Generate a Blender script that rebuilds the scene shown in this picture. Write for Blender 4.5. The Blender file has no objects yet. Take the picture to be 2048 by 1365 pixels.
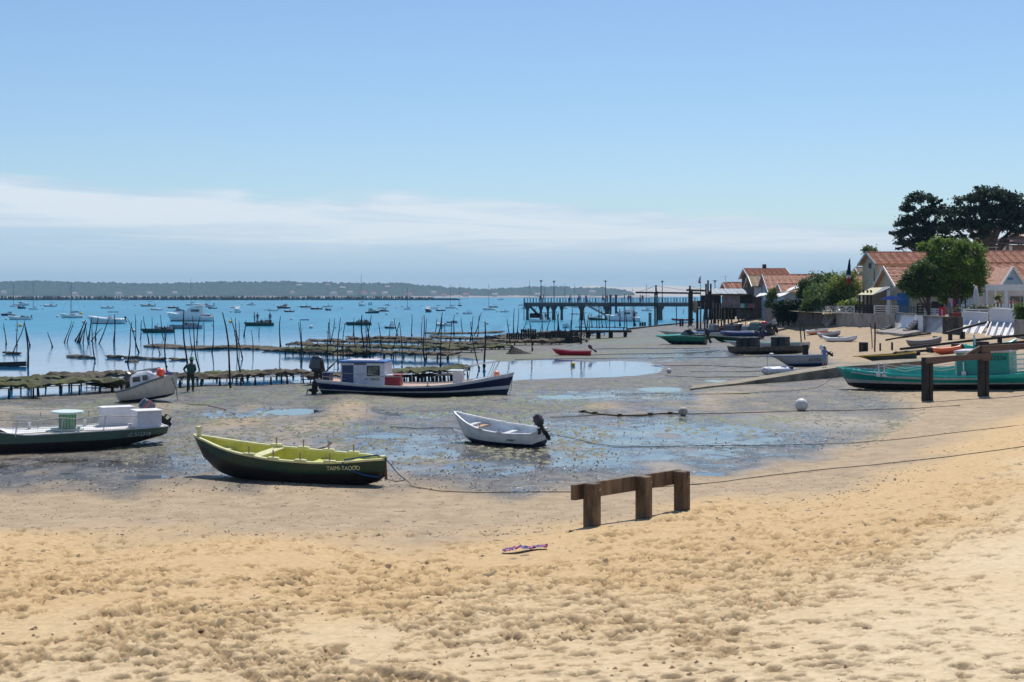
import bpy, math, random
import numpy as np
from mathutils import Vector, Matrix, Euler
random.seed(7); rng=np.random.default_rng(7)
SC=bpy.context.scene; COL=SC.collection
R=math.radians; PI=math.pi
# ---------------------------------------------------------------- camera
F,CX,HY,CH=2844.0,1024.0,592.0,4.7      # focal length and horizon in photo pixels, eye height over the flats
cam=bpy.data.cameras.new('camera'); co=bpy.data.objects.new('camera',cam); COL.objects.link(co)
cam.sensor_width=36; cam.lens=36*F/2048; cam.shift_y=-(682.5-HY)/2048
cam.clip_start=.5; cam.clip_end=20000
cam.dof.use_dof=True; cam.dof.focus_distance=44; cam.dof.aperture_fstop=4.0
co.location=(0,0,CH); co.rotation_euler=(R(90),0,0); SC.camera=co
SC.view_settings.view_transform='Standard'; SC.view_settings.look='None'
SC.view_settings.exposure=0.1; SC.view_settings.gamma=1
# ---------------------------------------------------------------- sky
SUN_EL,SUN_AZ=R(60),R(14)                # azimuth from the view direction, to the right
W=bpy.data.worlds.new('World'); SC.world=W; W.use_nodes=True
nt=W.node_tree; nt.nodes.clear(); N=nt.nodes; Lk=nt.links
out=N.new('ShaderNodeOutputWorld'); bg=N.new('ShaderNodeBackground'); Lk.new(bg.outputs[0],out.inputs[0])
sky=N.new('ShaderNodeTexSky'); sky.sky_type='NISHITA'; sky.sun_disc=False
sky.sun_elevation=SUN_EL; sky.sun_rotation=SUN_AZ; sky.air_density=1.0; sky.dust_density=.35; sky.ozone_density=2.2
bg.inputs['Strength'].default_value=0.1
def wmath(op,a,b=None,c=None,clamp=False):
    n=N.new('ShaderNodeMath'); n.operation=op; n.use_clamp=clamp
    for i,v in enumerate((a,b,c)):
        if v is None: continue
        if isinstance(v,(int,float)): n.inputs[i].default_value=v
        else: Lk.new(v,n.inputs[i])
    return n.outputs[0]
def wss(v,a,b):
    n=N.new('ShaderNodeMapRange'); n.interpolation_type='SMOOTHSTEP'; Lk.new(v,n.inputs[0])
    n.inputs[1].default_value=a; n.inputs[2].default_value=b; return n.outputs[0]
tc=N.new('ShaderNodeTexCoord'); sp=N.new('ShaderNodeSeparateXYZ'); Lk.new(tc.outputs['Generated'],sp.inputs[0])
hl=wmath('SQRT',wmath('ADD',wmath('MULTIPLY',sp.outputs[0],sp.outputs[0]),wmath('MULTIPLY',sp.outputs[1],sp.outputs[1])))
el=wmath('DIVIDE',sp.outputs[2],wmath('MAXIMUM',hl,.01))
az=wmath('ARCTAN2',sp.outputs[0],sp.outputs[1])
def wnoise(sx,sy,scale,detail,rough,dist,off=0):
    cb=N.new('ShaderNodeCombineXYZ'); Lk.new(wmath('MULTIPLY',az,sx),cb.inputs[0]); Lk.new(wmath('MULTIPLY',el,sy),cb.inputs[1]); cb.inputs[2].default_value=off
    n=N.new('ShaderNodeTexNoise'); n.inputs['Scale'].default_value=scale; n.inputs['Detail'].default_value=detail
    n.inputs['Roughness'].default_value=rough; n.inputs['Distortion'].default_value=dist; Lk.new(cb.outputs[0],n.inputs['Vector']); return n.outputs[0]
n1=wnoise(1,5.5,4.5,3,.5,.6); n2=wnoise(1.3,15,4,5,.6,1.6,3); n3=wnoise(1,9,2.5,3,.5,.3,7)
edge=wmath('SUBTRACT',.067,wmath('MULTIPLY',az,.045))             # the bank's upper edge sinks to the right
h=wmath('SUBTRACT',wmath('ADD',edge,wmath('MULTIPLY',wmath('SUBTRACT',n1,.5),.055)),el)
mask=wss(h,-.002,.007)
streak=wss(wmath('ADD',wmath('MULTIPLY',n2,.75),wmath('MULTIPLY',n3,.35)),.44,.64)
band=wmath('MULTIPLY',wss(h,-.002,.012),wmath('SUBTRACT',1,wss(h,.020,.052)))
white=wmath('MULTIPLY',wmath('ADD',wmath('MULTIPLY',band,.6),wmath('MULTIPLY',streak,.55)),wss(el,.018,.04),clamp=True)
cm=N.new('ShaderNodeMixRGB'); Lk.new(white,cm.inputs[0]); cm.inputs[1].default_value=(5.0,6.5,7.95,1); cm.inputs[2].default_value=(7.7,8.3,8.9,1)
low=N.new('ShaderNodeMixRGB'); Lk.new(wss(el,.0,.035),low.inputs[0]); low.inputs[1].default_value=(5.0,6.45,7.85,1); Lk.new(cm.outputs[0],low.inputs[2])
tint=N.new('ShaderNodeMixRGB'); tint.blend_type='MULTIPLY'; tint.inputs[0].default_value=1; Lk.new(sky.outputs[0],tint.inputs[1]); tint.inputs[2].default_value=(.84,.95,1.07,1)
fin=N.new('ShaderNodeMixRGB'); Lk.new(wmath('MULTIPLY',mask,.86),fin.inputs[0]); Lk.new(tint.outputs[0],fin.inputs[1]); Lk.new(low.outputs[0],fin.inputs[2])
Lk.new(fin.outputs[0],bg.inputs[0])
# ---------------------------------------------------------------- sun
sl=bpy.data.lights.new('sun','SUN'); sl.energy=4.3; sl.angle=R(.5); sl.color=(1,.955,.88)
so=bpy.data.objects.new('sun',sl); COL.objects.link(so); so.location=(0,0,60)
sd=Vector((math.cos(SUN_EL)*math.sin(SUN_AZ),math.cos(SUN_EL)*math.cos(SUN_AZ),math.sin(SUN_EL)))
so.rotation_euler=sd.to_track_quat('Z','Y').to_euler()
# ---------------------------------------------------------------- helpers
def tag(o,label=None,cat=None,group=None,kind=None):
    for k,v in (('label',label),('category',cat),('group',group),('kind',kind)):
        if v: o[k]=v
    return o
def link(o,parent=None):
    COL.objects.link(o)
    if parent is not None: o.parent=parent
    return o
def thing(name,label,cat,loc=(0,0,0),rz=0,group=None,ry=0,rx=0):
    o=bpy.data.objects.new(name,None); o.empty_display_size=.3; link(o)
    o.matrix_world=Matrix.Translation(loc)@Matrix.Rotation(rz,4,'Z')@Matrix.Rotation(ry,4,'Y')@Matrix.Rotation(rx,4,'X')
    tag(o,label,cat,group); return o
def copy_tree(o,parent=None,label=None,mats=None):
    c=o.copy(); COL.objects.link(c)
    if parent is not None: c.parent=parent
    for ch in KIDS.get(o.name,[]):
        copy_tree(ch,c)
        KIDS.setdefault(c.name,[])
    if label: c['label']=label
    return c
KIDS={}
def note(o,parent):
    if parent is not None: KIDS.setdefault(parent.name,[]).append(o)
class MB:
    def __init__(s): s.v=[]; s.f=[]; s.m=[]; s.M=Matrix.Identity(4)
    def pt(s,p): s.v.append(tuple(s.M@Vector(p))); return len(s.v)-1
    def face(s,idx,m=0): s.f.append(tuple(idx)); s.m.append(m)
    def poly(s,pts,m=0): s.face([s.pt(p) for p in pts],m)
    def box(s,c,d,m=0,rot=None,taper=1.0,bev=0):
        c=Vector(c); rot=rot or Matrix.Identity(3)
        x,y,z=d[0]/2,d[1]/2,d[2]/2
        if bev:
            b=bev; ring=[(x-b,y),(x,y-b),(x,-y+b),(x-b,-y),(-x+b,-y),(-x,-y+b),(-x,y-b),(-x+b,y)][::-1]
            lv=[(-z,1-b/x),(-z+b,1),(z-b,1),(z,1-b/max(x,y))]
            rs=[]
            for zz,k in lv:
                kt=k*(taper if zz>0 else 1)
                rs.append([s.pt(c+rot@Vector((px*kt,py*kt,zz))) for px,py in ring])
            s.loft(rs,m,close=True,caps=True); return
        ids=[]
        for zz in (-z,z):
            t=taper if zz>0 else 1
            for xx,yy in ((-x,-y),(x,-y),(x,y),(-x,y)): ids.append(s.pt(c+rot@Vector((xx*t,yy*t,zz))))
        for q in ((3,2,1,0),(4,5,6,7),(0,1,5,4),(1,2,6,5),(2,3,7,6),(3,0,4,7)): s.face([ids[i] for i in q],m)
    def loft(s,rings,m=0,close=True,caps=False):
        n=len(rings[0])
        for a,b in zip(rings,rings[1:]):
            for i in range(n if close else n-1):
                j=(i+1)%n; s.face((a[i],a[j],b[j],b[i]),m)
        if caps: s.face(rings[0][::-1],m); s.face(rings[-1],m)
    def tube(s,pts,r,m=0,n=6,caps=True):
        pts=[Vector(p) for p in pts]
        rr=r if isinstance(r,(list,tuple)) else [r]*len(pts)
        rings=[]; up=None
        for i,p in enumerate(pts):
            d=(pts[min(i+1,len(pts)-1)]-pts[max(i-1,0)])
            if d.length<1e-9: d=Vector((0,0,1))
            d.normalize()
            if up is None: up=Vector((0,0,1)) if abs(d.z)<.9 else Vector((1,0,0))
            a=d.cross(up)
            if a.length<1e-6: a=d.orthogonal()
            a.normalize(); b=d.cross(a).normalized()
            rings.append([s.pt(p+rr[i]*(math.cos(k*2*PI/n)*a+math.sin(k*2*PI/n)*b)) for k in range(n)])
        s.loft(rings,m,True,caps)
    def bar(s,p,q,w,h,m=0):
        p,q=Vector(p),Vector(q); d=(q-p); L=d.length; d.normalize()
        up=Vector((0,0,1)) if abs(d.z)<.95 else Vector((0,1,0))
        a=d.cross(up).normalized(); b=a.cross(d).normalized()
        s.box((p+q)/2,(L,w,h),m,Matrix((d,a,b)).transposed())
    def ball(s,c,r,m=0,n=12,k=8,sq=(1,1,1)):
        c=Vector(c); rings=[]
        for i in range(1,k):
            th=PI*i/k
            rings.append([s.pt(c+Vector((r*math.sin(th)*math.cos(2*PI*j/n)*sq[0],r*math.sin(th)*math.sin(2*PI*j/n)*sq[1],-r*math.cos(th)*sq[2]))) for j in range(n)])
        s.loft(rings,m); a=s.pt(c-Vector((0,0,r*sq[2]))); b=s.pt(c+Vector((0,0,r*sq[2])))
        for j in range(n): s.face((a,rings[0][(j+1)%n],rings[0][j]),m); s.face((b,rings[-1][j],rings[-1][(j+1)%n]),m)
    def lathe(s,prof,m=0,n=16,c=(0,0,0)):
        c=Vector(c)
        rings=[[s.pt(c+Vector((r*math.cos(2*PI*j/n),r*math.sin(2*PI*j/n),z))) for j in range(n)] for r,z in prof]
        s.loft(rings,m,True,True)
    def build(s,name,mats,parent=None,smooth=False,label=None,loc=None,rot=None):
        me=bpy.data.meshes.new(name); me.from_pydata(s.v,[],s.f); 
        if not isinstance(mats,(list,tuple)): mats=[mats]
        for mm in mats: me.materials.append(mm)
        if len(mats)>1: me.polygons.foreach_set('material_index',s.m)
        if smooth: me.polygons.foreach_set('use_smooth',[True]*len(s.f))
        me.update(); o=bpy.data.objects.new(name,me); link(o,parent); note(o,parent)
        if loc is not None: o.location=loc
        if rot is not None: o.rotation_euler=rot
        if label: o['label']=label
        return o
_mc={}
def mat(name,col,rough=.6,var=.12,scale=6,metal=0,bump=0,bscale=None,spec=.5,col2=None,coat=0,stretch=(1,1,1),alpha=None):
    if name in _mc: return _mc[name]
    m=bpy.data.materials.new(name); m.use_nodes=True; t=m.node_tree; b=t.nodes['Principled BSDF']; l=t.links
    b.inputs['Roughness'].default_value=rough; b.inputs['Metallic'].default_value=metal
    b.inputs['Specular IOR Level'].default_value=spec; b.inputs['Coat Weight'].default_value=coat
    tcn=t.nodes.new('ShaderNodeTexCoord'); mp=t.nodes.new('ShaderNodeMapping'); l.new(tcn.outputs['Object'],mp.inputs[0]); mp.inputs['Scale'].default_value=stretch
    nz=t.nodes.new('ShaderNodeTexNoise'); nz.inputs['Scale'].default_value=scale; nz.inputs['Detail'].default_value=6; nz.inputs['Roughness'].default_value=.65; l.new(mp.outputs[0],nz.inputs['Vector'])
    rp=t.nodes.new('ShaderNodeValToRGB'); l.new(nz.outputs[0],rp.inputs[0])
    c2=col2 or [max(0,c*(1-2*var)) for c in col]
    rp.color_ramp.elements[0].position=.32; rp.color_ramp.elements[1].position=.68
    rp.color_ramp.elements[0].color=(*c2[:3],1); rp.color_ramp.elements[1].color=(*[min(1,c*(1+var*.6)) for c in col[:3]],1)
    l.new(rp.outputs[0],b.inputs['Base Color'])
    if bump:
        bn=t.nodes.new('ShaderNodeBump'); bn.inputs['Strength'].default_value=bump; bn.inputs['Distance'].default_value=.03
        n2=t.nodes.new('ShaderNodeTexNoise'); n2.inputs['Scale'].default_value=bscale or scale*4; n2.inputs['Detail'].default_value=5; l.new(mp.outputs[0],n2.inputs['Vector'])
        l.new(n2.outputs[0],bn.inputs['Height']); l.new(bn.outputs[0],b.inputs['Normal'])
    _mc[name]=m; return m
def P(px,py,z=0.0):
    Y=(CH-z)*F/(py-HY); return Vector(((px-CX)/F*Y,Y,z))
def Dp(px,py,Y): return Vector(((px-CX)/F*Y,Y,CH-(py-HY)/F*Y))
SEA=-0.4
# ---------------------------------------------------------------- terrain height
CTRL=[ # photo x, photo y, height
 (-600,1365,.9),(0,1365,1.17),(500,1365,1.3),(1024,1365,1.44),(1450,1365,1.6),(2048,1365,1.85),(2700,1365,2.2),
 (0,1200,.93),(500,1200,.98),(1024,1200,1.1),(1450,1200,1.2),(1840,1200,1.45),(2048,1200,1.55),(2700,1200,2.0),
 (-600,1100,.55),(0,1080,.55),(500,1100,.65),(1184,1053,.6),(1450,1100,.9),(1450,1000,.4),(1840,1000,.85),(2048,1000,1.2),(2700,1000,1.9),
 (-600,965,0),(0,968,0),(250,980,0),(500,990,.04),(760,1000,.07),(1024,1003,.06),(1250,975,.02),(1450,940,0),(1600,905,0),(1700,882,.02),(1840,850,.15),
 (1370,1023,.55),(1840,900,.35),(2048,850,.75),(2048,785,.3),(2400,850,1.3),(2400,770,.9),(1860,802,.12),(1965,794,.2),
 (-600,880,0),(0,900,0),(400,900,.01),(700,900,0),(1000,900,-.01),(1300,900,0),(1600,870,-.01),
 (-600,830,0),(0,840,.03),(300,830,.02),(600,830,0),(1000,830,.0),(1300,830,0),(1600,830,0),(1780,820,0),
 (0,812,.0),(300,803,.02),(500,790,-.03),(700,785,0),(1000,785,0),(1200,770,-.05),(1400,770,0),(1500,760,.02),(1700,782,.03),
 (-600,808,-.3),(0,802,-.33),(150,793,-.36),(300,784,-.38),(500,771,-.38),(640,763,-.4),(800,765,-.36),(1000,762,-.4),(1180,755,-.42),(1300,748,-.4),(1350,742,-.36),
 (-600,780,-.7),(0,770,-.7),(300,750,-.7),(600,735,-.75),(900,735,-.6),(1100,738,-.55),(1250,737,-.5),(1020,722,-.4),(1180,722,-.38),(1310,727,-.38),(1400,726,-.15),
 (950,712,-.34),(1100,708,-.3),(860,713,-.4),(880,700,-.42),(700,700,-.7),(400,700,-.9),(0,700,-1.0),(-600,700,-1.0),
 (1000,685,-.36),(1200,695,-.22),(1150,680,-.28),(1300,690,-.12),(1250,672,-.3),(1380,680,-.1),(1400,700,-.05),(1500,720,0),(1540,690,.05),(1100,668,-.42),
 (1650,765,.03),(1500,700,.02),(1660,745,.05),(1620,715,.2),(1700,715,.45),(1760,740,.3),(1860,760,.25),
 (1550,672,.15),(1640,690,.5),(1740,700,.7),(1850,705,.9),(1950,710,1.0),(2048,715,1.15),(2300,720,1.3),
 (1450,662,.1),(1500,648,.9),(1600,645,1.4),(1680,650,1.6),(1750,659,1.6),(1850,668,1.65),(1950,672,1.65),(2048,674,1.7),(2300,690,1.9),
 (1300,660,-.15),(1270,655,-.4),(1330,651,-.38),(1385,645,-.3),(1420,648,.2),(1430,655,.1),
 (1100,655,-.9),(1000,660,-.9),(700,670,-1.1),(300,670,-1.3),(-600,670,-1.3),
]
CTRLW=[ # photo x, distance, height
 (1500,230,2),(1600,200,2.2),(1700,175,2.6),(1800,155,2.9),(1950,140,3.0),(2100,130,3.1),(2500,120,3.1),
 (1430,260,.5),(1500,300,2.5),(1700,300,3),(2048,300,3.2),(2700,300,3.5),(1500,500,3),(2048,500,4),(2700,500,4),
 (1420,320,-1),(1380,400,-2),(1200,400,-2),(800,400,-2.5),(0,400,-2.5),(-700,400,-2.5),(1300,300,-1.0),(1440,600,0),(1200,600,-3),(0,600,-3),
 (0,6,1.9),(1024,6,2.0),(2048,6,2.4),(2900,8,2.8),(-800,8,1.4)]
def s_of(X,Y): return np.stack([X/Y*F+CX, HY+CH*F/Y],-1)/100.0
_c=[]
for px,py,z in CTRL:
    Y=(CH-z)*F/(py-HY); _c.append((px/100,(HY+CH*F/Y)/100,z))
for px,Y,z in CTRLW: _c.append((px/100,(HY+CH*F/Y)/100,z))
_c=np.array(_c); _C=_c[:,:2].copy(); _C[:,1]=np.where(_C[:,1]>7.6,_C[:,1],7.6+(_C[:,1]-7.6)*3)   # stretch the far rows
def _phi(a,b):
    d=((a[:,None,0]-b[None,:,0])**2)*.5+((a[:,None,1]-b[None,:,1])**2)
    return np.sqrt(d+.04)
_A=_phi(_C,_C)-np.eye(len(_C))*.01
_n=len(_C); _Pm=np.concatenate([np.ones((_n,1)),_C],1)
_S=np.block([[_A,_Pm],[_Pm.T,np.zeros((3,3))]]); _w=np.linalg.solve(_S,np.concatenate([_c[:,2],np.zeros(3)]))
def vnoise(x,y,seed=0):
    xi=np.floor(x).astype(np.int64); yi=np.floor(y).astype(np.int64); xf=x-xi; yf=y-yi
    def hsh(a,b):
        h=(a*374761393+b*668265263+seed*982451653)&0xffffffff
        h=((h^(h>>13))*1274126177)&0xffffffff
        return ((h^(h>>16))&0xffff)/65535.0
    u=xf*xf*(3-2*xf); v=yf*yf*(3-2*yf)
    return (hsh(xi,yi)*(1-u)+hsh(xi+1,yi)*u)*(1-v)+(hsh(xi,yi+1)*(1-u)+hsh(xi+1,yi+1)*u)*v-.5
def fbm(x,y,o=4,seed=0,g=.5):
    r=0; a=1
    for k in range(o): r=r+a*vnoise(x*2**k+17.3*k,y*2**k+5.1*k,seed+k); a*=g
    return r
POOLS=[ # photo x, photo y, half-width px, half-height px, depth
 (570,824,70,7,.10),(470,834,70,6,.08),(1150,790,130,8,.10),(1060,800,60,5,.09),(820,818,70,5,.09),(900,822,60,4,.09),(1330,777,60,5,.08),(1180,780,70,4,.06),
 (1415,951,34,4,.07),(1290,966,60,4,.05),(1170,962,60,4,.05),(300,955,60,5,.05),(1440,762,30,3,.07),(540,900,50,4,.05),(760,875,60,4,.05)]
PW=[]
for px,py,a,b,d in POOLS:
    c=P(px,py,-.03); PW.append((c.x,c.y,a/F*c.y,abs(P(px,py-b,-.03).y-P(px,py+b,-.03).y)/2,d))
def H0(X,Y):
    X=np.atleast_1d(np.asarray(X,float)); Y=np.atleast_1d(np.asarray(Y,float))
    q=s_of(X.ravel(),Y.ravel()); q[:,1]=np.where(q[:,1]>7.6,q[:,1],7.6+(q[:,1]-7.6)*3)
    r=np.empty(len(q))
    for i in range(0,len(q),20000):
        qq=q[i:i+20000]; r[i:i+20000]=_phi(qq,_C)@_w[:_n]+_w[_n]+qq@_w[_n+1:]
    return r.reshape(X.shape)
def Hn(X,Y):
    z=H0(X,Y)
    mud=np.clip((.22-z)/.2,0,1)*np.clip((Y-28)/5,0,1)
    z=z+mud*(.035*fbm(X/3.5,Y/6,3,3)+.02*vnoise(X/.9,Y/1.5,9))
    for cx,cy,a,b,d in PW: z=z-(d-.0)*np.exp(-(((X-cx)/a)**2+((Y-cy)/b)**2)**1.5)*(1+.9*vnoise(X/.8,Y/1.3,5))
    return z
def Hz(X,Y): return float(Hn(np.array([X]),np.array([Y]))[0])
def G(px,py):
    z=0.0
    for _ in range(25):
        p=P(px,py,z); z=z*.5+.5*Hz(p.x,p.y)
    return P(px,py,z)
# grid laid on the ground, finer near the eye
cols=np.concatenate([np.arange(-1900,-702,22),np.arange(-700,2751,3.6),np.arange(2770,4000,22)]); OFF=len(np.arange(-1900,-702,22))
rows=np.concatenate([np.arange(2250,1000,-2.3),np.arange(1000,760,-1.2),np.arange(760,612,-1.0)])
Yr=CH*F/(rows-HY); XX=(cols[None,:]-CX)/F*Yr[:,None]; YY=np.repeat(Yr[:,None],len(cols),1)
ZZ=Hn(XX,YY); Z0=ZZ.copy()
sand=np.clip((Z0-.02)/.16,0,1)*np.clip((70-YY)/10,0,1)     # the near beach
far=np.clip((YY-75)/10,0,1)*np.clip((Z0-.2)/.2,0,1)
dryn=fbm(XX/2.2,YY/3.0,3,40)
dry=np.clip((Z0-.92+.4*dryn)/.62,0,1)                       # soft dry sand high up
trod=np.clip((Z0-.33+.22*dryn)/.22,0,1)*np.clip((60-YY)/15,0,1)
ZZ+=trod*((.042-.030*dry)*fbm(XX/.30,YY/.36,4,21,.7)*np.clip(YY/27,.4,1)*(.12+1.7*np.clip(fbm(XX/1.9,YY/2.4,2,34)+.32,0,1))+(.05-.02*dry)*vnoise(XX/1.6,YY/1.9,25))
ZZ+=(sand*(1-trod))*.006*fbm(XX/.4,YY/.6,3,61)
ZZ+=far*.08*fbm(XX/1.6,YY/2.6,3,71)
# footprints: pits with a pushed-up rim
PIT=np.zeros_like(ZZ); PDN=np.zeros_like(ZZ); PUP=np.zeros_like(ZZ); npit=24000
patch=.5+fbm(XX/1.9,YY/2.4,2,34)
pr=rng.random(npit); py_=1000+(2100-1000)*pr**.75; px_=rng.uniform(-300,2350,npit)
for k in range(npit):
    Yc=CH*F/(py_[k]-HY); Xc=(px_[k]-CX)/F*Yc
    i=int(np.searchsorted(-rows,-py_[k])); j=OFF+int((px_[k]+700)/3.6)
    if i>=len(rows) or not 0<=j<len(cols): continue
    t=trod[i,j]
    if t<.05 or rng.random()>t*.9+.12: continue
    if dry[i,j]>.6 and rng.random()<.8: continue
    if patch[i,j]*1.5+rng.random()*.45<.55: continue
    a=rng.uniform(.035,.085) if rng.random()<.72 else rng.uniform(.09,.16); b=a*rng.uniform(.4,.75); th=rng.uniform(0,PI); a*=1-.35*min(1,max(0,(22-Yc)/14)); b=a*rng.uniform(.4,.75); dd=a*rng.uniform(.5,1.0)*(1-.35*dry[i,j])
    ri=int(a*2.2/(abs(Yr[max(i-1,0)]-Yr[i])+1e-6))+2; rj=int(a*2.2/(3.6/F*Yc))+2
    i0,i1,j0,j1=max(0,i-ri),min(len(rows),i+ri+1),max(0,j-rj),min(len(cols),j+rj+1)
    dx=XX[i0:i1,j0:j1]-Xc; dy=YY[i0:i1,j0:j1]-Yc
    u=(dx*math.cos(th)+dy*math.sin(th))/a; v=(-dx*math.sin(th)+dy*math.cos(th))/b; r2=u*u+v*v
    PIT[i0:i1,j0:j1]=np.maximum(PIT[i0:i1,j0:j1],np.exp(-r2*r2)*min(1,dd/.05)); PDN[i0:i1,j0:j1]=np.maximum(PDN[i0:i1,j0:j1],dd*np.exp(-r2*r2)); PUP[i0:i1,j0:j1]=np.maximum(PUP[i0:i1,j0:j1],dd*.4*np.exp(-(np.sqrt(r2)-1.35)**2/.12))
ZZ+=PUP*(1-np.clip(PDN/.03,0,1))-PDN
nr,nc=ZZ.shape
me=bpy.data.meshes.new('ground')
me.vertices.add(nr*nc); me.vertices.foreach_set('co',np.stack([XX,YY,ZZ],-1).astype(np.float32).ravel())
idx=np.arange(nr*nc).reshape(nr,nc); q=np.stack([idx[:-1,:-1],idx[:-1,1:],idx[1:,1:],idx[1:,:-1]],-1).reshape(-1,4)
me.loops.add(q.size); me.loops.foreach_set('vertex_index',q.astype(np.int32).ravel())
me.polygons.add(len(q)); me.polygons.foreach_set('loop_start',np.arange(0,q.size,4,dtype=np.int32)); me.polygons.foreach_set('loop_total',np.full(len(q),4,np.int32))
me.polygons.foreach_set('use_smooth',np.ones(len(q),bool)); me.update()
def attr(n,a): 
    at=me.attributes.new(n,'FLOAT','POINT'); at.data.foreach_set('value',a.astype(np.float32).ravel())
edge_n=.10*fbm(XX/1.8,YY/4,3,80)
near_sand=np.clip((Z0-.005+edge_n*.6)/.07,0,1)*np.clip((80-YY)/12,0,1)
# pale damp sand spit at the right of the flats, and a dull sandy bank by the cabin boat
def blob(px,py,a,b,z=0):
    c=P(px,py,z); bb=abs(P(px,py-b,z).y-P(px,py+b,z).y)/2; return np.exp(-(((XX-c.x)/(a/F*c.y))**2+((YY-c.y)/bb)**2)**1.3)
spit=np.clip(blob(1680,845,190,22)*1.5+.8*fbm(XX/3,YY/5,3,90)*blob(1680,845,260,40)-.15,0,1)
bank=np.clip(blob(130,815,260,12)*1.1+blob(840,798,170,9)*.8+blob(300,812,120,8)*.6+.9*fbm(XX/2.5,YY/6,3,95)*.4-.15,0,1)
farsand=np.clip((YY-78)/8,0,1)*np.clip((Z0-.18+.5*edge_n)/.18,0,1)
damp=np.clip(blob(500,975,900,22)+blob(1200,990,300,20),0,1)
SA=np.clip(near_sand+farsand,0,1)
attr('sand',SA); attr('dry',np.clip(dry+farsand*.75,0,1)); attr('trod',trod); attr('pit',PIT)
attr('silt',np.clip(spit+bank*.8,0,1)*(1-SA))
alg=np.clip(.5+1.1*fbm(XX/6,YY/10,3,101),0,1)*np.clip((YY-58)/12,0,1)
alg=alg*(.35+.65*np.clip(blob(1330,682,330,30,-.1)+blob(620,800,260,22)+blob(600,838,260,14)+blob(1250,715,400,10,-.2),0,1))
attr('algae',alg*(1-SA))
wz=np.clip(blob(1330,868,380,42)+.9*blob(1000,925,420,26)+.8*blob(120,935,330,22)+.8*blob(620,880,320,36)+.9*blob(1230,790,190,16)+.8*blob(520,828,170,14)+.7*blob(860,822,160,8)+.7*blob(1450,705,260,10)+.5*blob(1300,680,200,5,-.1),0,1)
attr('wetzone',wz)
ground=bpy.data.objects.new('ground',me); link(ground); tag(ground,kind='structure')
# ---- ground material
gm=bpy.data.materials.new('beach_and_mud'); gm.use_nodes=True; t=gm.node_tree; b=t.nodes['Principled BSDF']; L=t.links; NN=t.nodes
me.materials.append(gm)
geo=NN.new('ShaderNodeNewGeometry')
def A(n):
    a=NN.new('ShaderNodeAttribute'); a.attribute_name=n; return a.outputs['Fac']
def TN(scale,detail=5,rough=.6,sx=1,sy=1,dist=0,kind='n'):
    mp=NN.new('ShaderNodeMapping'); L.new(geo.outputs['Position'],mp.inputs[0]); mp.inputs['Scale'].default_value=(sx,sy,1)
    if kind=='v':
        n=NN.new('ShaderNodeTexVoronoi'); n.inputs['Scale'].default_value=scale; L.new(mp.outputs[0],n.inputs['Vector']); return n
    n=NN.new('ShaderNodeTexNoise'); n.inputs['Scale'].default_value=scale; n.inputs['Detail'].default_value=detail; n.inputs['Roughness'].default_value=rough; n.inputs['Distortion'].default_value=dist
    L.new(mp.outputs[0],n.inputs['Vector']); return n.outputs[0]
def mth(op,a,c=None,d=None,clamp=False):
    n=NN.new('ShaderNodeMath'); n.operation=op; n.use_clamp=clamp
    for i,v in enumerate((a,c,d)):
        if v is None: continue
        if isinstance(v,(int,float)): n.inputs[i].default_value=v
        else: L.new(v,n.inputs[i])
    return n.outputs[0]
def ss(v,a,c):
    n=NN.new('ShaderNodeMapRange'); n.interpolation_type='SMOOTHSTEP'; L.new(v,n.inputs[0]); n.inputs[1].default_value=a; n.inputs[2].default_value=c; return n.outputs[0]
def mix(f,a,c):
    n=NN.new('ShaderNodeMixRGB')
    for i,v in enumerate((f,a,c)):
        if isinstance(v,(int,float)): n.inputs[i].default_value=v
        elif isinstance(v,tuple): n.inputs[i].default_value=(*v,1)
        else: L.new(v,n.inputs[i])
    return n.outputs[0]
aS,aD,aT,aI,aG=A('sand'),A('dry'),A('trod'),A('silt'),A('algae')
# dry and damp sand
sfine=TN(9,6,.7); scoarse=TN(.9,4,.6)
dryc=mix(ss(sfine,.3,.7),(.57,.435,.26),(.70,.55,.355)); moist=mix(ss(sfine,.3,.7),(.46,.305,.145),(.62,.435,.22))
wets=mix(ss(TN(2.2,6,.7,1,.7),.35,.65),(.31,.225,.135),(.41,.305,.19))
sandc=mix(aD,moist,dryc); sandc=mix(aT,wets,sandc)
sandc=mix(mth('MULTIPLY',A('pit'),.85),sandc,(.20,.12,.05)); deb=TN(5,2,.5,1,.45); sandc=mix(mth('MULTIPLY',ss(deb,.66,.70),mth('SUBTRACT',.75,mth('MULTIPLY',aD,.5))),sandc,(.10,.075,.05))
# mud: grey-brown, shell and pebble specks, weed
m1=TN(.8,7,.75,1,.8); m2=TN(3.2,5,.75,1,.55)
mudc=mix(ss(m1,.35,.65),(.036,.031,.026),(.17,.142,.105))
mudc=mix(ss(m2,.52,.60),mudc,(.035,.03,.027))
vo=TN(7,kind='v',sx=1,sy=.45)
shell=mth('MULTIPLY',mth('LESS_THAN',vo.outputs['Distance'],.20),ss(TN(1.1,3,.6,1,.6),.42,.6))
mudc=mix(mth('MULTIPLY',shell,.8),mudc,(.42,.40,.36))
pv=TN(5,kind='v',sx=1,sy=.45); peb=mth('MULTIPLY',mth('LESS_THAN',pv.outputs['Distance'],.22),ss(TN(.8,3,.6,1,.6),.45,.6))
mudc=mix(mth('MULTIPLY',peb,.85),mudc,(.03,.026,.024))
siltc=mix(ss(m1,.3,.7),(.21,.17,.115),(.30,.25,.175))
mudc=mix(aI,mudc,siltc)
ga=ss(mth('ADD',mth('MULTIPLY',TN(2.4,6,.75,1,.4),.8),mth('MULTIPLY',aG,.55)),.60,.74)
mudc=mix(mth('MULTIPLY',ga,.85),mudc,mix(ss(TN(.5,3),.4,.6),(.085,.10,.028),(.13,.105,.05)))
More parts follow.
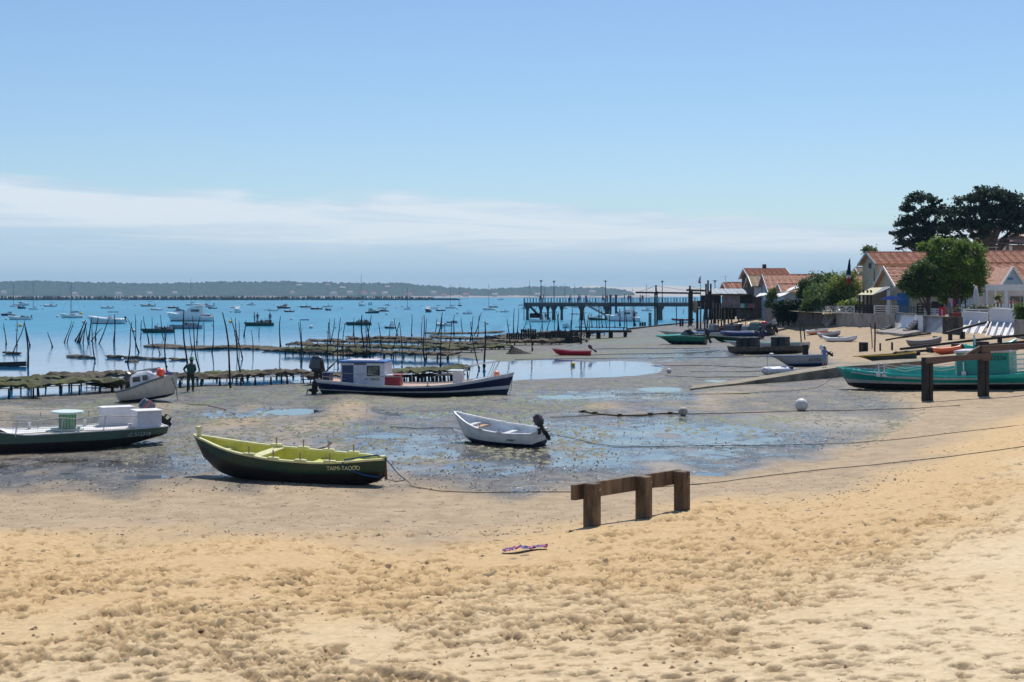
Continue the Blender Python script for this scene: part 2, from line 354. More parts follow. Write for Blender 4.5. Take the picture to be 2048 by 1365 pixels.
L.new(mix(aS,mudc,sandc),b.inputs['Base Color'])
wetm=mth('MULTIPLY',ss(mth('ADD',mth('MULTIPLY',A('wetzone'),.205),mth('ADD',mth('MULTIPLY',TN(.30,5,.6,1,.8,1.0),.45),mth('MULTIPLY',TN(1.5,7,.8,1,.75,.5),.70))),.585,.73),mth('SUBTRACT',1,mth('MULTIPLY',aI,.75)))
wetm=mth('MULTIPLY',wetm,mth('SUBTRACT',1,mth('MULTIPLY',mth('MAXIMUM',shell,peb),.8)))
wetm=mth('MULTIPLY',wetm,mth('SUBTRACT',1,mth('MULTIPLY',ga,.7)))
wet=mth('MULTIPLY',wetm,mth('SUBTRACT',1,aS))
rgh=mix(wet,mix(A('wetzone'),(.55,.55,.55),(.36,.36,.36)),(.09,.09,.09)); rgh=mix(aS,rgh,(.85,.85,.85)); L.new(rgh,b.inputs['Roughness'])
L.new(mth('ADD',.35,mth('MULTIPLY',wet,.55)),b.inputs['Specular IOR Level'])
hgt=mth('ADD',mth('MULTIPLY',m2,.035),mth('MULTIPLY',mth('MAXIMUM',shell,peb),.02))
hgt=mth('MULTIPLY',hgt,mth('SUBTRACT',1,mth('MULTIPLY',wet,.93)))
hgt=mth('MULTIPLY',hgt,mth('SUBTRACT',1,aS))
hs=mth('ADD',mth('MULTIPLY',TN(22,5,.8),.022),mth('MULTIPLY',TN(3.5,4,.6,1,.7),.05)); hs=mth('MULTIPLY',hs,mth('MULTIPLY',aS,mth('ADD',.25,mth('MULTIPLY',aT,.6))))
bp=NN.new('ShaderNodeBump'); bp.inputs['Distance'].default_value=1.0; bp.inputs['Strength'].default_value=.8; L.new(mth('ADD',hgt,hs),bp.inputs['Height']); L.new(bp.outputs[0],b.inputs['Normal'])
# ---------------------------------------------------------------- water
def water_mat(name,calm):
    m=bpy.data.materials.new(name); m.use_nodes=True; global t,L,NN,geo
    t=m.node_tree; NN=t.nodes; L=t.links; b=NN['Principled BSDF']; geo=NN.new('ShaderNodeNewGeometry')
    b.inputs['IOR'].default_value=1.33
    if calm:
        b.inputs['Base Color'].default_value=(.035,.05,.07,1); b.inputs['Roughness'].default_value=.04; b.inputs['Specular IOR Level'].default_value=.8
        hh=TN(6,3,.5,1,.5); st=.0015
        bb=NN.new('ShaderNodeBump'); bb.inputs['Distance'].default_value=st; L.new(hh,bb.inputs['Height']); L.new(bb.outputs[0],b.inputs['Normal'])
        return m
    sp=NN.new('ShaderNodeSeparateXYZ'); L.new(geo.outputs['Position'],sp.inputs[0])
    fy=ss(sp.outputs[1],95,230); pat=ss(TN(.012,4,.6,1,.25),.35,.65); fine=ss(TN(.5,5,.7,1,.06),.40,.60)
    deep=mix(pat,(.002,.135,.25),(.006,.20,.33)); deep=mix(mth('MULTIPLY',fine,.6),deep,(.05,.26,.37))
    L.new(mix(fy,mix(fine,(.004,.09,.235),(.012,.15,.34)),deep),b.inputs['Base Color'])
    L.new(mth('ADD',.06,mth('MULTIPLY',fy,.22)),b.inputs['Roughness'])
    L.new(mth('SUBTRACT',.60,mth('MULTIPLY',fy,.45)),b.inputs['Specular IOR Level'])
    h1=TN(.9,5,.65,1,.12,.5); h2=TN(.12,3,.5,1,.4,.5)
    hh=mth('ADD',mth('MULTIPLY',h1,.12),mth('MULTIPLY',h2,.35))
    hh=mth('MULTIPLY',hh,mth('ADD',mth('ADD',.06,mth('MULTIPLY',ss(TN(.06,3,.6,1,.25),.45,.6),.05)),mth('MULTIPLY',fy,.9)))
    bb=NN.new('ShaderNodeBump'); bb.inputs['Distance'].default_value=1; bb.inputs['Strength'].default_value=1; L.new(hh,bb.inputs['Height']); L.new(bb.outputs[0],b.inputs['Normal'])
    return m
wm=water_mat('bay_water',False); pm=water_mat('pool_water',True)
mb=MB(); ys=[30,60,90,130,200,400,900,2000,5000,12000]; xs=[-9000,-2000,-500,-100,0,100,500,2000,9000]
ids=[[mb.pt((x,y,SEA)) for x in xs] for y in ys]; mb.loft(ids,0,False); o=mb.build('sea_water',wm); tag(o,kind='structure')
for k,(cx,cy,a,bb_,d) in enumerate(PW):
    mb=MB(); n=28; rx=cx+a*1.3*np.cos(np.arange(24)*PI/12); ry=cy+bb_*1.3*np.sin(np.arange(24)*PI/12); zp=min(float(Hn(rx,ry).min())-.008,Hz(cx,cy)+.055)-.0011*(k%7); c=mb.pt((cx,cy,zp)); ring=[mb.pt((cx+a*1.3*math.cos(2*PI*i/n),cy+bb_*1.3*math.sin(2*PI*i/n),zp)) for i in range(n)]
    for i in range(n): mb.face((c,ring[i],ring[(i+1)%n]))
    tag(mb.build('tide_pool_water',pm),kind='structure')
# seabed and inland sheet out to the horizon
mb=MB(); mb.poly([(-9000,-40,-3.2),(9000,-40,-3.2),(9000,12000,-3.2),(-9000,12000,-3.2)]); tag(mb.build('seabed',mat('seabed',(.2,.17,.12),.9)),kind='structure')
mb=MB(); mb.poly([(125,380,3.2),(6000,380,3.2),(6000,3500,3.2),(420,1600,3.2)]); mb.poly([(125,380,3.2),(420,1600,3.2),(420,1600,-3),(125,380,-3)]); tag(mb.build('inland_ground',mat('inland',(.12,.13,.06),.9)),kind='structure')
# ---------------------------------------------------------------- far shore
def interp(x,pts):
    return float(np.interp(x,[p[0] for p in pts],[p[1] for p in pts]))
HILL=[(-900,568),(0,564),(60,562),(150,564),(280,567),(420,565),(560,563),(640,566),(720,566),(800,566),(850,571),(900,575),(960,579),(1030,576),(1060,574),(1110,574),(1150,576),(1210,576),(1250,581),(1275,592),(1290,596),(1500,599),(2800,600)]
HD=5200.0
hxs=np.arange(-900,1330,1.6); hrows=18
mb=MB(); rings=[]
for j in range(hrows):
    f=j/(hrows-1); row=[]
    for i,px in enumerate(hxs):
        top=(HY-interp(px,HILL))/F*HD+CH
        Yd=HD-420*(1-f); base=1.0
        prof=min(1,.15+f*1.0) if f>.02 else 0
        z=base+(top-base)*(f**.75)
        z+=9*float(vnoise(np.array([px/2.3]),np.array([j*1.7]),5)[0])*(.3+.7*f)+5*float(vnoise(np.array([px/9.]),np.array([j*.8]),8)[0])*f
        row.append(mb.pt(((px-CX)/F*Yd,Yd,max(z,0) if j else -2)))
    rings.append(row)
mb.loft(rings,0,False); b0=len(mb.v)
back=[mb.pt((mb.v[i][0],HD+500,0)) for i in rings[-1]]; mb.loft([rings[-1],back],0,False)
tag(mb.build('hills',mat('far_pines',(.03,.055,.03),.95,var=.3,scale=.03,col2=(.012,.024,.016))),kind='structure')
DUNE=[(1120,592),(1140,575),(1165,572.5),(1190,571),(1215,574),(1240,575),(1300,575),(1335,571.5),(1370,573),(1400,575),(1440,580),(1480,588),(1500,594)]
DD=8200.0; mb=MB(); rings=[]
for j in range(9):
    f=j/8; rings.append([mb.pt(((px-CX)/F*(DD-900*(1-f)),DD-900*(1-f),0+((HY-interp(px,DUNE))/F*DD+CH)*(f**.8)+4*float(vnoise(np.array([px/20.]),np.array([j*1.]),3)[0]))) for px in np.arange(1118,1502,4)])
rings.append([mb.pt((mb.v[i][0],DD+700,0)) for i in rings[-1]]); mb.loft(rings,0,False)
tag(mb.build('sand_dune_hill',mat('dune_sand',(.62,.53,.42),.9,var=.05,scale=.01),smooth=True),kind='structure')
mb=MB(); a=[];c=[]
for px in np.arange(-900,1320,20):
    a.append(mb.pt(((px-CX)/F*4730,4730,SEA-.3))); c.append(mb.pt(((px-CX)/F*4830,4830,6.2+1.0*math.sin(px*.05))))
mb.loft([a,c],0,False); tag(mb.build('far_beach',mat('far_beach',(.42,.30,.22),.9,scale=.02)),kind='structure')
def ordn(k): return {1:'1st',2:'2nd',3:'3rd',21:'21st',22:'22nd',23:'23rd',31:'31st',32:'32nd'}.get(k,str(k)+'th')
fh=[(8,585,'w'),(150,588,'w'),(238,588,'w'),(300,587,'w'),(350,586,'w'),(585,585,'p'),(598,572,'w'),(656,571,'p'),(685,577,'w'),(700,586,'w'),(668,588,'w'),(728,586,'r'),(748,588,'r'),(770,587,'w'),(775,575,'w'),(818,589,'r'),(868,586,'w'),(888,591,'r'),(932,590,'r'),(990,590,'w'),(1075,590,'w'),(1185,585,'w')]
wl_=mat('far_wall',(.75,.68,.6),.8); rf_={'w':mat('far_roof_pale',(.5,.42,.36),.8),'p':mat('far_roof_pink',(.5,.25,.19),.8),'r':mat('far_roof_red',(.5,.14,.08),.8)}
for k,(px,py,c) in enumerate(fh):
    Yd=4780 if py>580 else 4980; p=Dp(px,py,Yd); s=random.uniform(.8,1.2)
    lbl=f"tiny {dict(w='pale',p='pink',r='red')[c]}-roofed villa {'high on' if py<580 else 'below'} the wooded far hill, {ordn(sorted(v_[0] for v_ in fh).index(px)+1)} villa from the left"
    t_=thing('far_villa',lbl,'house',(p.x,p.y,p.z-6*s),random.uniform(-.4,.4),'villas on the far shore')
    w=MB(); w.box((0,0,4*s),(18*s,9,8*s)); w.build('wall',wl_,t_)
    r=MB()
    for sg in (-1,1): r.poly([(-10*s,sg*5.5,7.8*s),(10*s,sg*5.5,7.8*s),(10*s,0,12*s),(-10*s,0,12*s)][::sg])
    for sg in (-1,1): r.poly([(sg*9.8*s,-5.4,7.8*s),(sg*9.8*s,5.4,7.8*s),(sg*9.8*s,0,11.9*s)])
    r.build('roof',rf_[c],t_)
# hundreds of oyster poles far out: one mass
mb=MB(); YB=1650
for i in range(3000):
    px=random.uniform(-700,868); Yd=YB+random.uniform(-60,320); x=(px-CX)/F*Yd; ht=random.uniform(3.2,5.2)*(1 if px<820 else .75)
    mb.bar((x,Yd,SEA-.5),(x+random.uniform(-.4,.4),Yd,SEA+ht),.5,.5)
for k in range(5): 
    for px in range(-700,868,60): mb.box(((px+30-CX)/F*(YB+k*70),YB+k*70,SEA+.5+.5*random.random()),(60/F*YB*.97,6,1.4))
tag(mb.build('distant_oyster_poles',mat('far_pole',(.04,.037,.033),.9)),'long dark band of countless oyster poles far out in the bay','oyster poles',kind='stuff')
# ---------------------------------------------------------------- haze
mb=MB(); mb.box((0,4200,64),(16000,9600,134)); hz=mb.build('haze',[]); 
hm=bpy.data.materials.new('haze'); hm.use_nodes=True; t=hm.node_tree; t.nodes.remove(t.nodes['Principled BSDF']); pv_=t.nodes.new('ShaderNodeVolumePrincipled')
pv_.inputs['Color'].default_value=(.42,.72,1,1); pv_.inputs['Density'].default_value=.00009; pv_.inputs['Anisotropy'].default_value=.0
t.links.new(pv_.outputs[0],t.nodes['Material Output'].inputs['Volume']); hz.data.materials.append(hm); tag(hz,'thin pale blue sea haze over the whole bay','haze',kind='stuff')
hz.display_type='WIRE'
# ---------------------------------------------------------------- object library
def si(t,pts,w=.07):
    xs=[p[0] for p in pts]; ys=[p[1] for p in pts]
    return float(np.mean([np.interp(min(1,max(0,t+d)),xs,ys) for d in np.linspace(-w,w,7)])) if 0<t<1 else float(np.interp(t,xs,ys))
ROUND=[(0,0),(.02,.42),(.06,.62),(.15,.77),(.3,.87),(.55,.95),(.8,.985),(1,1)]      # height fraction, width fraction
CHINE=[(0,0),(.03,.5),(.12,.78),(.2,.84),(.6,.93),(1,1)]
FLAT=[(0,0),(.004,.8),(.02,.84),(.5,.93),(1,1)]
PEAR=[(0,0),(.03,.30),(.10,.5),(.25,.68),(.5,.84),(.75,.94),(1,1)]
def paint(name,col,rough=.35,**k): return mat(name,col,rough,var=k.pop('var',.11),scale=k.pop('scale',4),**k)
WHITE=paint('white_paint',(.78,.78,.76)); CREAM=paint('cream_paint',(.7,.66,.56)); BLACK=paint('black_paint',(.012,.013,.016),.4); NAVY=paint('navy_paint',(.012,.02,.06),.3)
DKGREEN=paint('dark_green_paint',(.012,.06,.035),.3); TEAL=paint('teal_paint',(.0,.22,.19),.35); REDP=paint('red_paint',(.5,.02,.04),.35); BLUEP=paint('blue_paint',(.03,.13,.38),.35)
GREYP=paint('grey_paint',(.3,.31,.33),.45); DGREY=paint('dark_grey_plastic',(.06,.065,.075),.35); RUBBER=mat('black_rubber',(.02,.02,.02),.7); STEEL=mat('steel',(.5,.5,.52),.35,metal=.8)
WOODD=mat('weathered_dark_timber',(.19,.13,.08),.8,var=.35,scale=5,bump=.6,stretch=(1,1,.3),col2=(.04,.025,.016)); WOODG=mat('grey_timber',(.26,.225,.20),.85,var=.3,scale=4,bump=.4,col2=(.12,.10,.09))
WOODB=mat('black_wet_timber',(.028,.022,.02),.7,var=.3,scale=3,bump=.4); GLASSD=mat('dark_glass',(.02,.025,.03),.08,spec=.8); ORANGE=paint('orange_plastic',(.85,.16,.05),.4); YELLOW=paint('yellow_plastic',(.85,.5,.02),.4)
BUOYW=mat('weathered_white_buoy',(.72,.70,.66),.5,var=.15,scale=4); ROPE=mat('old_rope',(.09,.075,.055),.9); ROPEL=mat('pale_rope',(.5,.46,.4),.9); ROPEB=mat('blue_rope',(.02,.10,.28),.8)
class Hull:
    def __init__(s,L,half,keel,sheer,prof=ROUND,rake=0.0,srake=0.0,vbow=.6):
        s.L=L; s.h=half; s.k=keel; s.s=sheer; s.p=prof; s.rake=rake; s.sr=srake; s.vb=vbow
        s.pg=[a for a,_ in prof]; s.pf=[b for _,b in prof]
    def half(s,t): return si(t,s.h)
    def keel(s,t): return si(t,s.k)
    def sheer(s,t): return si(t,s.s)
    def pt(s,t,side,g,off=0):
        z0,z1=s.keel(t),s.sheer(t); f=float(np.interp(g,s.pg,s.pf))
        v=s.vb*max(0,(t-.55)/.45)**2; f=f**(1+v*.2)*(1-v*.25*(1-g))
        f=f*(1-v)+v*(g**.75)*1.0 if v>0 else f
        x=t*s.L+s.rake*g*max(0,(t-.5)/.5)**2-s.sr*g*max(0,(.35-t)/.35)**2
        return Vector((x,side*max(0,s.half(t)*f+off),z0+(z1-z0)*g))
    def build(s,root,bands,mats,n=22,name='hull',transom=True):
        """bands: list of [(t,z)...] boundaries going up"""
        mb=MB(); ts=[0]+[ (i/n) for i in range(1,n)]+[1]; rl=[]
        for side in (1,-1):
            st=[]
            for t in ts:
                z0,z1=s.keel(t),s.sheer(t); gs=[0]
                bb=[min(.985,max(.04*(i+1),(si(t,b)-z0)/(z1-z0))) for i,b in enumerate(bands)]+[1]
                last=0
                for bi,bg_ in enumerate(bb):
                    k=7 if bi==0 else 3
                    for q in range(1,k+1): 
                        u=(q/k)**2 if bi==0 else q/k
                        gs.append(last+(bg_-last)*u)
                    last=bg_
                st.append([mb.pt(s.pt(t,side,g)) for g in gs])
            rl.append(st)
            bm=[0]*7+[m for i in range(1,len(bands)+1) for m in [i]*3]
            for a,b in zip(st,st[1:]):
                for j in range(len(a)-1):
                    q=(a[j],b[j],b[j+1],a[j+1]) if side==-1 else (a[j],a[j+1],b[j+1],b[j])
                    mb.face(q,bm[j] if j<len(bm) else bm[-1])
        if transom:
            a,b=rl[0][0],rl[1][0]
            for j in range(len(a)-1): mb.face((a[j],b[j],b[j+1],a[j+1]),bm[j])
        a,b=rl[0][-1],rl[1][-1]
        if s.half(1)>.01:
            for j in range(len(a)-1): mb.face((b[j],a[j],a[j+1],b[j+1]),bm[j])
        o=mb.build(name,mats,root,smooth=True); return o
    def interior(s,root,m,th=.04,floor=.12,n=22,name='interior',t0=0.0,t1=.97,ribs=0,mrib=None):
        mb=MB(); prev=None
        for i in range(n+1):
            t=t0+(t1-t0)*i/n; z0,z1=s.keel(t),s.sheer(t); gf=min(.8,max(.05,floor/(z1-z0) if floor>=0 else .1)); row=[]
            gl=[1,.85,.6,gf+(.6-gf)*.4,gf] if gf<.55 else [1,.95,.9,.85,gf]
            for g in gl: row.append(mb.pt(s.pt(t,1,g,-th)+Vector((0,0,.004 if g==1 else 0))))
            for g in gl[::-1]: row.append(mb.pt(s.pt(t,-1,g,-th)+Vector((0,0,.004 if g==1 else 0))))
            if prev: mb.loft([prev,row],0,False)
            else: mb.face(row[::-1])
            prev=row
        mb.face(prev)
        if ribs:
            for i in range(ribs):
                t=.08+.84*i/(ribs-1)
                for sd_ in (1,-1):
                    pp=[s.pt(t,sd_,g,-th-.012) for g in (.97,.8,.6,.4,.25,.18)]
                    mb.tube(pp,.016,0,4)
        return mb.build(name,m,root)
    def gunwale(s,root,m,w=.05,h=.035,n=26,over=.01,t1=1.0,across=True,name='gunwale'):
        mb=MB()
        for sd_ in (1,-1):
            rings=[]
            for i in range(n+1):
                t=i/n*t1; p=s.pt(t,sd_,1,over); y=p.y
                iy=sd_*max(0,abs(y)-w)
                rings.append([mb.pt((p.x,y,p.z-h*.6)),mb.pt((p.x,y,p.z+h*.4)),mb.pt((p.x,iy,p.z+h*.45)),mb.pt((p.x,iy,p.z-h*.6))])
            mb.loft(rings if sd_==-1 else rings,0,True,True)
        if across and s.half(0)>.03:
            p=s.pt(0,1,1); mb.box((p.x+.01,0,p.z),(.05,2*abs(p.y)-.02,h*.98))
        return mb.build(name,m,root)
    def deck(s,root,m,t0,t1,drop=.0,n=12,name='deck',inset=.01,camber=.0):
        mb=MB(); prev=None
        for i in range(n+1):
            t=t0+(t1-t0)*i/n; z=s.sheer(t)-drop; g=1-drop/(s.sheer(t)-s.keel(t))
            a=s.pt(t,1,g,-inset); b=s.pt(t,-1,g,-inset); row=[mb.pt((a.x,a.y,z)),mb.pt((a.x,a.y*.5,z+camber*.75)),mb.pt((a.x,0,z+camber)),mb.pt((a.x,b.y*.5,z+camber*.75)),mb.pt((a.x,b.y,z))]
            if prev: mb.loft([prev,row],0,False)
            prev=row
        return mb.build(name,m,root,smooth=True)
def outboard(root,loc,sc=1.0,tilt=0,cowl=None,rz=0,stripe=None):
    cowl=cowl or DGREY
    mb=MB(); mb.box((-.27,0,.42),(.52,.34,.46),0,taper=.8,bev=.07); mb.box((-.27,0,.66),(.40,.25,.07),0,taper=.75,bev=.05)
    mb.box((-.25,0,.16),(.34,.24,.12),1,bev=.03)
    mb.box((-.24,0,-.12),(.16,.12,.5),1,taper=1.1); mb.box((-.27,0,-.42),(.2,.07,.34),1); mb.box((-.3,0,-.36),(.42,.2,.02),1)
    mb.tube([(-.5,0,-.58),(-.42,0,-.58),(-.2,0,-.58),(-.1,0,-.56)],[.03,.06,.06,.01],1,8); mb.box((-.28,0,-.68),(.16,.02,.16),1,taper=1.3)
    if stripe: mb.box((-.27,0,.48),(.47,.332,.05),2)
    mb.M=Matrix.Identity(4)
    o=mb.build('outboard_motor',[cowl,RUBBER]+([stripe] if stripe else []),root,smooth=False)
    o.matrix_local=Matrix.Translation(loc)@Matrix.Rotation(rz,4,'Z')@Matrix.Rotation(tilt,4,'Y')@Matrix.Scale(sc,4)
    pb=MB()
    for k in range(3):
        a=k*2*PI/3; d=Vector((0,math.cos(a),math.sin(a))); e=Vector((.35,-math.sin(a),math.cos(a)))
        pb.poly([Vector((-.52,0,-.58))+d*.03-e*.03,Vector((-.52,0,-.58))+d*.16-e*.05,Vector((-.54,0,-.58))+d*.17+e*.04,Vector((-.52,0,-.58))+d*.03+e*.03])
    pb.tube([(-.56,0,-.58),(-.48,0,-.58)],[.015,.035],0,6); pb.build('propeller',STEEL,o)
    br=MB(); br.box((-.03,0,-.08),(.07,.2,.3)); br.box((.02,0,.03),(.1,.16,.05)); b=br.build('motor_bracket',RUBBER,root); b.matrix_local=Matrix.Translation(loc)@Matrix.Rotation(rz,4,'Z')@Matrix.Scale(sc,4)
    return o
def text(s_,size,m,root,loc,rot,name='lettering',ext=.004,align='CENTER',font_scale_x=1,shear=0):
    cu=bpy.data.curves.new('t','FONT'); cu.body=s_; cu.size=size; cu.extrude=ext; cu.align_x=align; cu.align_y='CENTER'; cu.shear=shear; cu.resolution_u=3
    to=bpy.data.objects.new('t',cu); COL.objects.link(to); bpy.context.view_layer.update()
    me_=bpy.data.meshes.new_from_object(to.evaluated_get(bpy.context.evaluated_depsgraph_get())); bpy.data.objects.remove(to); me_.name=name
    me_.materials.clear(); me_.materials.append(m)
    o=bpy.data.objects.new(name,me_); link(o,root); o.location=loc; o.rotation_euler=rot; o.scale=(font_scale_x,1,1); note(o,root); return o
def place_line(a,b):
    """heading and length of the line a->b on the ground"""
    d=b-a; return math.atan2(d.y,d.x), math.hypot(d.x,d.y)
# -------- people
def person(name_label,loc,hgt,rz,shirt,trousers,hair=(.03,.02,.015),pose='stand',bulk=1.0,hat=None,skin=(.45,.26,.17),group=None,shoes=(.03,.03,.03),long=True):
    k=hgt/1.75
    J={'pel':(0,0,.95),'chest':(0,.0,1.22),'neck':(0,0,1.46),'head0':(0,-.01,1.58),'head1':(0,-.02,1.70)}
    arms={1:[(.19,0,1.40),(.24,.02,1.12),(.24,-.06,.88)],-1:[(-.19,0,1.40),(-.24,.02,1.12),(-.24,-.06,.88)]}
    legs={1:[(.09,0,.92),(.10,-.02,.50),(.10,.02,.08),(.11,-.14,.04)],-1:[(-.09,0,.92),(-.10,-.02,.50),(-.10,.02,.08),(-.11,-.14,.04)]}
    if pose=='walk':
        legs={1:[(.09,0,.92),(.10,-.16,.52),(.10,-.24,.08),(.11,-.40,.05)],-1:[(-.09,0,.92),(-.10,.08,.50),(-.10,.30,.12),(-.11,.17,.04)]}
        arms={1:[(.19,0,1.40),(.24,.14,1.14),(.24,.12,.90)],-1:[(-.19,0,1.40),(-.24,-.06,1.13),(-.22,-.24,.94)]}
    if pose=='fisher':   # looking down, one elbow out behind, stooped a little
        J.update({'chest':(0,-.05,1.22),'neck':(0,-.12,1.44),'head0':(0,-.18,1.54),'head1':(0,-.24,1.63)})
        arms={1:[(.20,-.08,1.38),(.25,-.02,1.10),(.10,-.24,1.0)],-1:[(-.20,-.06,1.38),(-.30,.18,1.16),(-.22,.0,.98)]}
        legs={1:[(.09,0,.92),(.12,-.05,.50),(.12,.0,.08),(.14,-.16,.04)],-1:[(-.09,0,.92),(-.12,-.02,.50),(-.14,.04,.08),(-.16,-.12,.04)]}
    if pose=='hold':
        arms={1:[(.19,0,1.40),(.24,-.02,1.14),(.12,-.26,1.12)],-1:[(-.19,0,1.40),(-.25,.05,1.14),(-.24,-.06,.92)]}
    V=[];E=[];Rr=[]
    def add(p,r,par=None):
        V.append(Vector(p)*k); Rr.append(r*k*(bulk if r>.04 and p[2]<1.5 else 1))
        if par is not None: E.append((par,len(V)-1))
        return len(V)-1
    pel=add(J['pel'],.135); ch=add(J['chest'],.155,pel); sh=add((J['neck'][0],J['neck'][1]*.9,J['neck'][2]-.07),.10,ch); ne=add(J['neck'],.055,sh); h0=add(J['head0'],.088,ne); h1=add(J['head1'],.085,h0)
    ns=add((J['head0'][0],J['head0'][1]-.115,J['head0'][2]+.03),.014,h0)
    for sd_ in (1,-1):
        a=arms[sd_]; i=add((a[0][0]*.85,a[0][1],a[0][2]),.07,sh); i=add(a[1],.045,i); w=add(a[2],.030,i)
        d=(Vector(a[2])-Vector(a[1])).normalized(); o=Vector((0,-1,0)) if abs(d.y)<.8 else Vector((0,0,-1)); o=(o-o.dot(d)*d).normalized(); sx=d.cross(o)
        p=add(Vector(a[2])+d*.07,.034,w)
        for q,ln in ((-1.5,.07),(-.5,.085),(.5,.08),(1.5,.06)):
            f1=add(Vector(a[2])+d*(.11)+o*q*.018,.010,p); add(Vector(a[2])+d*(.11+ln)+o*q*.02+sx*.02,.008,f1)
        add(Vector(a[2])+d*.06+o*.055,.010,p)
        l=legs[sd_]; i=add(l[0],.095,pel); i=add(l[1],.062,i); i=add(l[2],.042,i); add(l[3],.034,i)
    me_=bpy.data.meshes.new('body'); me_.from_pydata(V,E,[]); ob=bpy.data.objects.new('tmp_body',me_); COL.objects.link(ob)
    sk=ob.modifiers.new('s','SKIN'); 
    for i,sv in enumerate(me_.skin_vertices[0].data): sv.radius=(Rr[i],Rr[i]*.85 if i<3 else Rr[i]); sv.use_root=(i==0)
    sb=ob.modifiers.new('u','SUBSURF'); sb.levels=1; sb.render_levels=1
    bpy.context.view_layer.update(); m2=bpy.data.meshes.new_from_object(ob.evaluated_get(bpy.context.evaluated_depsgraph_get())); bpy.data.objects.remove(ob)
    m2.name='body'; m2.materials.clear()
    tagc='%s'%(str(shirt)+str(trousers)+str(shoes)+str(hair))
    for mm in (mat('skin'+str(skin),skin,.6),mat('shirt'+str(shirt),shirt,.85),mat('trousers'+str(trousers),trousers,.85),mat('shoe'+str(shoes),shoes,.7)): m2.materials.append(mm)
    for f in m2.polygons:
        c=f.center/k; r=math.hypot(c.x,c.y); m_=0
        if c.z>J['neck'][2]-.02: m_=0
        elif c.z<.12: m_=3
        elif c.z<.93 and abs(c.x)<.19: m_=2 if (long or c.z>.45) else 0
        elif c.z>=.93 and (abs(c.x)<.2 or c.z>1.18 or long): m_=1
        if c.z<=.99 and abs(c.x)>.19 : m_=0
        f.material_index=m_; f.use_smooth=True
    root=thing('person',name_label,'person',loc,rz,group)
    b=bpy.data.objects.new('body',m2); link(b,root); note(b,root)
    hp=Vector(J['head0'])*k; h1p=Vector(J['head1'])*k
    hb=MB(); hb.ball((hp+h1p)/2+Vector((0,.02,.03))*k,.108*k,0,10,7,(.92,1,.95)); hb.build('hair',mat('hair'+str(hair),hair,.8),root,smooth=True)
    if hat:
        ht=MB(); c=h1p+Vector((0,0,.03)); ht.lathe([(.20*k,0),(.205*k,.015),(.115*k,.03),(.11*k,.10),(.07*k,.15),(.01,.155)],0,16,c); ht.build('hat',mat('hat'+str(hat),hat,.8),root,smooth=True)
    fb=MB()
    for sx_ in (-1,1): fb.ball(hp+Vector((sx_*.032,-.083,.055))*k,.012*k,0,6,4)
    fb.box(hp+Vector((0,-.082,-.02))*k,(.045*k,.012*k,.008*k)); fb.build('face_features',mat('eye_dark',(.03,.02,.02),.4),root)
    return root
# -------- trees
def leafcloud(name,clumps,n,size,mt,parent,seed=1,flat=1.0,spread=.28,per=70,tiltup=0,bot=-.35):
    r=np.random.default_rng(seed); cs=[]
    vol=np.array([c[3]*c[4]*c[5] for c in clumps])**(2/3); vol/=vol.sum()
    nc_=max(8,n//per)
    for i,c in enumerate(clumps):
        m=max(3,int(nc_*vol[i])); d=r.normal(size=(m,3)); d/=np.linalg.norm(d,axis=1)[:,None]
        d[:,2]=np.where(d[:,2]<bot,-d[:,2]*.5,d[:,2]); rad=r.uniform(.55,1.0,m)[:,None]
        cs.append(np.concatenate([np.array(c[:3])+d*rad*np.array(c[3:6]),np.full((m,1),(c[3]+c[4]+c[5])/3),d],1))
    cs=np.concatenate(cs); pick=cs[r.integers(0,len(cs),n)]
    off=r.normal(size=(n,3))*spread*pick[:,3:4]; off[:,2]*=flat
    p=pick[:,:3]+off+pick[:,4:7]*tiltup*np.abs(r.normal(size=(n,1)))
    nrm=r.normal(size=(n,3))+pick[:,4:7]*.5+np.array([0,0,.7]); nrm/=np.linalg.norm(nrm,axis=1)[:,None]
    a=np.cross(nrm,r.normal(size=(n,3))); a/=np.linalg.norm(a,axis=1)[:,None]; b=np.cross(nrm,a)
    s=(size*r.uniform(.6,1.3,n))[:,None]
    v=np.stack([p-a*s*.5,p-b*s*.28,p+a*s*.5,p+b*s*.28],1).reshape(-1,3)
    me_=bpy.data.meshes.new(name); me_.vertices.add(4*n); me_.vertices.foreach_set('co',v.astype(np.float32).ravel())
    me_.loops.add(4*n); me_.loops.foreach_set('vertex_index',np.arange(4*n,dtype=np.int32)); me_.polygons.add(n)
    me_.polygons.foreach_set('loop_start',np.arange(0,4*n,4,dtype=np.int32)); me_.polygons.foreach_set('loop_total',np.full(n,4,np.int32)); me_.update(); me_.materials.append(mt)
    o=bpy.data.objects.new(name,me_); link(o,parent); note(o,parent); return o
def leafmat(name,c1,c2,sc=1.2):
    m=mat(name,c1,.55,var=.2,scale=sc,col2=c2,spec=.35); b=m.node_tree.nodes['Principled BSDF']
    b.inputs['Subsurface Weight'].default_value=0; 
    t=m.node_tree; tr=t.nodes.new('ShaderNodeBsdfTranslucent'); mx=t.nodes.new('ShaderNodeMixShader'); mx.inputs[0].default_value=.42
    for l in list(t.links):
        if l.to_socket==b.inputs['Base Color']: t.links.new(l.from_socket,tr.inputs['Color']); break
    t.links.new(b.outputs[0],mx.inputs[1]); t.links.new(tr.outputs[0],mx.inputs[2]); t.links.new(mx.outputs[0],t.nodes['Material Output'].inputs['Surface'])
    return m
BARK=mat('bark',(.12,.09,.07),.9,var=.3,scale=8,bump=.6)
def trunk(parent,pts,r,branches=(),name='trunk'):
    mb=MB(); mb.tube(pts,r,0,9)
    for bpnts,br in branches: mb.tube(bpnts,br,0,6)
    return mb.build(name,BARK,parent,smooth=True)
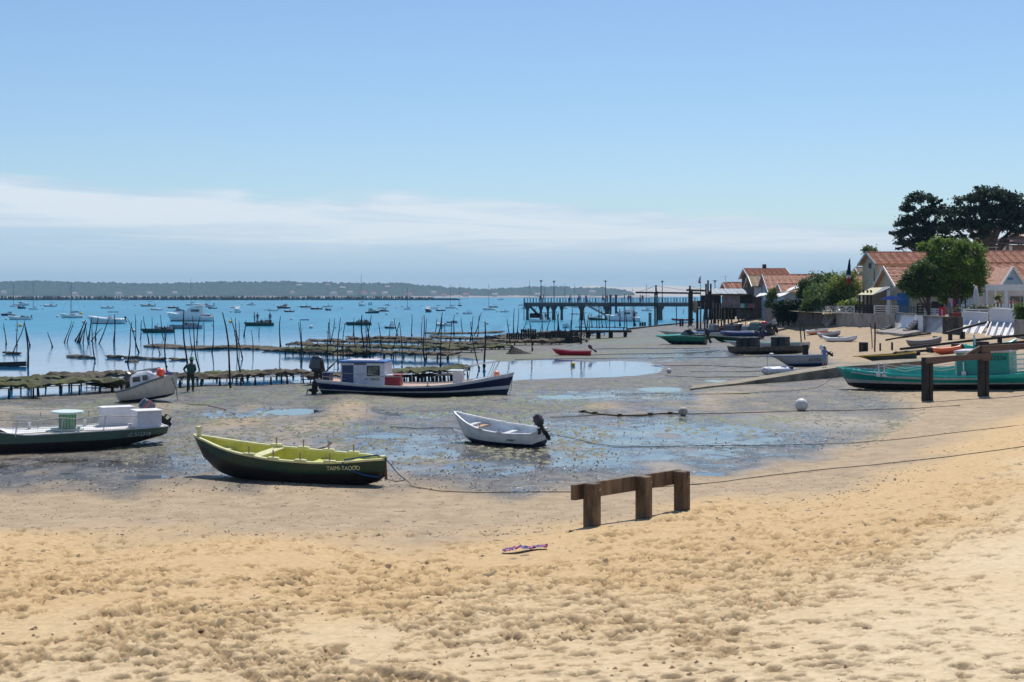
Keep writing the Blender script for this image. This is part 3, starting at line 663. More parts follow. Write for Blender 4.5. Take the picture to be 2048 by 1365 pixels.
# -------- ropes
def rope(label,pts,r=.02,m=None,name='mooring_rope',sag=0,cat='rope',knots=0,group=None):
    mb=MB(); pp=[]
    for i in range(len(pts)-1):
        a,b=pts[i],pts[i+1]; k=max(2,int((b-a).length/.5)); k=min(k,14)
        for j in range(k): 
            q=a.lerp(b,j/k); q=q+Vector((random.uniform(-.03,.03),random.uniform(-.05,.05),0)) if 0<j else q; pp.append(q)
    pp.append(pts[-1]); mb.tube(pp,r,0,5)
    for i in range(knots):
        q=pp[int((i+.5)/knots*len(pp))]; mb.ball(q,r*2.6,0,6,4,(1.5,1,1)); mb.tube([q,q+Vector((random.uniform(-.1,.1),-.05,-.1))],r*.7,0,4)
    return tag(mb.build(name,m or ROPE),label,cat,group)
def groundline(pix,lift=.02):
    out_=[]
    for px,py in pix: p=G(px,py); p.z=Hz(p.x,p.y)+lift; out_.append(p)
    return out_
# ---------------------------------------------------------------- boats lying on the flats
YEL=paint('lime_yellow_paint',(.62,.60,.13),.45,var=.1,scale=5); YELP=paint('pale_yellow_paint',(.70,.68,.33),.45); SAGE=paint('sage_green_paint',(.07,.135,.11),.4); MINT=paint('mint_green_paint',(.16,.42,.22),.5)
DKGL=paint('bottle_green_paint',(.012,.05,.03),.3); TARB=mat('tar_black',(.018,.015,.016),.35,var=.3,scale=2)
def seat_boat(rootz,a,b): return place_line(a,b)
# 1. green rowing boat with lime interior
a,b=P(403,951,.0),P(771,976,.0); hd,L=place_line(a,b)
rt=thing('rowing_boat','black and dark green rowing boat with lime yellow inside, tilted on the sand edge','rowing boat',(a.x,a.y,Hz(a.x+2,a.y-1)-.03),hd,rx=R(6))
hu=Hull(L,[(0,.03),(.1,.29),(.25,.55),(.5,.72),(.75,.64),(.9,.40),(1,.04)],[(0,.72),(.03,.45),(.08,.2),(.16,.06),(.28,0),(.9,0),(.96,.06),(1,.26)],[(0,1.06),(.1,.93),(.25,.78),(.5,.68),(.75,.65),(1,.72)],ROUND,rake=.06,srake=.16,vbow=.4)
hu.build(rt,[[(0,.95),(.12,.62),(.3,.46),(.6,.36),(1,.40)]],[TARB,DKGL],n=30); hu.interior(rt,YEL,.035,.16,28,t0=.03,t1=.96,ribs=0); hu.gunwale(rt,YELP,.075,.045,t1=.995)
mb=MB(); mb.box((.02,0,1.09),(.09,.09,.34),bev=.02); mb.box((.02,0,1.25),(.13,.13,.06)); mb.build('stern_post',YELP,rt)
mb=MB(); mb.box((L-.02,0,.72),(.12,.12,.12)); mb.box((L+.03,0,.44),(.05,.05,.5),1); mb.build('stem_cap',[YELP,mat('rusty_iron',(.16,.06,.03),.8)],rt)
for t_,w_,z_,mm in ((.13,.3,-.22,YELP),(.38,.34,-.10,YELP),(.17,.2,-.34,GREYP),(.63,.26,-.2,YEL),(.6,.2,-.33,GREYP),(.86,.45,-.12,YEL)):
    y=hu.half(t_)*.88; mb=MB(); mb.box((t_*L,0,hu.sheer(t_)+z_+(.06 if t_==.38 else 0)),(w_,2*y,.045),bev=.01); mb.build('thwart',mm,rt)
for t_ in (.36,.5,.64,.78):
    for sd_ in (1,-1):
        p=hu.pt(t_,sd_,1); mb=MB(); mb.box((p.x,p.y-sd_*.03,p.z+.03),(.34,.11,.06),0,bev=.02); mb.tube([(p.x,p.y-sd_*.03,p.z+.05),(p.x+.01,p.y-sd_*.03,p.z+.24)],.018,1,6); mb.build('thole_pin',[YELP,mat('bare_wood',(.35,.25,.16),.8)],rt)
p=hu.pt(.845,-1,.77); text('TAIMI-TAOUO',.14,YELP,rt,(p.x,p.y-.075,p.z+.01),(R(80),0,R(16)),font_scale_x=.93)
mb=MB(); mb.tube([hu.pt(.84,-1,1)+Vector((0,-.02,.02)),hu.pt(.84,-1,.8)+Vector((.02,-.04,0)),hu.pt(.92,-1,.45)+Vector((0,-.05,0)),hu.pt(.985,-1,.2)+Vector((0,-.05,0))],.016,0,5)
mb.tube([hu.pt(.84,-1,1)+Vector((0,.05,.05)),(L-.25,0.05,.77),(L+.05,0,.72)],.02,0,5); mb.build('painter_line',ROPEB,rt)
mw=rt.matrix_world.copy(); tip=mw@Vector((L+.06,0,.68)); low_=mw@Vector((L-.02,0,.2)); knot=G(811,968); knot.z=Hz(knot.x,knot.y)+.10
rope('blue rope running down from the bow of the lime yellow rowing boat',[tip,tip.lerp(knot,.5)-Vector((0,0,.04)),knot],.014,ROPEB)
rope('long dark rope trailing from the lime rowing boat to the wooden barrier',[low_,low_.lerp(knot,.6)-Vector((0,0,.05)),knot]+groundline([(822,974),(850,979),(880,984),(950,987),(1050,986),(1140,986),(1175,983)])+groundline([(1250,981),(1330,975),(1420,968),(1500,958),(1600,946),(1700,936),(1800,926),(1900,915),(1990,903),(2075,890)]),.010,knots=1)
rope('frayed weedy rope lying behind the lime yellow rowing boat',groundline([(602,904),(630,901),(650,896),(663,888),(656,883)]),.02)
# 2. white dinghy with outboard
a,b=P(1080,893,0),P(926,881,0); hd,L=place_line(a,b)
rt=thing('dinghy','white wooden dinghy with navy bottom and dark outboard on the wet flats','dinghy',(a.x,a.y,Hz(a.x,a.y)-.02),hd,rx=R(-7))
hu=Hull(L,[(0,.5),(.2,.62),(.45,.68),(.7,.58),(.88,.32),(1,.04)],[(0,0),(.85,.0),(.94,.06),(1,.3)],[(0,.50),(.3,.49),(.6,.56),(.85,.75),(1,.95)],ROUND,rake=.25,vbow=.5)
hu.build(rt,[[(0,.17),(1,.24)]],[NAVY,WHITE],n=26); hu.interior(rt,paint('bluish_white',(.62,.67,.72),.5),.03,.12,24,t0=.02,ribs=0); hu.gunwale(rt,WHITE,.06,.05)
for t_,w_,mm in ((.12,.3,WHITE),(.42,.22,WHITE),(.76,.22,mat('tan_wood',(.45,.28,.17),.6)),(.84,.2,WHITE)):
    mb=MB(); mb.box((t_*L,0,hu.sheer(t_)-.17),(w_,2*hu.half(t_)*.9,.04),bev=.01); mb.build('thwart',mm,rt)
for t_ in (.35,.6):
    for sd_ in (1,-1):
        p=hu.pt(t_,sd_,1); mb=MB(); mb.box((p.x,p.y-sd_*.02,p.z+.02),(.2,.07,.03)); mb.tube([(p.x,p.y-sd_*.02,p.z),(p.x,p.y-sd_*.02,p.z+.17)],.012); mb.build('rowlock',GREYP if sd_>0 else WHITE,rt)
outboard(rt,(0.0,0.0,.55),.62,R(32),cowl=paint('faded_black_cowl',(.05,.05,.055),.3),stripe=paint('maroon_trim',(.16,.03,.04),.5))
p=hu.pt(.22,1,.62); text('Jeune I',.13,mat('faint_black',(.03,.03,.04),.6),rt,(p.x,p.y+.012,p.z),(R(97),0,R(180)),shear=.25)
mw=rt.matrix_world.copy(); st_=mw@Vector((-.02,.05,.5))
rope('weedy mooring rope from the outboard of the white dinghy across the flats',[st_,G(1150,880)+Vector((0,0,.03))]+groundline([(1190,889),(1230,894),(1300,895),(1420,893),(1560,892),(1700,888),(1800,880),(1900,868),(2060,850)]),.010,knots=1)
rope('thin dark rope leading left from the bow of the white dinghy',groundline([(780,855),(830,858),(880,857),(905,857)])+[mw@Vector((L*.97,.1,.4))],.014)
# 3. long sage green barge at the left edge
a=P(318,888,0); a=Vector((-11.3,45.6,0)); b=a+Vector((-.83,-.55,0))*8.6; hd,L=place_line(a,b)
rt=thing('work_barge','long flat sage green work barge with white deck and mesh guard at the left edge','barge',(a.x,a.y,Hz(-14,43)-.02),hd,rx=R(-2),ry=R(-.3))
hu=Hull(L,[(0,.78),(.15,.9),(.5,.95),(.8,.8),(.93,.5),(1,.2)],[(0,.40),(.06,.27),(.14,.1),(.22,.0),(.85,0),(1,.3)],[(0,.64),(.3,.6),(.58,.58),(.62,.8),(1,.98)],FLAT,vbow=.2)
hu.build(rt,[[(0,.44),(.2,.32),(1,.36)]],[TARB,SAGE],n=40); hu.deck(rt,paint('deck_white',(.78,.77,.75),.6),0.0,.57,.015); hu.deck(rt,SAGE,.62,1,.02,name='foredeck'); hu.gunwale(rt,paint('rim_grey_white',(.6,.6,.6),.5),.05,.03,40,across=True)
def prx(s): return s
lk=mat('locker_white',(.74,.72,.74),.6,var=.06); 
for (x0,x1,y0,y1,h_) in ((.2,1.0,.15,.72,.52),(.75,1.75,-.75,-.3,.55)):
    mb=MB(); mb.box(((x0+x1)/2,(y0+y1)/2,.6+h_/2),(x1-x0,y1-y0,h_),bev=.015); mb.box(((x0+x1)/2,(y0+y1)/2,.62+h_),(x1-x0+.06,y1-y0+.06,.04),bev=.015); mb.build('locker',lk,rt)
mb=MB(); mb.lathe([(.24,0),(.24,.5)],0,20,(2.95,.0,.6)); mb.lathe([(.48,0),(.48,.06)],1,28,(2.95,0,1.1)); mb.lathe([(.5,0),(.5,.03)],1,28,(2.95,0,.6))
for i in range(16):
    q=i*2*PI/16; mb.tube([(2.95+.25*math.cos(q),.25*math.sin(q),.62),(2.95+.25*math.cos(q),.25*math.sin(q),1.1)],.008,2,4)
mb.build('cable_reel',[MINT,paint('pale_mint',(.6,.72,.66),.5),BLACK],rt)
for s_,y_ in ((2.1,.86),(3.4,.9),(4.75,.92),(2.1,-.8),(3.6,-.84)):
    mb=MB(); mb.tube([(s_,y_,.56),(s_-.06,y_,1.06)],.016); mb.build('stanchion',STEEL,rt)
mb=MB()
for y_ in (.87,-.82):
    for k in range(9): mb.tube([(1.1,y_,.62+k*.05),(3,y_+.01,.61+k*.05),(4.85,y_+.03,.60+k*.05)],.0035,0,3)
    for k in range(58): mb.tube([(1.1+k*.065,y_+.01,.6),(1.1+k*.065,y_+.01,1.03)],.0028,0,3)
mb.build('wire_mesh_guard',STEEL,rt)
mb=MB(); mb.tube([(1.0,.8,1.0),(2.1,.86,1.07),(2.8,.88,.99),(3.4,.9,1.06),(4.1,.92,1.0),(4.8,.92,1.06),(5.8,.9,1.1)],.014,0,5); mb.tube([(1.2,-.7,1.1),(2.4,-.8,1.14),(4,-.84,1.16),(5.6,-.8,1.1)],.014,0,5); mb.build('guard_rope',ROPEL,rt)
for s_,y_ in ((1.25,.78),(2.85,.82),(3.9,-.75),(2.2,-.7)):
    mb=MB(); mb.lathe([(.055,0),(.055,.17),(.065,.17),(.065,.2)],0,10,(s_,y_,.58)); mb.build('bollard',WHITE,rt)
mb=MB(); mb.tube([(.9,.6,.605),(2,.66,.6),(3.2,.5,.6),(4.6,.7,.6)],.012,0,4); mb.build('deck_line',mat('rust_rope',(.3,.2,.13),.9),rt)
p=hu.pt(.105,1,.5); text('AC 512719',.17,paint('pale_grey_letters',(.42,.47,.45),.6),rt,(p.x+.1,p.y+.06,p.z+.03),(R(96),0,R(176)))
outboard(rt,(.28,-.1,.78),.88,R(50),cowl=paint('slate_cowl',(.11,.13,.16),.25),stripe=paint('pink_trim',(.6,.12,.15),.5))
# 4. small white cabin boat, leaning
a=P(264,796,0); b=P(337,803,0); hd,L=place_line(a,b); L*=1.12
rt=thing('cabin_boat','small white cabin boat with grey rim leaning on the mud beside the hatted man','cabin boat',(a.x-.1,a.y+.2,Hz(a.x,a.y)-.03),hd,rx=R(9),ry=R(-6))
hu=Hull(L,[(0,.72),(.3,.88),(.6,.86),(.85,.62),(1,.38)],[(0,.0),(.8,0),(.93,.02),(1,.10)],[(0,.58),(.3,.62),(.6,.74),(1,.98)],ROUND,rake=.22,vbow=.15)
hu.build(rt,[[(0,.14),(1,.16)]],[paint('slate_bottom',(.05,.065,.09),.4),paint('ivory_hull',(.66,.62,.56),.35)],n=24); hu.interior(rt,WHITE,.04,.3,12,t0=.02,t1=.42); hu.deck(rt,WHITE,.40,1,.03,camber=.05); hu.gunwale(rt,paint('slate_rim',(.14,.17,.2),.5),.07,.09)
cw=paint('gloss_white',(.8,.8,.8),.25); mb=MB()
rg=[]
for x_,w_,zt in ((1.15,.52,1.16),(1.3,.56,1.26),(1.9,.56,1.31),(2.5,.50,1.31),(2.95,.36,1.12)):
    z0=hu.sheer(x_/L)-.05; rg.append([mb.pt((x_,w_+.06,z0)),mb.pt((x_,w_,zt-.12)),mb.pt((x_,w_*.8,zt-.02)),mb.pt((x_,0,zt+.04)),mb.pt((x_,-w_*.8,zt-.02)),mb.pt((x_,-w_,zt-.12)),mb.pt((x_,-w_-.06,z0))])
mb.loft(rg,0,False); mb.face(rg[0]); mb.face(rg[-1][::-1]); cab=mb.build('cabin',cw,rt)
for sd_ in (-1,1):
    for x0,x1 in ((1.5,2.1),(2.35,2.7)):
        mb=MB(); mb.box(((x0+x1)/2,sd_*.575,1.02+.03*(x0>2)),(x1-x0,.03,.22),bev=.01,rot=Matrix.Rotation(sd_*R(9),3,'X')); mb.build('window',mat('maroon_glass',(.05,.015,.02),.08),rt)
mb=MB(); mb.box((1.14,-.05,1.0),(.03,.5,.36)); mb.build('hatch',GLASSD,rt)
mb=MB(); mb.box((1.95,.18,1.36),(1.2,.05,.05)); mb.box((1.95,-.2,1.36),(1.2,.05,.05)); mb.box((2.6,0,1.36),(.3,.3,.05)); mb.build('roof_rail',GREYP,rt)
outboard(rt,(0,0.1,.72),.8,R(35),cowl=DGREY)
mb=MB(); mb.ball((L*.93,-.15,1.16),.2,0,14,9); o=mb.build('buoy_fender',paint('coral_red',(.9,.10,.05),.35),None,smooth=True); o.location=(0,0,0); o.data.transform(rt.matrix_world); tag(o,'coral red ball buoy lying on the bow of the leaning white cabin boat','buoy')
mb=MB(); mb.box((L*.97,.12,1.06),(.22,.26,.12),bev=.04); o=mb.build('folded_cloth',paint('indigo_cloth',(.03,.05,.2),.9),None); o.data.transform(rt.matrix_world); tag(o,'dark indigo bundle beside the red ball on the white cabin boat','bundle')
mw=rt.matrix_world.copy()
rope('reddish rope hanging from the bow of the leaning white cabin boat onto the mud',[mw@Vector((L+.15,.1,.95)),mw@Vector((L+.3,.1,.4)),G(356,799),G(366,806)]+groundline([(380,810),(410,811),(450,820),(470,830)]),.018,mat('rusty_rope',(.22,.12,.09),.9))
# 5. navy launch with wheelhouse
a=P(652,783,0); b=P(1014,787,0); hd,L=place_line(a,b)
rt=thing('motor_launch','long navy launch with blue-roofed white wheelhouse lying on the flats','launch',(a.x,a.y,Hz(a.x+4,a.y)-.02),hd,rx=R(1))
hu=Hull(L,[(0,.95),(.2,1.15),(.5,1.2),(.75,1.0),(.92,.5),(1,.05)],[(0,0),(.03,0),(.93,-.02),(1,.12)],[(0,.84),(.15,.72),(.3,.6),(.45,.56),(.65,.60),(.82,.84),(1,1.2)],PEAR,rake=.35,srake=.25)
LB=paint('launch_navy',(.01,.02,.075),.28); LG=paint('launch_bottom',(.02,.05,.075),.45); LW=paint('launch_white',(.74,.74,.76),.3); LS=paint('launch_stripe',(.05,.15,.35),.3)
hu.build(rt,[[(0,.33),(.3,.24),(.7,.26),(1,.42)],[(0,.38),(.3,.29),(.7,.34),(1,.60)],[(0,.68),(.15,.56),(.3,.48),(.5,.47),(.7,.52),(.85,.74),(1,1.0)],[(0,.71),(.15,.59),(.3,.5),(.5,.49),(.7,.54),(.85,.77),(1,1.03)]],[LG,LW,LB,LS,LW],n=36)
hu.deck(rt,mat('sandy_deck',(.5,.33,.24),.8),.0,.80,.04); hu.deck(rt,LW,.80,1,.03,name='foredeck',camber=.04); hu.gunwale(rt,LW,.05,.05,34); 
def sx(px): return (px-648)/40.6
mb=MB(); x0,x1=sx(687),sx(776); zb=.55; zt=1.66
mb.box(((x0+x1)/2,0,(zb+zt)/2),(x1-x0,1.5,zt-zb)); mb.build('wheelhouse',LW,rt)
mb=MB(); mb.box(((x0+x1)/2-.02,0,zt+.04),(x1-x0+.18,1.7,.09),bev=.03); mb.box(((x0+x1)/2-.1,0,zt+.10),(x1-x0-.7,1.2,.05),1,bev=.02); mb.build('roof',[BLUEP,paint('pinkish_white',(.7,.6,.62),.4)],rt)
mb=MB(); mb.box((sx(702),-.765,1.05),(sx(714)-sx(691),.02,.98)); mb.build('door',paint('door_navy',(.02,.05,.16),.35),rt)
mb=MB(); mb.box((sx(727),-.762,1.60),(sx(739)-sx(714),.02,.07)); mb.box((sx(727),-.762,1.08),(.9,.012,.9),1); mb.build('side_panel',[paint('door_navy',(.02,.05,.16)),paint('panel_bluewhite',(.62,.66,.76),.35)],rt)
mb=MB(); wx=(sx(741)+sx(766))/2; mb.box((wx,-.765,1.27),(.64,.03,.5)); f=mb.build('window',BLACK,rt); mb=MB(); mb.box((wx,-.785,1.27),(.52,.01,.40)); mb.build('pane',mat('murky_glass',(.22,.25,.2),.15,var=.4,scale=2),f)
text('AC 709187',.18,mat('faint_black',(.03,.03,.04),.6),rt,(wx-.05,-.765,.86),(R(90),0,0),font_scale_x=.9)
for x_,w_,d_,h_,mm,cap in ((sx(656),.42,.5,.42,LB,BLUEP),(sx(784),.5,.6,.48,REDP,LW),(sx(799),.34,.6,.5,REDP,REDP)):
    mb=MB(); mb.box((x_,-.35,.6+h_/2+(.12 if x_<1 else -.05)),(w_,d_,h_),bev=.03); mb.box((x_,-.35,.62+h_+(.12 if x_<1 else -.05)),(w_+.04,d_+.04,.06),1,bev=.02); mb.build('cool_box',[paint('crimson',(.28,.015,.03),.5) if mm is REDP else mm,cap if cap is not REDP else paint('crimson_lid',(.35,.04,.05),.5)],rt)
mb=MB(); mb.box((sx(918),0,.9),(.42,.6,.72),taper=1.12); mb.box((sx(918)-.1,0,1.28),(.75,.8,.05),bev=.02); mb.build('console',LW,rt)
mb=MB()
for y_ in (-1.0,1.0):
    mb.tube([(.1,y_*.9,.8),(.1,y_*.9,1.2),(2.5,y_,1.12),(sx(776),y_*1.02,1.02),(sx(812),y_,1.03),(sx(815),y_,.9),(sx(815),y_,.55)],.018,0,5); mb.tube([(.1,y_*.9,1.0),(sx(700),y_,.88)],.012,0,4)
    for x_ in (.5,sx(731)): mb.tube([(x_,y_,.6),(x_,y_,1.1)],.014,0,4)
mb.build('guard_rail',STEEL,rt)
mb=MB()
for sd_ in (-1,1):
    pa=hu.pt(.76,sd_,1,-.08); pb_=hu.pt(.97,sd_,1,-.04)
    mb.tube([pa,pa+Vector((.15,0,.75)),(sx(960),sd_*.55,1.62),(sx(995),sd_*.3,1.72),(sx(1003),0,1.74)],.018,0,5); mb.tube([(sx(990),sd_*.3,1.7),(sx(978),sd_*.45,.95)],.015,0,4); mb.tube([(sx(1000),sd_*.1,1.74),(sx(985),sd_*.35,1.0)],.015,0,4); mb.tube([(sx(932),sd_*.8,.8),(sx(936),sd_*.75,1.4),(sx(962),sd_*.55,1.6)],.014,0,4)
mb.build('bow_rail',STEEL,rt)
mb=MB(); mb.tube([(sx(866),-1.15,.55),(sx(867),-1.15,.86)],.03,0,6); mb.tube([(sx(867)-.1,-1.15,.6),(sx(867)+.1,-1.15,.6)],.03); mb.build('cleat',STEEL,rt)
mb=MB(); mb.ball((sx(995),-.1,1.12),.16,0,12,8); o=mb.build('ball_buoy',paint('salmon_buoy',(.9,.3,.15),.4),None,smooth=True); o.data.transform(rt.matrix_world); tag(o,'small salmon ball buoy on the foredeck of the navy launch','buoy')
outboard(rt,(-.05,-.35,1.0),1.35,R(5),cowl=paint('slate_cowl2',(.055,.07,.085),.35)); outboard(rt,(-.12,.25,.95),.8,R(0),cowl=RUBBER)
mb=MB(); mb.tube([(.1,-.5,1.0),(-.05,-.5,1.75)],.07,0,6); mb.tube([(.1,-.5,1.15),(.55,-.4,1.6)],.04,0,6); mb.tube([(.3,-.5,1.4),(.7,-.3,1.75)],.02,0,6); mb.build('steering_arm',mat('maroon_dark',(.07,.03,.035),.6),rt)
rope('thin chain hanging from the bow of the navy launch to the mud',[rt.matrix_world@Vector((L+.28,0,1.0)),rt.matrix_world@Vector((L+.2,-.1,.3)),G(1019,786)],.012)
# ---- generic beached boats
def beached(name,label,cat,S,B_,hs,beam,bands,mats,prof=ROUND,inside=None,rim=None,group=None,roll=0,rake=.2,open_=True,transom=.75,floor=.12,z=None,lift=-.02,n=18,keelbow=.3,ribs=0,srake=0,vbow=.6,pitch=0):
    """S,B_: photo points under stern and bow; hs: sheer heights stern, middle, bow in metres"""
    a,b=G(*S),G(*B_); hd,L=place_line(a,b)
    za,zb=Hz(a.x,a.y),Hz(b.x,b.y)
    rt=thing(name,label,cat,(a.x,a.y,za+lift),hd,group,rx=roll,ry=-math.atan2(zb-za,L)+pitch)
    hu=Hull(L,[(0,beam/2*transom),(.3,beam/2*.97),(.55,beam/2),(.8,beam/2*.72),(.93,beam/2*.35),(1,.03)],[(0,0),(.82,0),(.93,hs[2]*keelbow*.35),(1,hs[2]*keelbow)],[(0,hs[0]),(.3,(hs[0]+hs[1]*2)/3),(.55,hs[1]),(.8,(hs[1]+hs[2])/2),(1,hs[2])],prof,rake=rake,srake=srake,vbow=vbow)
    hu.build(rt,bands,mats,n=n)
    if open_: hu.interior(rt,inside or GREYP,.04,floor,n,t0=.02,ribs=ribs)
    hu.gunwale(rt,rim or WHITE,.05,.05,n)
    return rt,hu,L
def thwarts(rt,hu,L,ts,m,dz=-.15,w=.22):
    for t_ in ts: mb=MB(); mb.box((t_*L,0,hu.sheer(t_)+dz),(w,2*hu.half(t_)*.9,.04)); mb.build('thwart',m,rt)
rt,hu,L=beached('dinghy','bright red plastic dinghy with small dark outboard beside the tide channel','dinghy',(1182,711),(1112,711),(.38,.36,.58),1.4,[[(0,.03),(1,.05)]],[paint('dark_red',(.2,.01,.03),.5),paint('bright_red',(.62,.015,.06),.3)],inside=paint('inner_red',(.5,.03,.06),.5),rim=paint('rim_red',(.72,.1,.14),.4),rake=.35)
outboard(rt,(0,0,.45),.62,R(50),cowl=paint('cowl_maroon',(.12,.01,.03),.3)); thwarts(rt,hu,L,(.3,.6),REDP)
rt,hu,L=beached('speedboat','emerald green speedboat with raked windscreen and black outboard','speedboat',(1410,690),(1330,689),(.8,.95,.80),2.0,[[(0,.36),(.5,.36),(1,.42)],[(0,.74),(.5,.86),(1,.76)]],[paint('speed_black',(.01,.012,.03),.25),paint('emerald',(.0,.16,.10),.25),paint('emerald_top',(.02,.36,.22),.25)],open_=False,rim=paint('rim_mint',(.3,.55,.45),.4),rake=1.0,keelbow=.7,vbow=.9)
hu.deck(rt,paint('emerald_top',(.02,.36,.22)),.42,1,.0,camber=.12); hu.deck(rt,mat('cockpit_dark',(.06,.06,.07),.6),.02,.42,.25,name='cockpit')
mb=MB()
for y0,y1 in ((-.75,0),(0,.75)): mb.poly([(2.3,y0,.95),(2.3,y1,.95),(1.8,y1*.9,1.45),(1.8,y0*.9,1.45)])
mb.poly([(2.3,-.75,.95),(1.8,-.68,1.45),(1.3,-.8,1.0)]); mb.poly([(2.3,.75,.95),(1.8,.68,1.45),(1.3,.8,1.0)]); ws=mb.build('windscreen',mat('tinted_screen',(.10,.13,.15),.1),rt)
mb=MB(); mb.tube([(1.0,-.85,.95),(1.5,-.7,1.85),(1.5,.7,1.85),(1.0,.85,.95)],.025,0,5); mb.tube([(1.5,-.7,1.85),(2.0,-.7,1.3)],.02,0,5); mb.build('arch_frame',BLACK,rt); mb=MB(); mb.box((.6,0,.85),(.8,1.3,.35),bev=.05); mb.build('seat',mat('cockpit_dark',(.06,.06,.07)),rt)
outboard(rt,(-.1,0,.8),1.0,R(18),cowl=BLACK)
rt,hu,L=beached('skiff','long pale grey skiff with teal bottom, behind the emerald speedboat','skiff',(1445,676),(1330,676),(.6,.6,.8),1.7,[[(0,.18),(1,.22)]],[paint('teal_bottom',(.03,.15,.16),.4),paint('pale_grey_hull',(.6,.6,.6),.35)],rake=.8,keelbow=.6,inside=BLUEP)
mb=MB(); mb.box((2.6,0,.55),(2.0,1.2,.3),bev=.1); mb.build('boat_cover',paint('bright_blue_cover',(.1,.25,.6),.6),rt)
rt,hu,L=beached('oyster_barge','long charcoal work boat heaped with dark gear below the stilt hut','work boat',(1545,671),(1400,674),(.75,.7,.85),2.4,[[(0,.2),(1,.2)]],[BLACK,mat('charcoal_hull',(.06,.07,.08),.6)],prof=FLAT,rake=.5,inside=DGREY,rim=DGREY,floor=.4)
for x_,w_,h_,mm,nm in ((7.6,.7,.9,GREYP,'crate'),(6.2,1.0,.55,mat('dull_red_gear',(.12,.02,.03),.8),'tarpaulin'),(5.2,1.6,.75,mat('grey_tarp',(.09,.10,.12),.7),'tarpaulin'),(4.2,.6,.8,mat('brown_gear',(.1,.05,.05),.8),'crate'),(3.3,.9,.6,GREYP,'crate'),(2.1,1.2,.95,paint('seagreen_box',(.10,.2,.19),.6),'locker'),(.9,.8,.75,DGREY,'engine_box')):
    mb=MB(); mb.box((x_,-.2,.55+h_/2),(w_,1.3,h_),bev=.07,taper=.92); mb.box((x_+.1,-.2,.58+h_),(w_*.7,.9,.08)); mb.build(nm,mm,rt)
for x_,y_ in ((6.9,.2),(5.9,-.4),(4.7,-.3),(3.9,.1),(2.9,-.5)):
    mb=MB(); mb.ball((x_,y_,1.35),.22,0,8,6,(1.2,1,.6)); mb.tube([(x_-.3,y_,1.2),(x_+.4,y_-.2,1.5)],.04,0,5); mb.build('gear_bundle',mat('pale_gear',(.35,.36,.38),.7) if x_>4.5 else DGREY,rt)
mb=MB(); mb.ball((1.32,-.75,1.35),.36,0,14,9,(1,1,.9)); o=mb.build('ball_buoy',paint('vivid_red',(.62,.01,.05),.35),None,smooth=True); o.data.transform(rt.matrix_world); tag(o,'vivid red ball buoy on the gear-laden charcoal work boat','buoy')
outboard(rt,(-.1,0,.95),1.1,R(15),cowl=paint('cowl_greywhite',(.4,.42,.44),.35)); 
rt,hu,L=beached('flat_boat','long dark green open boat with thin pale rim right of the emerald speedboat','open boat',(1512,684),(1428,685),(.52,.55,.75),1.7,[[(0,.14),(1,.14)]],[BLACK,DKGREEN],rake=.9,keelbow=.7,inside=mat('drab_green',(.06,.09,.06),.7),rim=paint('pale_rim',(.55,.6,.55),.5)); outboard(rt,(0,0,.65),.7,R(30)); thwarts(rt,hu,L,(.3,.6),YEL)
rt,hu,L=beached('inflatable_boat','navy and white rigid inflatable with raised dark outboard near the slip boats','inflatable boat',(1521,679),(1448,678),(.65,.62,.72),1.9,[[(0,.2),(1,.25)]],[WHITE,paint('royal_navy',(.01,.03,.16),.5)],rake=.3,rim=paint('royal_navy',(.01,.03,.16)),inside=GREYP)
for sd_ in (-1,1):
    mb=MB(); mb.tube([hu.pt(t_/12,sd_,1)+Vector((0,0,0)) for t_ in range(13)],.2,0,8); mb.build('side_tube',paint('royal_navy',(.01,.03,.16)),rt,smooth=True)
mb=MB(); mb.box((1.9,0,.88),(1.7,.5,.14),bev=.04); mb.build('seat',WHITE,rt); outboard(rt,(0,0,.85),.9,R(55))
rt,hu,L=beached('workboat','dark open workboat with blue cover and two tilted motors at the foot of the beach','workboat',(1543,670),(1505,672),(.7,.7,.8),1.6,[[(0,.2),(1,.2)]],[BLACK,DGREY],inside=BLACK,rim=DGREY); outboard(rt,(0,0.3,.8),.9,R(50)); outboard(rt,(0,-.4,.8),.9,R(60),cowl=GREYP)
mb=MB(); mb.box((1.3,0,.85),(1.4,1.3,.3),bev=.1,taper=.8); mb.build('boat_cover',BLUEP,rt)
rt,hu,L=beached('fishing_dinghy','white dinghy with pale mint rim half hidden by dark oyster crates','dinghy',(1610,700),(1466,702),(.62,.62,.9),1.9,[[(0,.14),(1,.16)]],[BLUEP,paint('grey_white_hull',(.5,.52,.55),.4)],rake=1.0,keelbow=.7,inside=paint('mint_in',(.35,.55,.5),.5),rim=paint('mint_rim',(.45,.68,.62),.4)); thwarts(rt,hu,L,(.3,.6),WHITE)
rt,hu,L=beached('wooden_barge','flat rotting timber barge carrying stacks of black oyster crates','barge',(1603,706),(1458,708),(.55,.52,.62),2.2,[[(0,.22),(1,.22)]],[TARB,mat('rotten_wood',(.16,.12,.09),.9,var=.4)],prof=FLAT,rake=.15,keelbow=.2,open_=False,rim=mat('rotten_wood',(.16,.12,.09)),vbow=0); hu.deck(rt,mat('sunlit_planks',(.38,.30,.21),.85,var=.2),0,1,.02)
crt=mat('crate_black',(.03,.036,.04),.7); bt=rt.matrix_world.copy(); bLL=L
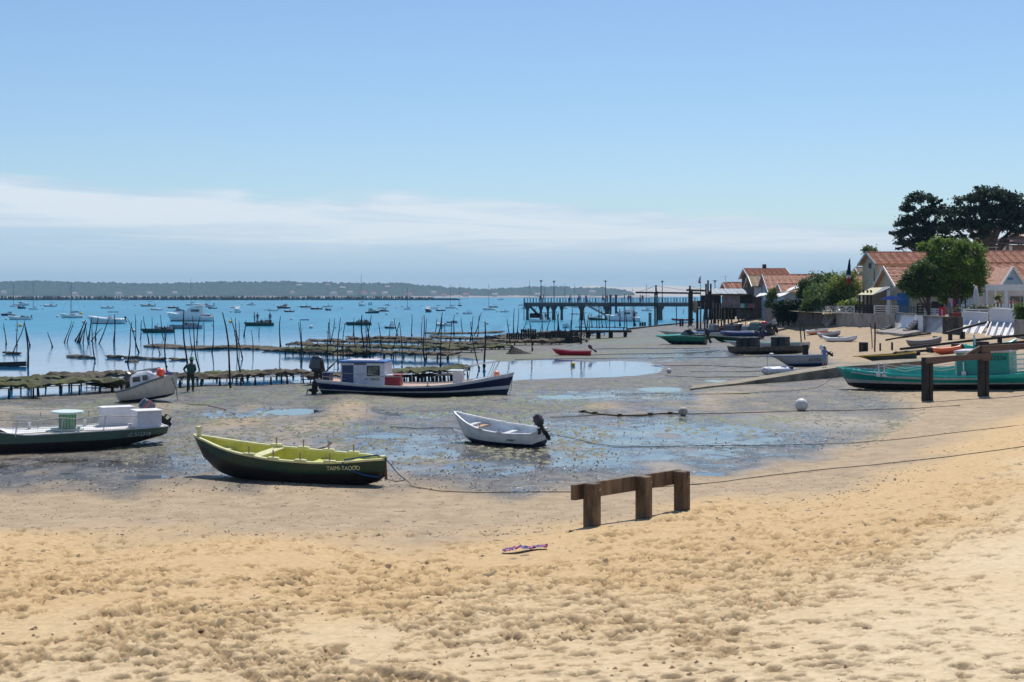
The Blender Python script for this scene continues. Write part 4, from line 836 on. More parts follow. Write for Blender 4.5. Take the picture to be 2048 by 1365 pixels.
def crate(x,y,z,mw,label,sz=(.85,.8,.4),group='black oyster crates stacked on the rotting barge'):
    t_=thing('oyster_crate',label,'crate',mw@Vector((x,y,z)),mw.to_euler().z,group); mb=MB(); w,d,h=sz
    for k in range(3): mb.box((0,0,.06+k*(h-.1)/2.2),(w,d,.06))
    for sx_ in (-1,1):
        for sy_ in (-1,1): mb.box((sx_*(w/2-.03),sy_*(d/2-.03),h/2),(.06,.06,h-.02))
    mb.box((0,0,h*.5),(w*.96,d*.96,h*.99)); mb.build('frame',crt,t_); return t_
cn=0
for ci,(pxc,lv) in enumerate(((1484,3),(1497,3),(1511,3),(1555,3),(1570,3))):
    x_=bLL*(1603-pxc)/145
    for k in range(lv):
        crate(x_,0,.50+k*.27,bt,f"black oyster crate, {['bottom','middle','top'][k]} of the {['first','second','third','fourth','fifth'][ci]} stack from the left on the rotting barge",sz=(.48 if ci<3 else .56,.9,.26))
rt,hu,L=beached('skiff','low grey skiff with blue bottom and white outboard, left of the child','skiff',(1650,731),(1560,732),(.72,.68,.72),1.6,[[(0,.2),(1,.14)],[(0,.62),(1,.62)]],[paint('skiff_blue',(.01,.09,.25),.35),paint('skiff_grey',(.40,.38,.40),.4),paint('skiff_trim',(.2,.25,.33),.4)],rake=1.05,keelbow=.85,inside=paint('skiff_in',(.35,.37,.42),.5),rim=paint('skiff_rim',(.42,.47,.55),.4),vbow=.9)
outboard(rt,(0,0,.8),.75,R(52),cowl=WHITE); text('AC I 617707',.30,mat('slate_letters',(.09,.10,.13),.6),rt,(L*.22,hu.pt(.2,1,.6).y+.03,.40),(R(94),0,R(180)),font_scale_x=1.15); thwarts(rt,hu,L,(.25,.55),GREYP)
rope('thin dark anchor line under the bow of the low grey skiff',[rt.matrix_world@Vector((L+.9,0,.6)),G(1535,733)],.014)
mb=MB(); q=G(1543,713); mb.ball(q+Vector((0,0,.12)),.17,0,10,7,(1.2,1,.8)); tag(mb.build('ball_buoy',BUOYW,smooth=True),'small white float on the mud above the bow of the grey skiff','buoy')
# white inflatable upside of ramp
rt,hu,L=beached('inflatable_dinghy','small deflated white inflatable dinghy below the grey skiff','inflatable dinghy',(1533,750),(1582,749),(.33,.34,.36),1.2,[[(0,.02),(1,.02)]],[GREYP,WHITE],rake=.3,inside=GREYP,rim=WHITE,lift=0)
for sd_ in (-1,1): mb=MB(); mb.tube([hu.pt(t_/12,sd_,.75) for t_ in range(13)],[.2]*10+[.19,.15,.08],0,8); mb.build('side_tube',paint('pvc_white',(.72,.72,.76),.45),rt,smooth=True)
for x_,m_ in ((1.35,DGREY),(.9,BLUEP)): mb=MB(); mb.box((x_,-.45,.42),(.3,.3,.16),bev=.04); mb.build('seat_pad',m_,rt)
# slipway
mb=MB(); pa=[P(1398,780,.02),P(1668,757,.12)]
c0,c1=P(1390,776,.03),P(1560,762,.22); c2=P(1690,748,.55); c3=P(1740,742,.7)
rg=[]
for p,w,h in ((P(1380,779,.0),1.6,.03),(P(1480,772,.0),1.8,.15),(P(1580,764,.0),2.0,.38),(P(1680,756,.0),2.2,.62),(P(1800,751,.0),2.3,.75),(P(1930,745,.0),2.3,.9)):
    y=p.y; rg.append([mb.pt((p.x,y,-.3)),mb.pt((p.x,y,h)),mb.pt((p.x+.5,y+w*1.5,h+.02)),mb.pt((p.x+.5,y+w*1.5,-.3))])
mb.loft(rg,0,False); mb.face(rg[0]); mb.face(rg[-1][::-1]); tag(mb.build('slipway',mat('worn_concrete',(.30,.25,.18),.85,var=.25,scale=1.0,bump=.4,col2=(.11,.095,.06))),kind='structure')
ramp=lambda px: float(np.interp(px,[1380,1480,1580,1680,1800,1930],[.03,.15,.38,.62,.75,.9]))
# child on the slipway
q=P(1658,757,0); person('small child in blue shirt and shorts standing on the concrete slipway',(q.x,q.y+1.2,.60),1.18,R(160),(.13,.22,.55),(.14,.30,.42),hair=(.12,.06,.03),pose='hold',long=False)
rope('pale mooring line curving from the teal boat past the slipway across the mud',[P(1672,742,.9),P(1665,755,.5)]+groundline([(1652,768),(1630,777),(1600,781),(1560,784),(1480,788),(1390,791)]),.012,mat('tan_rope',(.25,.2,.14),.9))
# 11. teal working boat
a=G(2100,766); b=P(1697,780,0); hd,L=place_line(a,b); za=Hz(a.x,a.y)
rt=thing('fishing_boat','long teal wooden fishing boat with numbered wheelhouse behind the timber mooring frame','fishing boat',(a.x,a.y,.35),hd,ry=math.atan2(.33,L)*1.0,rx=R(-1))
hu=Hull(L,[(0,.9),(.2,1.15),(.5,1.25),(.75,1.1),(.92,.6),(1,.06)],[(0,.1),(.05,0),(.92,0),(.97,.06),(1,.22)],[(0,.9),(.2,.72),(.5,.70),(.8,.86),(1,1.12)],PEAR,rake=.55)
TE=paint('teal_hull',(.0,.29,.25),.35); TL=paint('teal_light',(.02,.5,.44),.4); TW=paint('grey_white_stripe',(.48,.48,.47),.5)
hu.build(rt,[[(0,.3),(.5,.30),(1,.36)],[(0,.36),(.5,.38),(1,.55)],[(0,.62),(.5,.55),(.9,.8),(1,1.03)]],[TARB,TW,TE,TL],n=34)
hu.deck(rt,mat('teal_deck',(.3,.32,.34),.6),.0,1,.1); hu.gunwale(rt,TL,.06,.06,34)
mb=MB()
for t0_,t1_ in ((.36,.47),(.48,.58),(.6,.7)): mb.tube([hu.pt(t0_,1,.84,.03),hu.pt((t0_+t1_)/2,1,.84,.035),hu.pt(t1_,1,.84,.03)],.035,0,6)
mb.tube([hu.pt(.28+i*.065,1,.80 if i<8 else .86,.02) for i in range(11)],.04,0,6); mb.build('rubbing_strake',TW,rt)
def tx(px): return L*(1-(px-1697)/(2100-1697))
x0,x1=tx(2032),tx(1931)
mb=MB(); mb.box((tx(1860),.75,.88),(tx(1788)-tx(1931),.05,.38)); mb.box((tx(1860),-.75,.88),(tx(1788)-tx(1931),.05,.38)); mb.build('bulwark',TL,rt)
mb=MB(); mb.box(((x0+x1)/2,0,1.22),(x1-x0,1.7,1.15)); wh=mb.build('wheelhouse',TE,rt)
mb=MB(); mb.box(((x0+x1)/2-.0,0,1.84),(x1-x0+.2,1.9,.12),bev=.03); mb.build('wheelhouse_roof',paint('roof_grey_white',(.55,.55,.58),.5),rt)
mb=MB(); mb.box((x1+.03,.0,1.1),(.08,1.75,.9)); mb.build('front_frame',paint('aqua_trim',(.35,.62,.6),.4),rt)
text('22556',.31,mat('faded_dark_number',(.01,.045,.05),.7),rt,(tx(2012),.87,1.52),(R(90),0,R(180)),font_scale_x=1.0)
mb=MB()
for px in (1775,1787,1870,1946): 
    mb.tube([(tx(px),.98,.75),(tx(px),.98,1.32)],.03,0,6); mb.box((tx(px),.98,.80),(.2,.1,.22)); mb.box((tx(px),.98,1.32),(.08,.1,.06))
mb.build('stanchions',WHITE,rt)
mb=MB(); 
for dz in (0,.14): mb.tube([(tx(1790),.96,1.28-dz),(tx(1830),.96,1.08-dz),(tx(1870),.96,1.25-dz),(tx(1900),.96,1.10-dz),(tx(1931),.96,1.2-dz)],.016,0,4)
mb.tube([(tx(1931),.7,1.3),(tx(1870),-.5,1.1),(tx(1800),-.9,1.15)],.016,0,4); mb.build('guard_rope',ROPEL,rt)
mb=MB(); mb.tube([(tx(1760),.8,.9),(tx(1770),.7,1.15),(tx(1790),.5,1.2)],.02,0,5); mb.tube([(tx(1722),.5,1.1),(tx(1760),.75,1.05)],.02); mb.build('bow_fitting',STEEL,rt)
for k in range(4): mb=MB(); mb.box((tx(1692+k*11),.35,1.05-.02*k),(.1,.14,.05)); mb.build('fairlead',WHITE,rt)
mb=MB(); 
for k in range(4): mb.tube([(tx(2034)-.05,.5-.0*k,.75+.22*k),(tx(2062),.55,.80+.22*k)],.03,0,5)
mb.tube([(tx(2035),.5,.7),(tx(2036),.5,1.5),(tx(2045),.5,1.65),(tx(2065),.5,1.7)],.03,0,5); mb.build('stern_ladder',paint('aqua_trim',(.35,.62,.6)),rt)
# other boats on the beach at the right
rt,hu,L=beached('rowing_boat','grey open boat with bright yellow rim on the sand above the slipway','rowing boat',(1832,724),(1740,731),(.62,.60,.66),1.5,[[(0,.30),(1,.34)]],[mat('bare_hull',(.24,.2,.17),.7),paint('dark_olive',(.03,.05,.04),.5)],rake=1.0,keelbow=.75,inside=mat('bare_in',(.2,.18,.14),.8),rim=YELLOW,vbow=.9); thwarts(rt,hu,L,(.3,.6),YEL)
mb=MB(); mb.tube([(1.2,.1,.62),(1.25,.1,.74)],.14,0,8); mb.build('deck_fitting',BLACK,rt)
def kayak(label,S,B_,h_,w_,top,bot,roll=0,cat='kayak',name='kayak',arch=.0,group=None,seat=True):
    a,b=G(*S),G(*B_); hd,L=place_line(a,b); za,zb=Hz(a.x,a.y),Hz(b.x,b.y)
    rt=thing(name,label,cat,(a.x,a.y,za+.0),hd,group,rx=roll,ry=-math.atan2(zb-za,L))
    hu=Hull(L,[(0,.03),(.1,w_*.25),(.35,w_*.48),(.6,w_*.5),(.88,w_*.28),(1,.03)],[(0,h_*.55+arch),(.12,.05),(.3,0),(.7,0),(.88,.06),(1,h_*.6+arch)],[(0,h_+.08+arch),(.2,h_),(.5,h_*.95),(.8,h_),(1,h_+.1+arch)],ROUND,rake=.1)
    hu.build(rt,[[(0,h_*.62),(.5,h_*.5),(1,h_*.62)]],[bot,top],n=16); hu.deck(rt,top,0,1,.01,n=16,camber=.05,name='deck')
    if seat:
        mb=MB(); mb.box((L*.45,0,h_+.05),(.55,w_*.55,.06),bev=.03); mb.build('seat',BLACK,rt)
    return rt
OR=paint('kayak_orange',(.85,.18,.08),.4); GW=paint('kayak_greywhite',(.5,.52,.58),.4); KW=paint('kayak_white',(.68,.72,.76),.4); TQ=paint('turquoise_plastic',(.02,.55,.55),.35)
kayak('orange kayak with white top, highest of the three below the hedge',(1656,667),(1612,671),.42,.85,WHITE,OR)
kayak('stubby grey inflatable kayak between the orange and the long white kayak',(1681,673),(1636,678),.45,.9,GW,paint('under_grey',(.2,.2,.22),.6))
kayak('long slim white kayak, lowest of the three on the sand',(1714,684),(1645,684),.36,.7,KW,GW,arch=.08)
kayak('plain grey upturned boat resting by the beach rails',(1884,691),(1816,699),.55,1.0,mat('dull_grey_hull',(.22,.2,.2),.7),mat('dull_grey_bottom',(.12,.11,.11),.7),cat='boat',name='small_boat',seat=False)
kayak('bright orange canoe lying just above the timber mooring frame',(1924,706),(1868,711),.42,.7,OR,paint('orange_shadow',(.6,.08,.03),.5),cat='canoe',name='canoe',seat=False)
tk=kayak('turquoise sailing canoe with short mast lying above the timber frame',(2034,693),(1930,705),.30,.7,TQ,paint('pale_under',(.5,.55,.6),.4),cat='sailing canoe',name='sailing_canoe',arch=.1)
mb=MB(); mb.tube([(L*.0+ (2034-1955)/104*3.9,0,.3),((2034-1955)/104*3.9,0,1.05)],.06,0,8); mb.build('mast',paint('mast_pale_turq',(.3,.65,.7),.4),tk)
# buoys on the flats
def ball(label,px,py,r,m,z=None,lift=.9,cat='buoy',group=None,name='ball_buoy'):
    q=G(px,py) if z is None else P(px,py,z); z0=q.z
    rt_=MB(); rt_.ball((0,0,r*lift),r,0,18,12); rt_.tube([(0,0,r*lift+r*.93),(0,0,r*lift+r*1.1)],r*.16,0,8)
    o=rt_.build(name,m,None,smooth=True); o.location=(q.x,q.y,z0); return tag(o,label,cat,group)
ball('large white ball buoy on the mud, nearer the timber frame',1603,822,.27,BUOYW); ball('smaller off-white ball buoy at the end of the thick weedy rope',1366,832,.185,mat('dirty_buoy',(.5,.46,.38),.6,var=.3))
ball('small white float on the mud at the end of the tide pool',1338,747,.17,BUOYW); ball('small yellow float at the edge of the tide pool',1146,732,.16,YELLOW,z=SEA+.02,lift=.6)
rope('thick weedy rope curving left from the off-white ball buoy',groundline([(1158,824),(1180,827),(1200,830),(1240,833),(1280,832),(1320,829),(1358,829)]),.035,mat('weedy_rope',(.07,.055,.03),.95),knots=5)
rope('thin rope on the mud joining the two white ball buoys and running to the sand',groundline([(1374,829),(1440,828),(1520,826),(1595,823),(1610,823),(1700,822),(1830,818),(1920,812)]),.014)
rope('thin dark rope left of the thick weedy rope',groundline([(1100,836),(1140,835),(1180,832),(1200,831)]),.013)
for lbl,pp,r_ in (('long dark mooring line across the far flats, just in front of the red dinghy',[(1180,711),(1250,709),(1330,708),(1400,706),(1440,702)],.022),('dark weed-covered line just behind the tide pool',[(1030,720),(1100,719),(1200,718),(1300,717),(1450,716),(1540,714)],.02),
    ('dark line on the mud below the grey skiff',[(1300,733),(1400,732),(1500,736),(1560,734)],.022),('weedy line stretched behind the red dinghy toward the work boats',[(1190,699),(1260,698),(1330,698),(1420,697)],.024),
    ('thin line along the mud below the deflated inflatable',[(1380,745),(1480,745),(1530,743)],.02),('thin line on the flats below the concrete slipway tip',[(1230,790),(1300,789),(1370,790),(1500,789)],.014),('dark rope from the small white float to the slipway side',[(1330,753),(1400,756),(1500,755),(1590,751)],.018)):
    rope(lbl,groundline(pp,.03),r_)
# ---------------------------------------------------------------- timber barrier in the foreground
pA=G(1184,1053); pC=G(1364,1022); d=(pC-pA); d.z=0; Lb=d.length; hd=math.atan2(d.y,d.x)
rt=thing('timber_barrier','low dark timber barrier of three posts and a plank on the sand','barrier',(pA.x,pA.y,pA.z),hd)
dz=pC.z-pA.z
for k,f in enumerate((0,.555,1.0)):
    mb=MB(); x_=f*Lb; mb.box((x_,0,.12+dz*f),(.235,.235,1.30),bev=.012); mb.build('post',WOODD,rt)
mb=MB(); mb.bar((-.34,.17,.62),(Lb+.16,.17,.64+dz),.09,.27); mb.build('rail',WOODD,rt)
for f in (0,.555,1): mb=MB(); mb.tube([(f*Lb+.06,-.118,.66+dz*f),(f*Lb+.06,-.135,.66+dz*f)],.016,0,8); mb.build('bolt',STEEL,rt)
# timber mooring frame at the right
pA=P(1854,802,.10); pB=P(1966,793,.2); 
rt=thing('timber_mooring_frame','tall brown timber mooring frame with double posts at the right edge','timber frame',(pA.x,pA.y,pA.z),math.atan2(pB.y-pA.y,pB.x-pA.x))
Lb=(pB-pA).length; W2=mat('brown_beam',(.16,.10,.075),.75,var=.25,scale=2,bump=.3,stretch=(.3,1,1),col2=(.09,.055,.04)); sc_=62.5/F
for f,h_ in ((0,1.95),(Lb,2.3)):
    for dx in (-.1,.1): mb=MB(); mb.box((f+dx+(.02 if dx>0 else 0),(.0 if dx<0 else -.012),h_/2-.3),(.19,.30,h_+.5),bev=.01); mb.build('post',WOODB if True else W2,rt)
mb=MB(); mb.bar((-.22,-.22,1.78),(Lb+.25,-.22,1.92),.12,.26); mb.build('rail',W2,rt)
mb=MB(); mb.bar((Lb-.3,-.23,2.24),(Lb+5.2,-.23,2.40),.12,.27); mb.build('rail',W2,rt)
mb=MB(); mb.bar((Lb-1.15,-.1,1.90),(Lb-.25,-.1,2.28),.1,.2); mb.build('brace',W2,rt)
mb=MB(); mb.box((Lb+5.0,0,.9),(.34,.3,3.0)); mb.build('post',WOODB,rt)
mb=MB(); mb.box((Lb+.02,-.19,2.05),(.42,.06,.7)); mb.build('joint_plate',W2,rt)
# cloth
q=G(1050,1103); t_=MB(); nx,ny=26,12; ids=[]
for j in range(ny):
    row=[]
    for i in range(nx):
        u=(i/(nx-1)-.5)*.72; v=(j/(ny-1)-.5)*.34*(1-.5*abs(u)/.36); x_=q.x+u; y_=q.y+v+.08*math.sin(u*9)
        fold=.05*abs(float(vnoise(np.array([u*14+3]),np.array([v*20+5]),2)[0]))*2+.03*float(vnoise(np.array([u*30]),np.array([v*30]),4)[0])+.03*math.exp(-((u+.1)/.1)**2)
        row.append(t_.pt((x_,y_,Hz(x_,y_)+.035+fold)))
    ids.append(row)
t_.loft(ids,0,False)
cl=bpy.data.materials.new('checked_cloth'); cl.use_nodes=True; tt=cl.node_tree; bb=tt.nodes['Principled BSDF']; bb.inputs['Roughness'].default_value=.9
ck=tt.nodes.new('ShaderNodeTexVoronoi'); ck.inputs['Scale'].default_value=26; tcx=tt.nodes.new('ShaderNodeTexCoord'); tt.links.new(tcx.outputs['Object'],ck.inputs['Vector']); rr=tt.nodes.new('ShaderNodeValToRGB'); rr.color_ramp.interpolation='CONSTANT'
rr.color_ramp.elements[0].color=(.02,.025,.10,1); rr.color_ramp.elements[1].position=.55; rr.color_ramp.elements[1].color=(.55,.12,.22,1); e=rr.color_ramp.elements.new(.8); e.color=(.10,.13,.32,1)
sp_=tt.nodes.new('ShaderNodeSeparateColor'); tt.links.new(ck.outputs['Color'],sp_.inputs[0]); tt.links.new(sp_.outputs[0],rr.inputs[0]); tt.links.new(rr.outputs[0],bb.inputs['Base Color'])
tag(t_.build('crumpled_cloth',cl,None,smooth=True),'crumpled pink and navy checked cloth lying on the sand','cloth')
# fisherman
q=G(381,784); person('person in a green wide-brimmed hat and waders bending over by the oyster racks',(q.x,q.y,q.z-.03),1.80,R(28),(.035,.09,.085),(.03,.045,.02),pose='fisher',bulk=1.3,hat=(.12,.3,.2),skin=(.2,.13,.1),shoes=(.03,.045,.02))
# ---------------------------------------------------------------- oyster racks
BAGM=mat('weedy_oyster_bags',(.11,.085,.05),.9,var=.4,scale=2.2,bump=1,bscale=11,col2=(.018,.016,.014)); BAGG=mat('green_weed_bags',(.085,.09,.022),.9,var=.4,scale=1.3,bump=1,bscale=9,col2=(.022,.02,.015)); IRON=mat('crusted_iron',(.03,.026,.025),.9)
def rack(label,A_,B_,top,width=1.5,mt=BAGM,legs=True,z0=None,thick=.28,sag=.12,nl=None,z=None,lump=.16,group='oyster racks'):
    """A_,B_: photo points at the foot of the front edge; top: height of the bags over the foot"""
    if z is None: a,b=G(*A_),G(*B_)
    else: a,b=P(*A_,z),P(*B_,z)
    a.z=b.z=max(min(a.z,b.z),SEA-.15) if z is None else z
    hd,L=place_line(a,b); rt=thing('oyster_rack',label,'oyster rack',a,hd,group)
    n=max(10,min(150,int(L/.15))); m=6; mb=MB(); rg=[]; sd_=random.randint(0,999)
    xs_=np.linspace(0,L,n); base=top+lump*fbm(xs_/1.6,xs_*0+sd_,3,sd_)+sag*vnoise(xs_/4,xs_*0+.5,sd_+3); NZ=lump*1.0*vnoise(xs_[:,None]/.45,np.arange(m+1)[None,:]*1.1+sd_,sd_)+lump*.9*vnoise(xs_[:,None]/.17,np.arange(m+1)[None,:]*2.3+sd_,sd_+7); end=np.clip(np.minimum(xs_,L-xs_)/.5,.25,1)
    for i in range(n):
        row=[]
        for j in range(m+1):
            y=width*j/m; zz=base[i]-(.10 if j in (0,m) else 0)+NZ[i,j]; row.append(mb.pt((xs_[i],y+.12*float(vnoise(np.array([xs_[i]*1.3]),np.array([j*.7]),7)[0]),zz)))
        for j in range(m,-1,-1):
            y=width*j/m; row.append(mb.pt((xs_[i]+.03,y,base[i]-thick*.7*end[i]-(.30 if j==0 else 0)*max(0,NZ[i,3])/lump)))
        rg.append(row)
    mb.loft(rg,0,True,True); mb.build('oyster_bags',mt,rt,smooth=False)
    if legs:
        k=nl or min(40,max(3,int(L/.9)))
        fr=MB(); fr.bar((0,.15,top-thick),(L,.15,top-thick),.04,.04); fr.bar((0,width-.15,top-thick),(L,width-.15,top-thick),.04,.04); fr.build('frame',IRON,rt)
        for i in range(k):
            x_=(i+.5)/k*L+random.uniform(-.1,.1); f=MB(); w_=random.uniform(.03,.05)
            f.tube([(x_+random.uniform(-.05,.05),.05,-.25),(x_,.1,(top-thick)*.5),(x_,.12,top-thick)],[w_*1.3,w_*random.uniform(1,2.2),w_],0,5)
            f.build('leg',IRON,rt)
            if random.random()<.6: f=MB(); f.tube([(x_+.2,width-.1,-.25),(x_+.2,width-.1,top-thick)],w_,0,4); f.build('leg',IRON,rt)
    return rt
rack('green-topped oyster rack on the mud, nearest the left edge',(-60,800),(92,797),.80,1.8,BAGG)
rack('long weed-green oyster rack in front, just left of the cabin boat',(60,795),(262,785),.78,1.9,BAGG)
rack('brown lumpy oyster rack behind the green ones at the left',(-60,786),(140,778),.80,1.8,BAGG)
rack('oyster rack of humped brown bags behind the cabin boat',(128,779),(275,771),.85,1.9,BAGM,lump=.22)
rack('oyster rack end between the cabin boat and the green rack',(185,787),(268,783),.5,1.2,BAGM)
rack('oyster rack directly behind the hatted person',(345,777),(500,772),.72,1.6,BAGM)
rack('oyster rack reaching to the outboard of the navy launch',(495,772),(655,765),.74,1.7,BAGM)
rack('second-row oyster rack between the hatted person and the navy launch',(360,768),(600,760),.62,1.4,BAGG)
rack('oyster rack partly hidden by the stern of the navy launch',(600,772),(700,769),.62,1.4,BAGM)
rack('bright green oyster rack seen over the deck of the navy launch',(775,768),(945,760),.86,1.7,BAGG)
rack('rusty oyster frame with few bags beneath the launch bow rail',(800,766),(930,763),.45,1.0,IRON,thick=.08,lump=.03,nl=26)
# thin drowned rows
for lb,A_,B_,w in (('drowned oyster row left of the middle, partly above the water',(285,695),(400,701),2.2),('drowned oyster row in the water, right of the long dark pole cluster',(405,697),(560,702),2.4),('dark drowned row joining the main oyster bed at its left tip',(520,703),(700,712),2.4),
    ('short drowned mound of bags in open water near the left',(130,715),(158,717),.8),('thin drowned rail trailing the short mound',(156,717),(184,718),.3),('short drowned scraps of rack behind the white cabin boat',(209,717),(240,718),.4),('long thin drowned rail behind the white cabin boat',(246,717),(322,722),.45),('short drowned rail in the water left of the hatted person',(336,721),(366,722),.45),('drowned rail scraps near the left edge of the photo',(4,709),(35,710),.4),('small drowned stick raft below the long thin rail',(258,725),(278,724),.4),('drowned row just beyond the main bed',(690,682),(850,683),1.0),('drowned row far right of the main bed toward the pier',(860,670),(1010,667),1.0)):
    rack(lb,A_,B_,.16 if w<1 else .25,w*1.3,BAGM,legs=False,z=SEA-.02,lump=.12,thick=.3)
ZG=[((562,718),(740,719),.75),((735,720),(905,722),.72),((570,706),(760,707),.70),((755,707),(950,706),.70),((610,697),(800,696),.66),((795,696),(985,697),.68),((840,703),(1020,700),.6),((690,689),(860,688),.62),((855,687),(1040,684),.64),((950,693),(1130,690),.62),((1000,681),(1175,677),.66),((1060,675),(1215,672),.62),((1100,688),(1180,685),.5)]
nm_=['front left','front right','second row, left','second row, right','third row, left','third row, right','broken row beside the mud bank','fourth row, left','fourth row, right','row by the upright crates','far row below the pier','farthest row, ending at the footbridge','short row left of the footbridge legs']
for (A_,B_,h_),nn in zip(ZG,nm_): rack(f'weedy oyster rack of the main bed, {nn}',A_,B_,h_,1.7,BAGG if nn in ('second row, right','front left','broken row beside the mud bank') else BAGM,group='oyster racks of the main bed')
# upright crates of poles between rack rows
for i,(px,w_,h_) in enumerate(((981,1.3,.8),(1028,1.6,1.1),(1057,1.6,1.5),(1069,.9,.8),(1087,1.1,1.2),(1101,1.1,1.2),(1111,1.2,1.3),(1122,1.3,1.35),(1133,1.3,1.3),(1146,1.3,.7))):
    q=G(px,686+(.5 if i>3 else 0)); mb=MB(); s_=q.y/F
    for k in range(7): mb.box((q.x+(k-3)*w_*.15,q.y+random.uniform(-.2,.2),q.z+h_*.5),(w_*.12,.5,h_*random.uniform(.85,1)))
    mb.box((q.x,q.y,q.z+h_*.8),(w_,.6,.08)); mb.box((q.x,q.y,q.z+h_*.3),(w_,.6,.08))
    tag(mb.build('crate_stack',mat('crusted_crate',(.05,.047,.045),.9,var=.3)),f"weedy upright crate of collector tubes on the mud, {ordn(i+1)} from the left in its row",'crate','upright crates on the mud')
# heap of nets
q=G(1032,708); mb=MB(); n=26; rg=[]
for j in range(7):
    f=j/6; rg.append([mb.pt((q.x+math.cos(2*PI*i/n)*(1.25+.2*math.sin(i*1.7+j)+.3*math.cos(2*PI*i/n))*(1-f)**1.25*(1+.25*vnoise(np.array([i*.9]),np.array([j*.5]),3)[0])+.3*(1-f)*0-.35*f, q.y+math.sin(2*PI*i/n)*.9*(1-f)**1.2, q.z-.1+.75*f**1.0*(1+.16*math.sin(i*1.3+j*2)))) for i in range(n)])
mb.loft(rg,0,True,True); tag(mb.build('net_heap',mat('old_net',(.035,.03,.025),.95,var=.3,bump=1,bscale=14),None,smooth=True),'conical heap of old nets on the mud behind the bow of the navy launch','net heap')
mb=MB(); a,b=P(-40,731,SEA+.1),P(52,728,SEA+.2); mb.bar(a,b,.3,.34); mb.bar(a+Vector((0,.3,-.25)),b+Vector((-.6,.3,-.25)),.25,.2); mb.bar(a+Vector((0,-.6,-.3)),b+Vector((-.5,-.3,-.32)),.2,.12); tag(mb.build('floating_timber',WOODB),'heavy black timber beam lying in the shallows at the left edge','timber beam')
# ---------------------------------------------------------------- stakes
ST=[ # zone, base x, base y, top x, top y, width px
('near the left edge',[(12.5,691,7,647,2.4),(25,710,49.5,641,2.4),(34,693,34,641,2.2),(60,693,50,650,2.6),(56,735,49,646,4),(105,695,95,664,2.4),(128.5,686,143,643,2),(134,687,148,643,2)]),
('around the large grey inflatable boat',[(150,683,171,641,2.4),(155,686,171,640,3),(159,687,174,645,3),(166,687,170,640,2.2),(177,689,171,648,2.2),(177,680,184,635,3),(190,723,184,650,2.8),(191,682,196,634,2.6),(182,683,204,656,2.4),(198,688,219,634,2.6),(228,684,228.5,629,3),(228,694,229,668,2)]),
('just left of the oyster barges',[(255,726,264,643,2.8),(278,706,255,638,2.6),(271,694,270,629,2.2),(281,680,283,641,2.4),(298,688,287,633,2.4)]),
('before the moored oyster barges',[(307,698,304,634,2),(327,680,321,630,2),(333,739,329,652,3),(328.5,698,333,660,2),(350,694,346,648,2),(320,709,315,692,2.6),(377,780,368,620,4.4),(385,702,377,648,2.2),(399,741,384.5,632,3),(393.5,688,400,634,2.6),(408,681,407,640,2),(424,706,427,634,2.4)]),
('right of the hatted person',[(461,777,445,625,4.6),(487,765,461.6,635,3),(474,706,471,635,2.4),(485,718,471,645,2.4),(477,690,478,641,2)]),
('along the left oyster bed',[(488,674,492,641,2.6),(506,706,502,660,2),(518,675,519,655,2),(561,697,561,633,3),(602,729,597,645,2.6),(607,711,600,640,2.4),(656,730,657,645,3),(660,681,659.5,638,2.2),(660,692,669,637,2.4),(676,732,681,636,2.8),(686,716,690,650,2.6)]),
('around the dark green barge',[(712,712,708,636,2.4),(706,676,706,650,1.8),(728,712,724,630,4),(731,712,732,645,2.4),(740,712,732,640,3.4),(732,715,743,631,2.8),(769,716,757,646,2.6),(782,715,799,645,2.6),(778,680,782,643,2),(795,672,789,637,2.2),(804,729,799,644,2.6)]),
('over the middle oyster bed',[(823.5,674,823.5,628,2.2),(850,725,848,630,3),(845,700,845,634,2),(851,674,853,637,2),(870,668,874,636,2),(875,675,885,625,3),(881,737,884,628,3.2),(890,668,888,650,2),(897,716,903,645,2.4),(908,672,909,630,2.6),(925,667,922,636,2.2)]),
('above the navy launch bow',[(940,686,946,632,2.4),(959,742,941,645,3),(948,672,963,625,2.4),(955,675,959,630,2),(968,738,970,643,4.4)]),
('by the net heap',[(1021,695,1014,638,2.8),(1027,670,1029,617,2.4),(1035,667,1037,618,2),(1045,663,1053,643,2.2),(1050,665,1051,655,2),(1065,703,1058,640,2.8),(1081,665,1084,650,2),(1085,670,1084,630,2),(1094,662,1101,635,2)]),
('under the outer pier',[(1109,662,1110,628,1.8),(1115,675,1113,625,2.2),(1117,664,1117,627,4),(1131,672,1131,655,2),(1128,665,1134,650,1.8),(1146,687,1145,618,3),(1140,668,1142,640,2),(1162,688,1164,617,4.4),(1174,684,1168,617,3.2),(1173,662,1179,625,2.4),(1159,660,1158,637,2),(1178,664,1181,630,2)]),
('under the inner pier',[(1184,655,1184,625,2),(1194,656,1193,640,2),(1199,657,1198,612,2),(1205,655,1203,620,2),(1220,676,1219,620,2.4),(1213,657,1210,632,2),(1230,655,1228,640,1.8),(1240,653,1239,618,3),(1253,672,1249,612,2.4),(1247,661,1248,612,2),(1268,653,1268,618,4),(1272,652,1263,634,2.4)])]
SM=mat('stake_wood',(.035,.026,.024),.85,var=.3,scale=4,bump=.5)
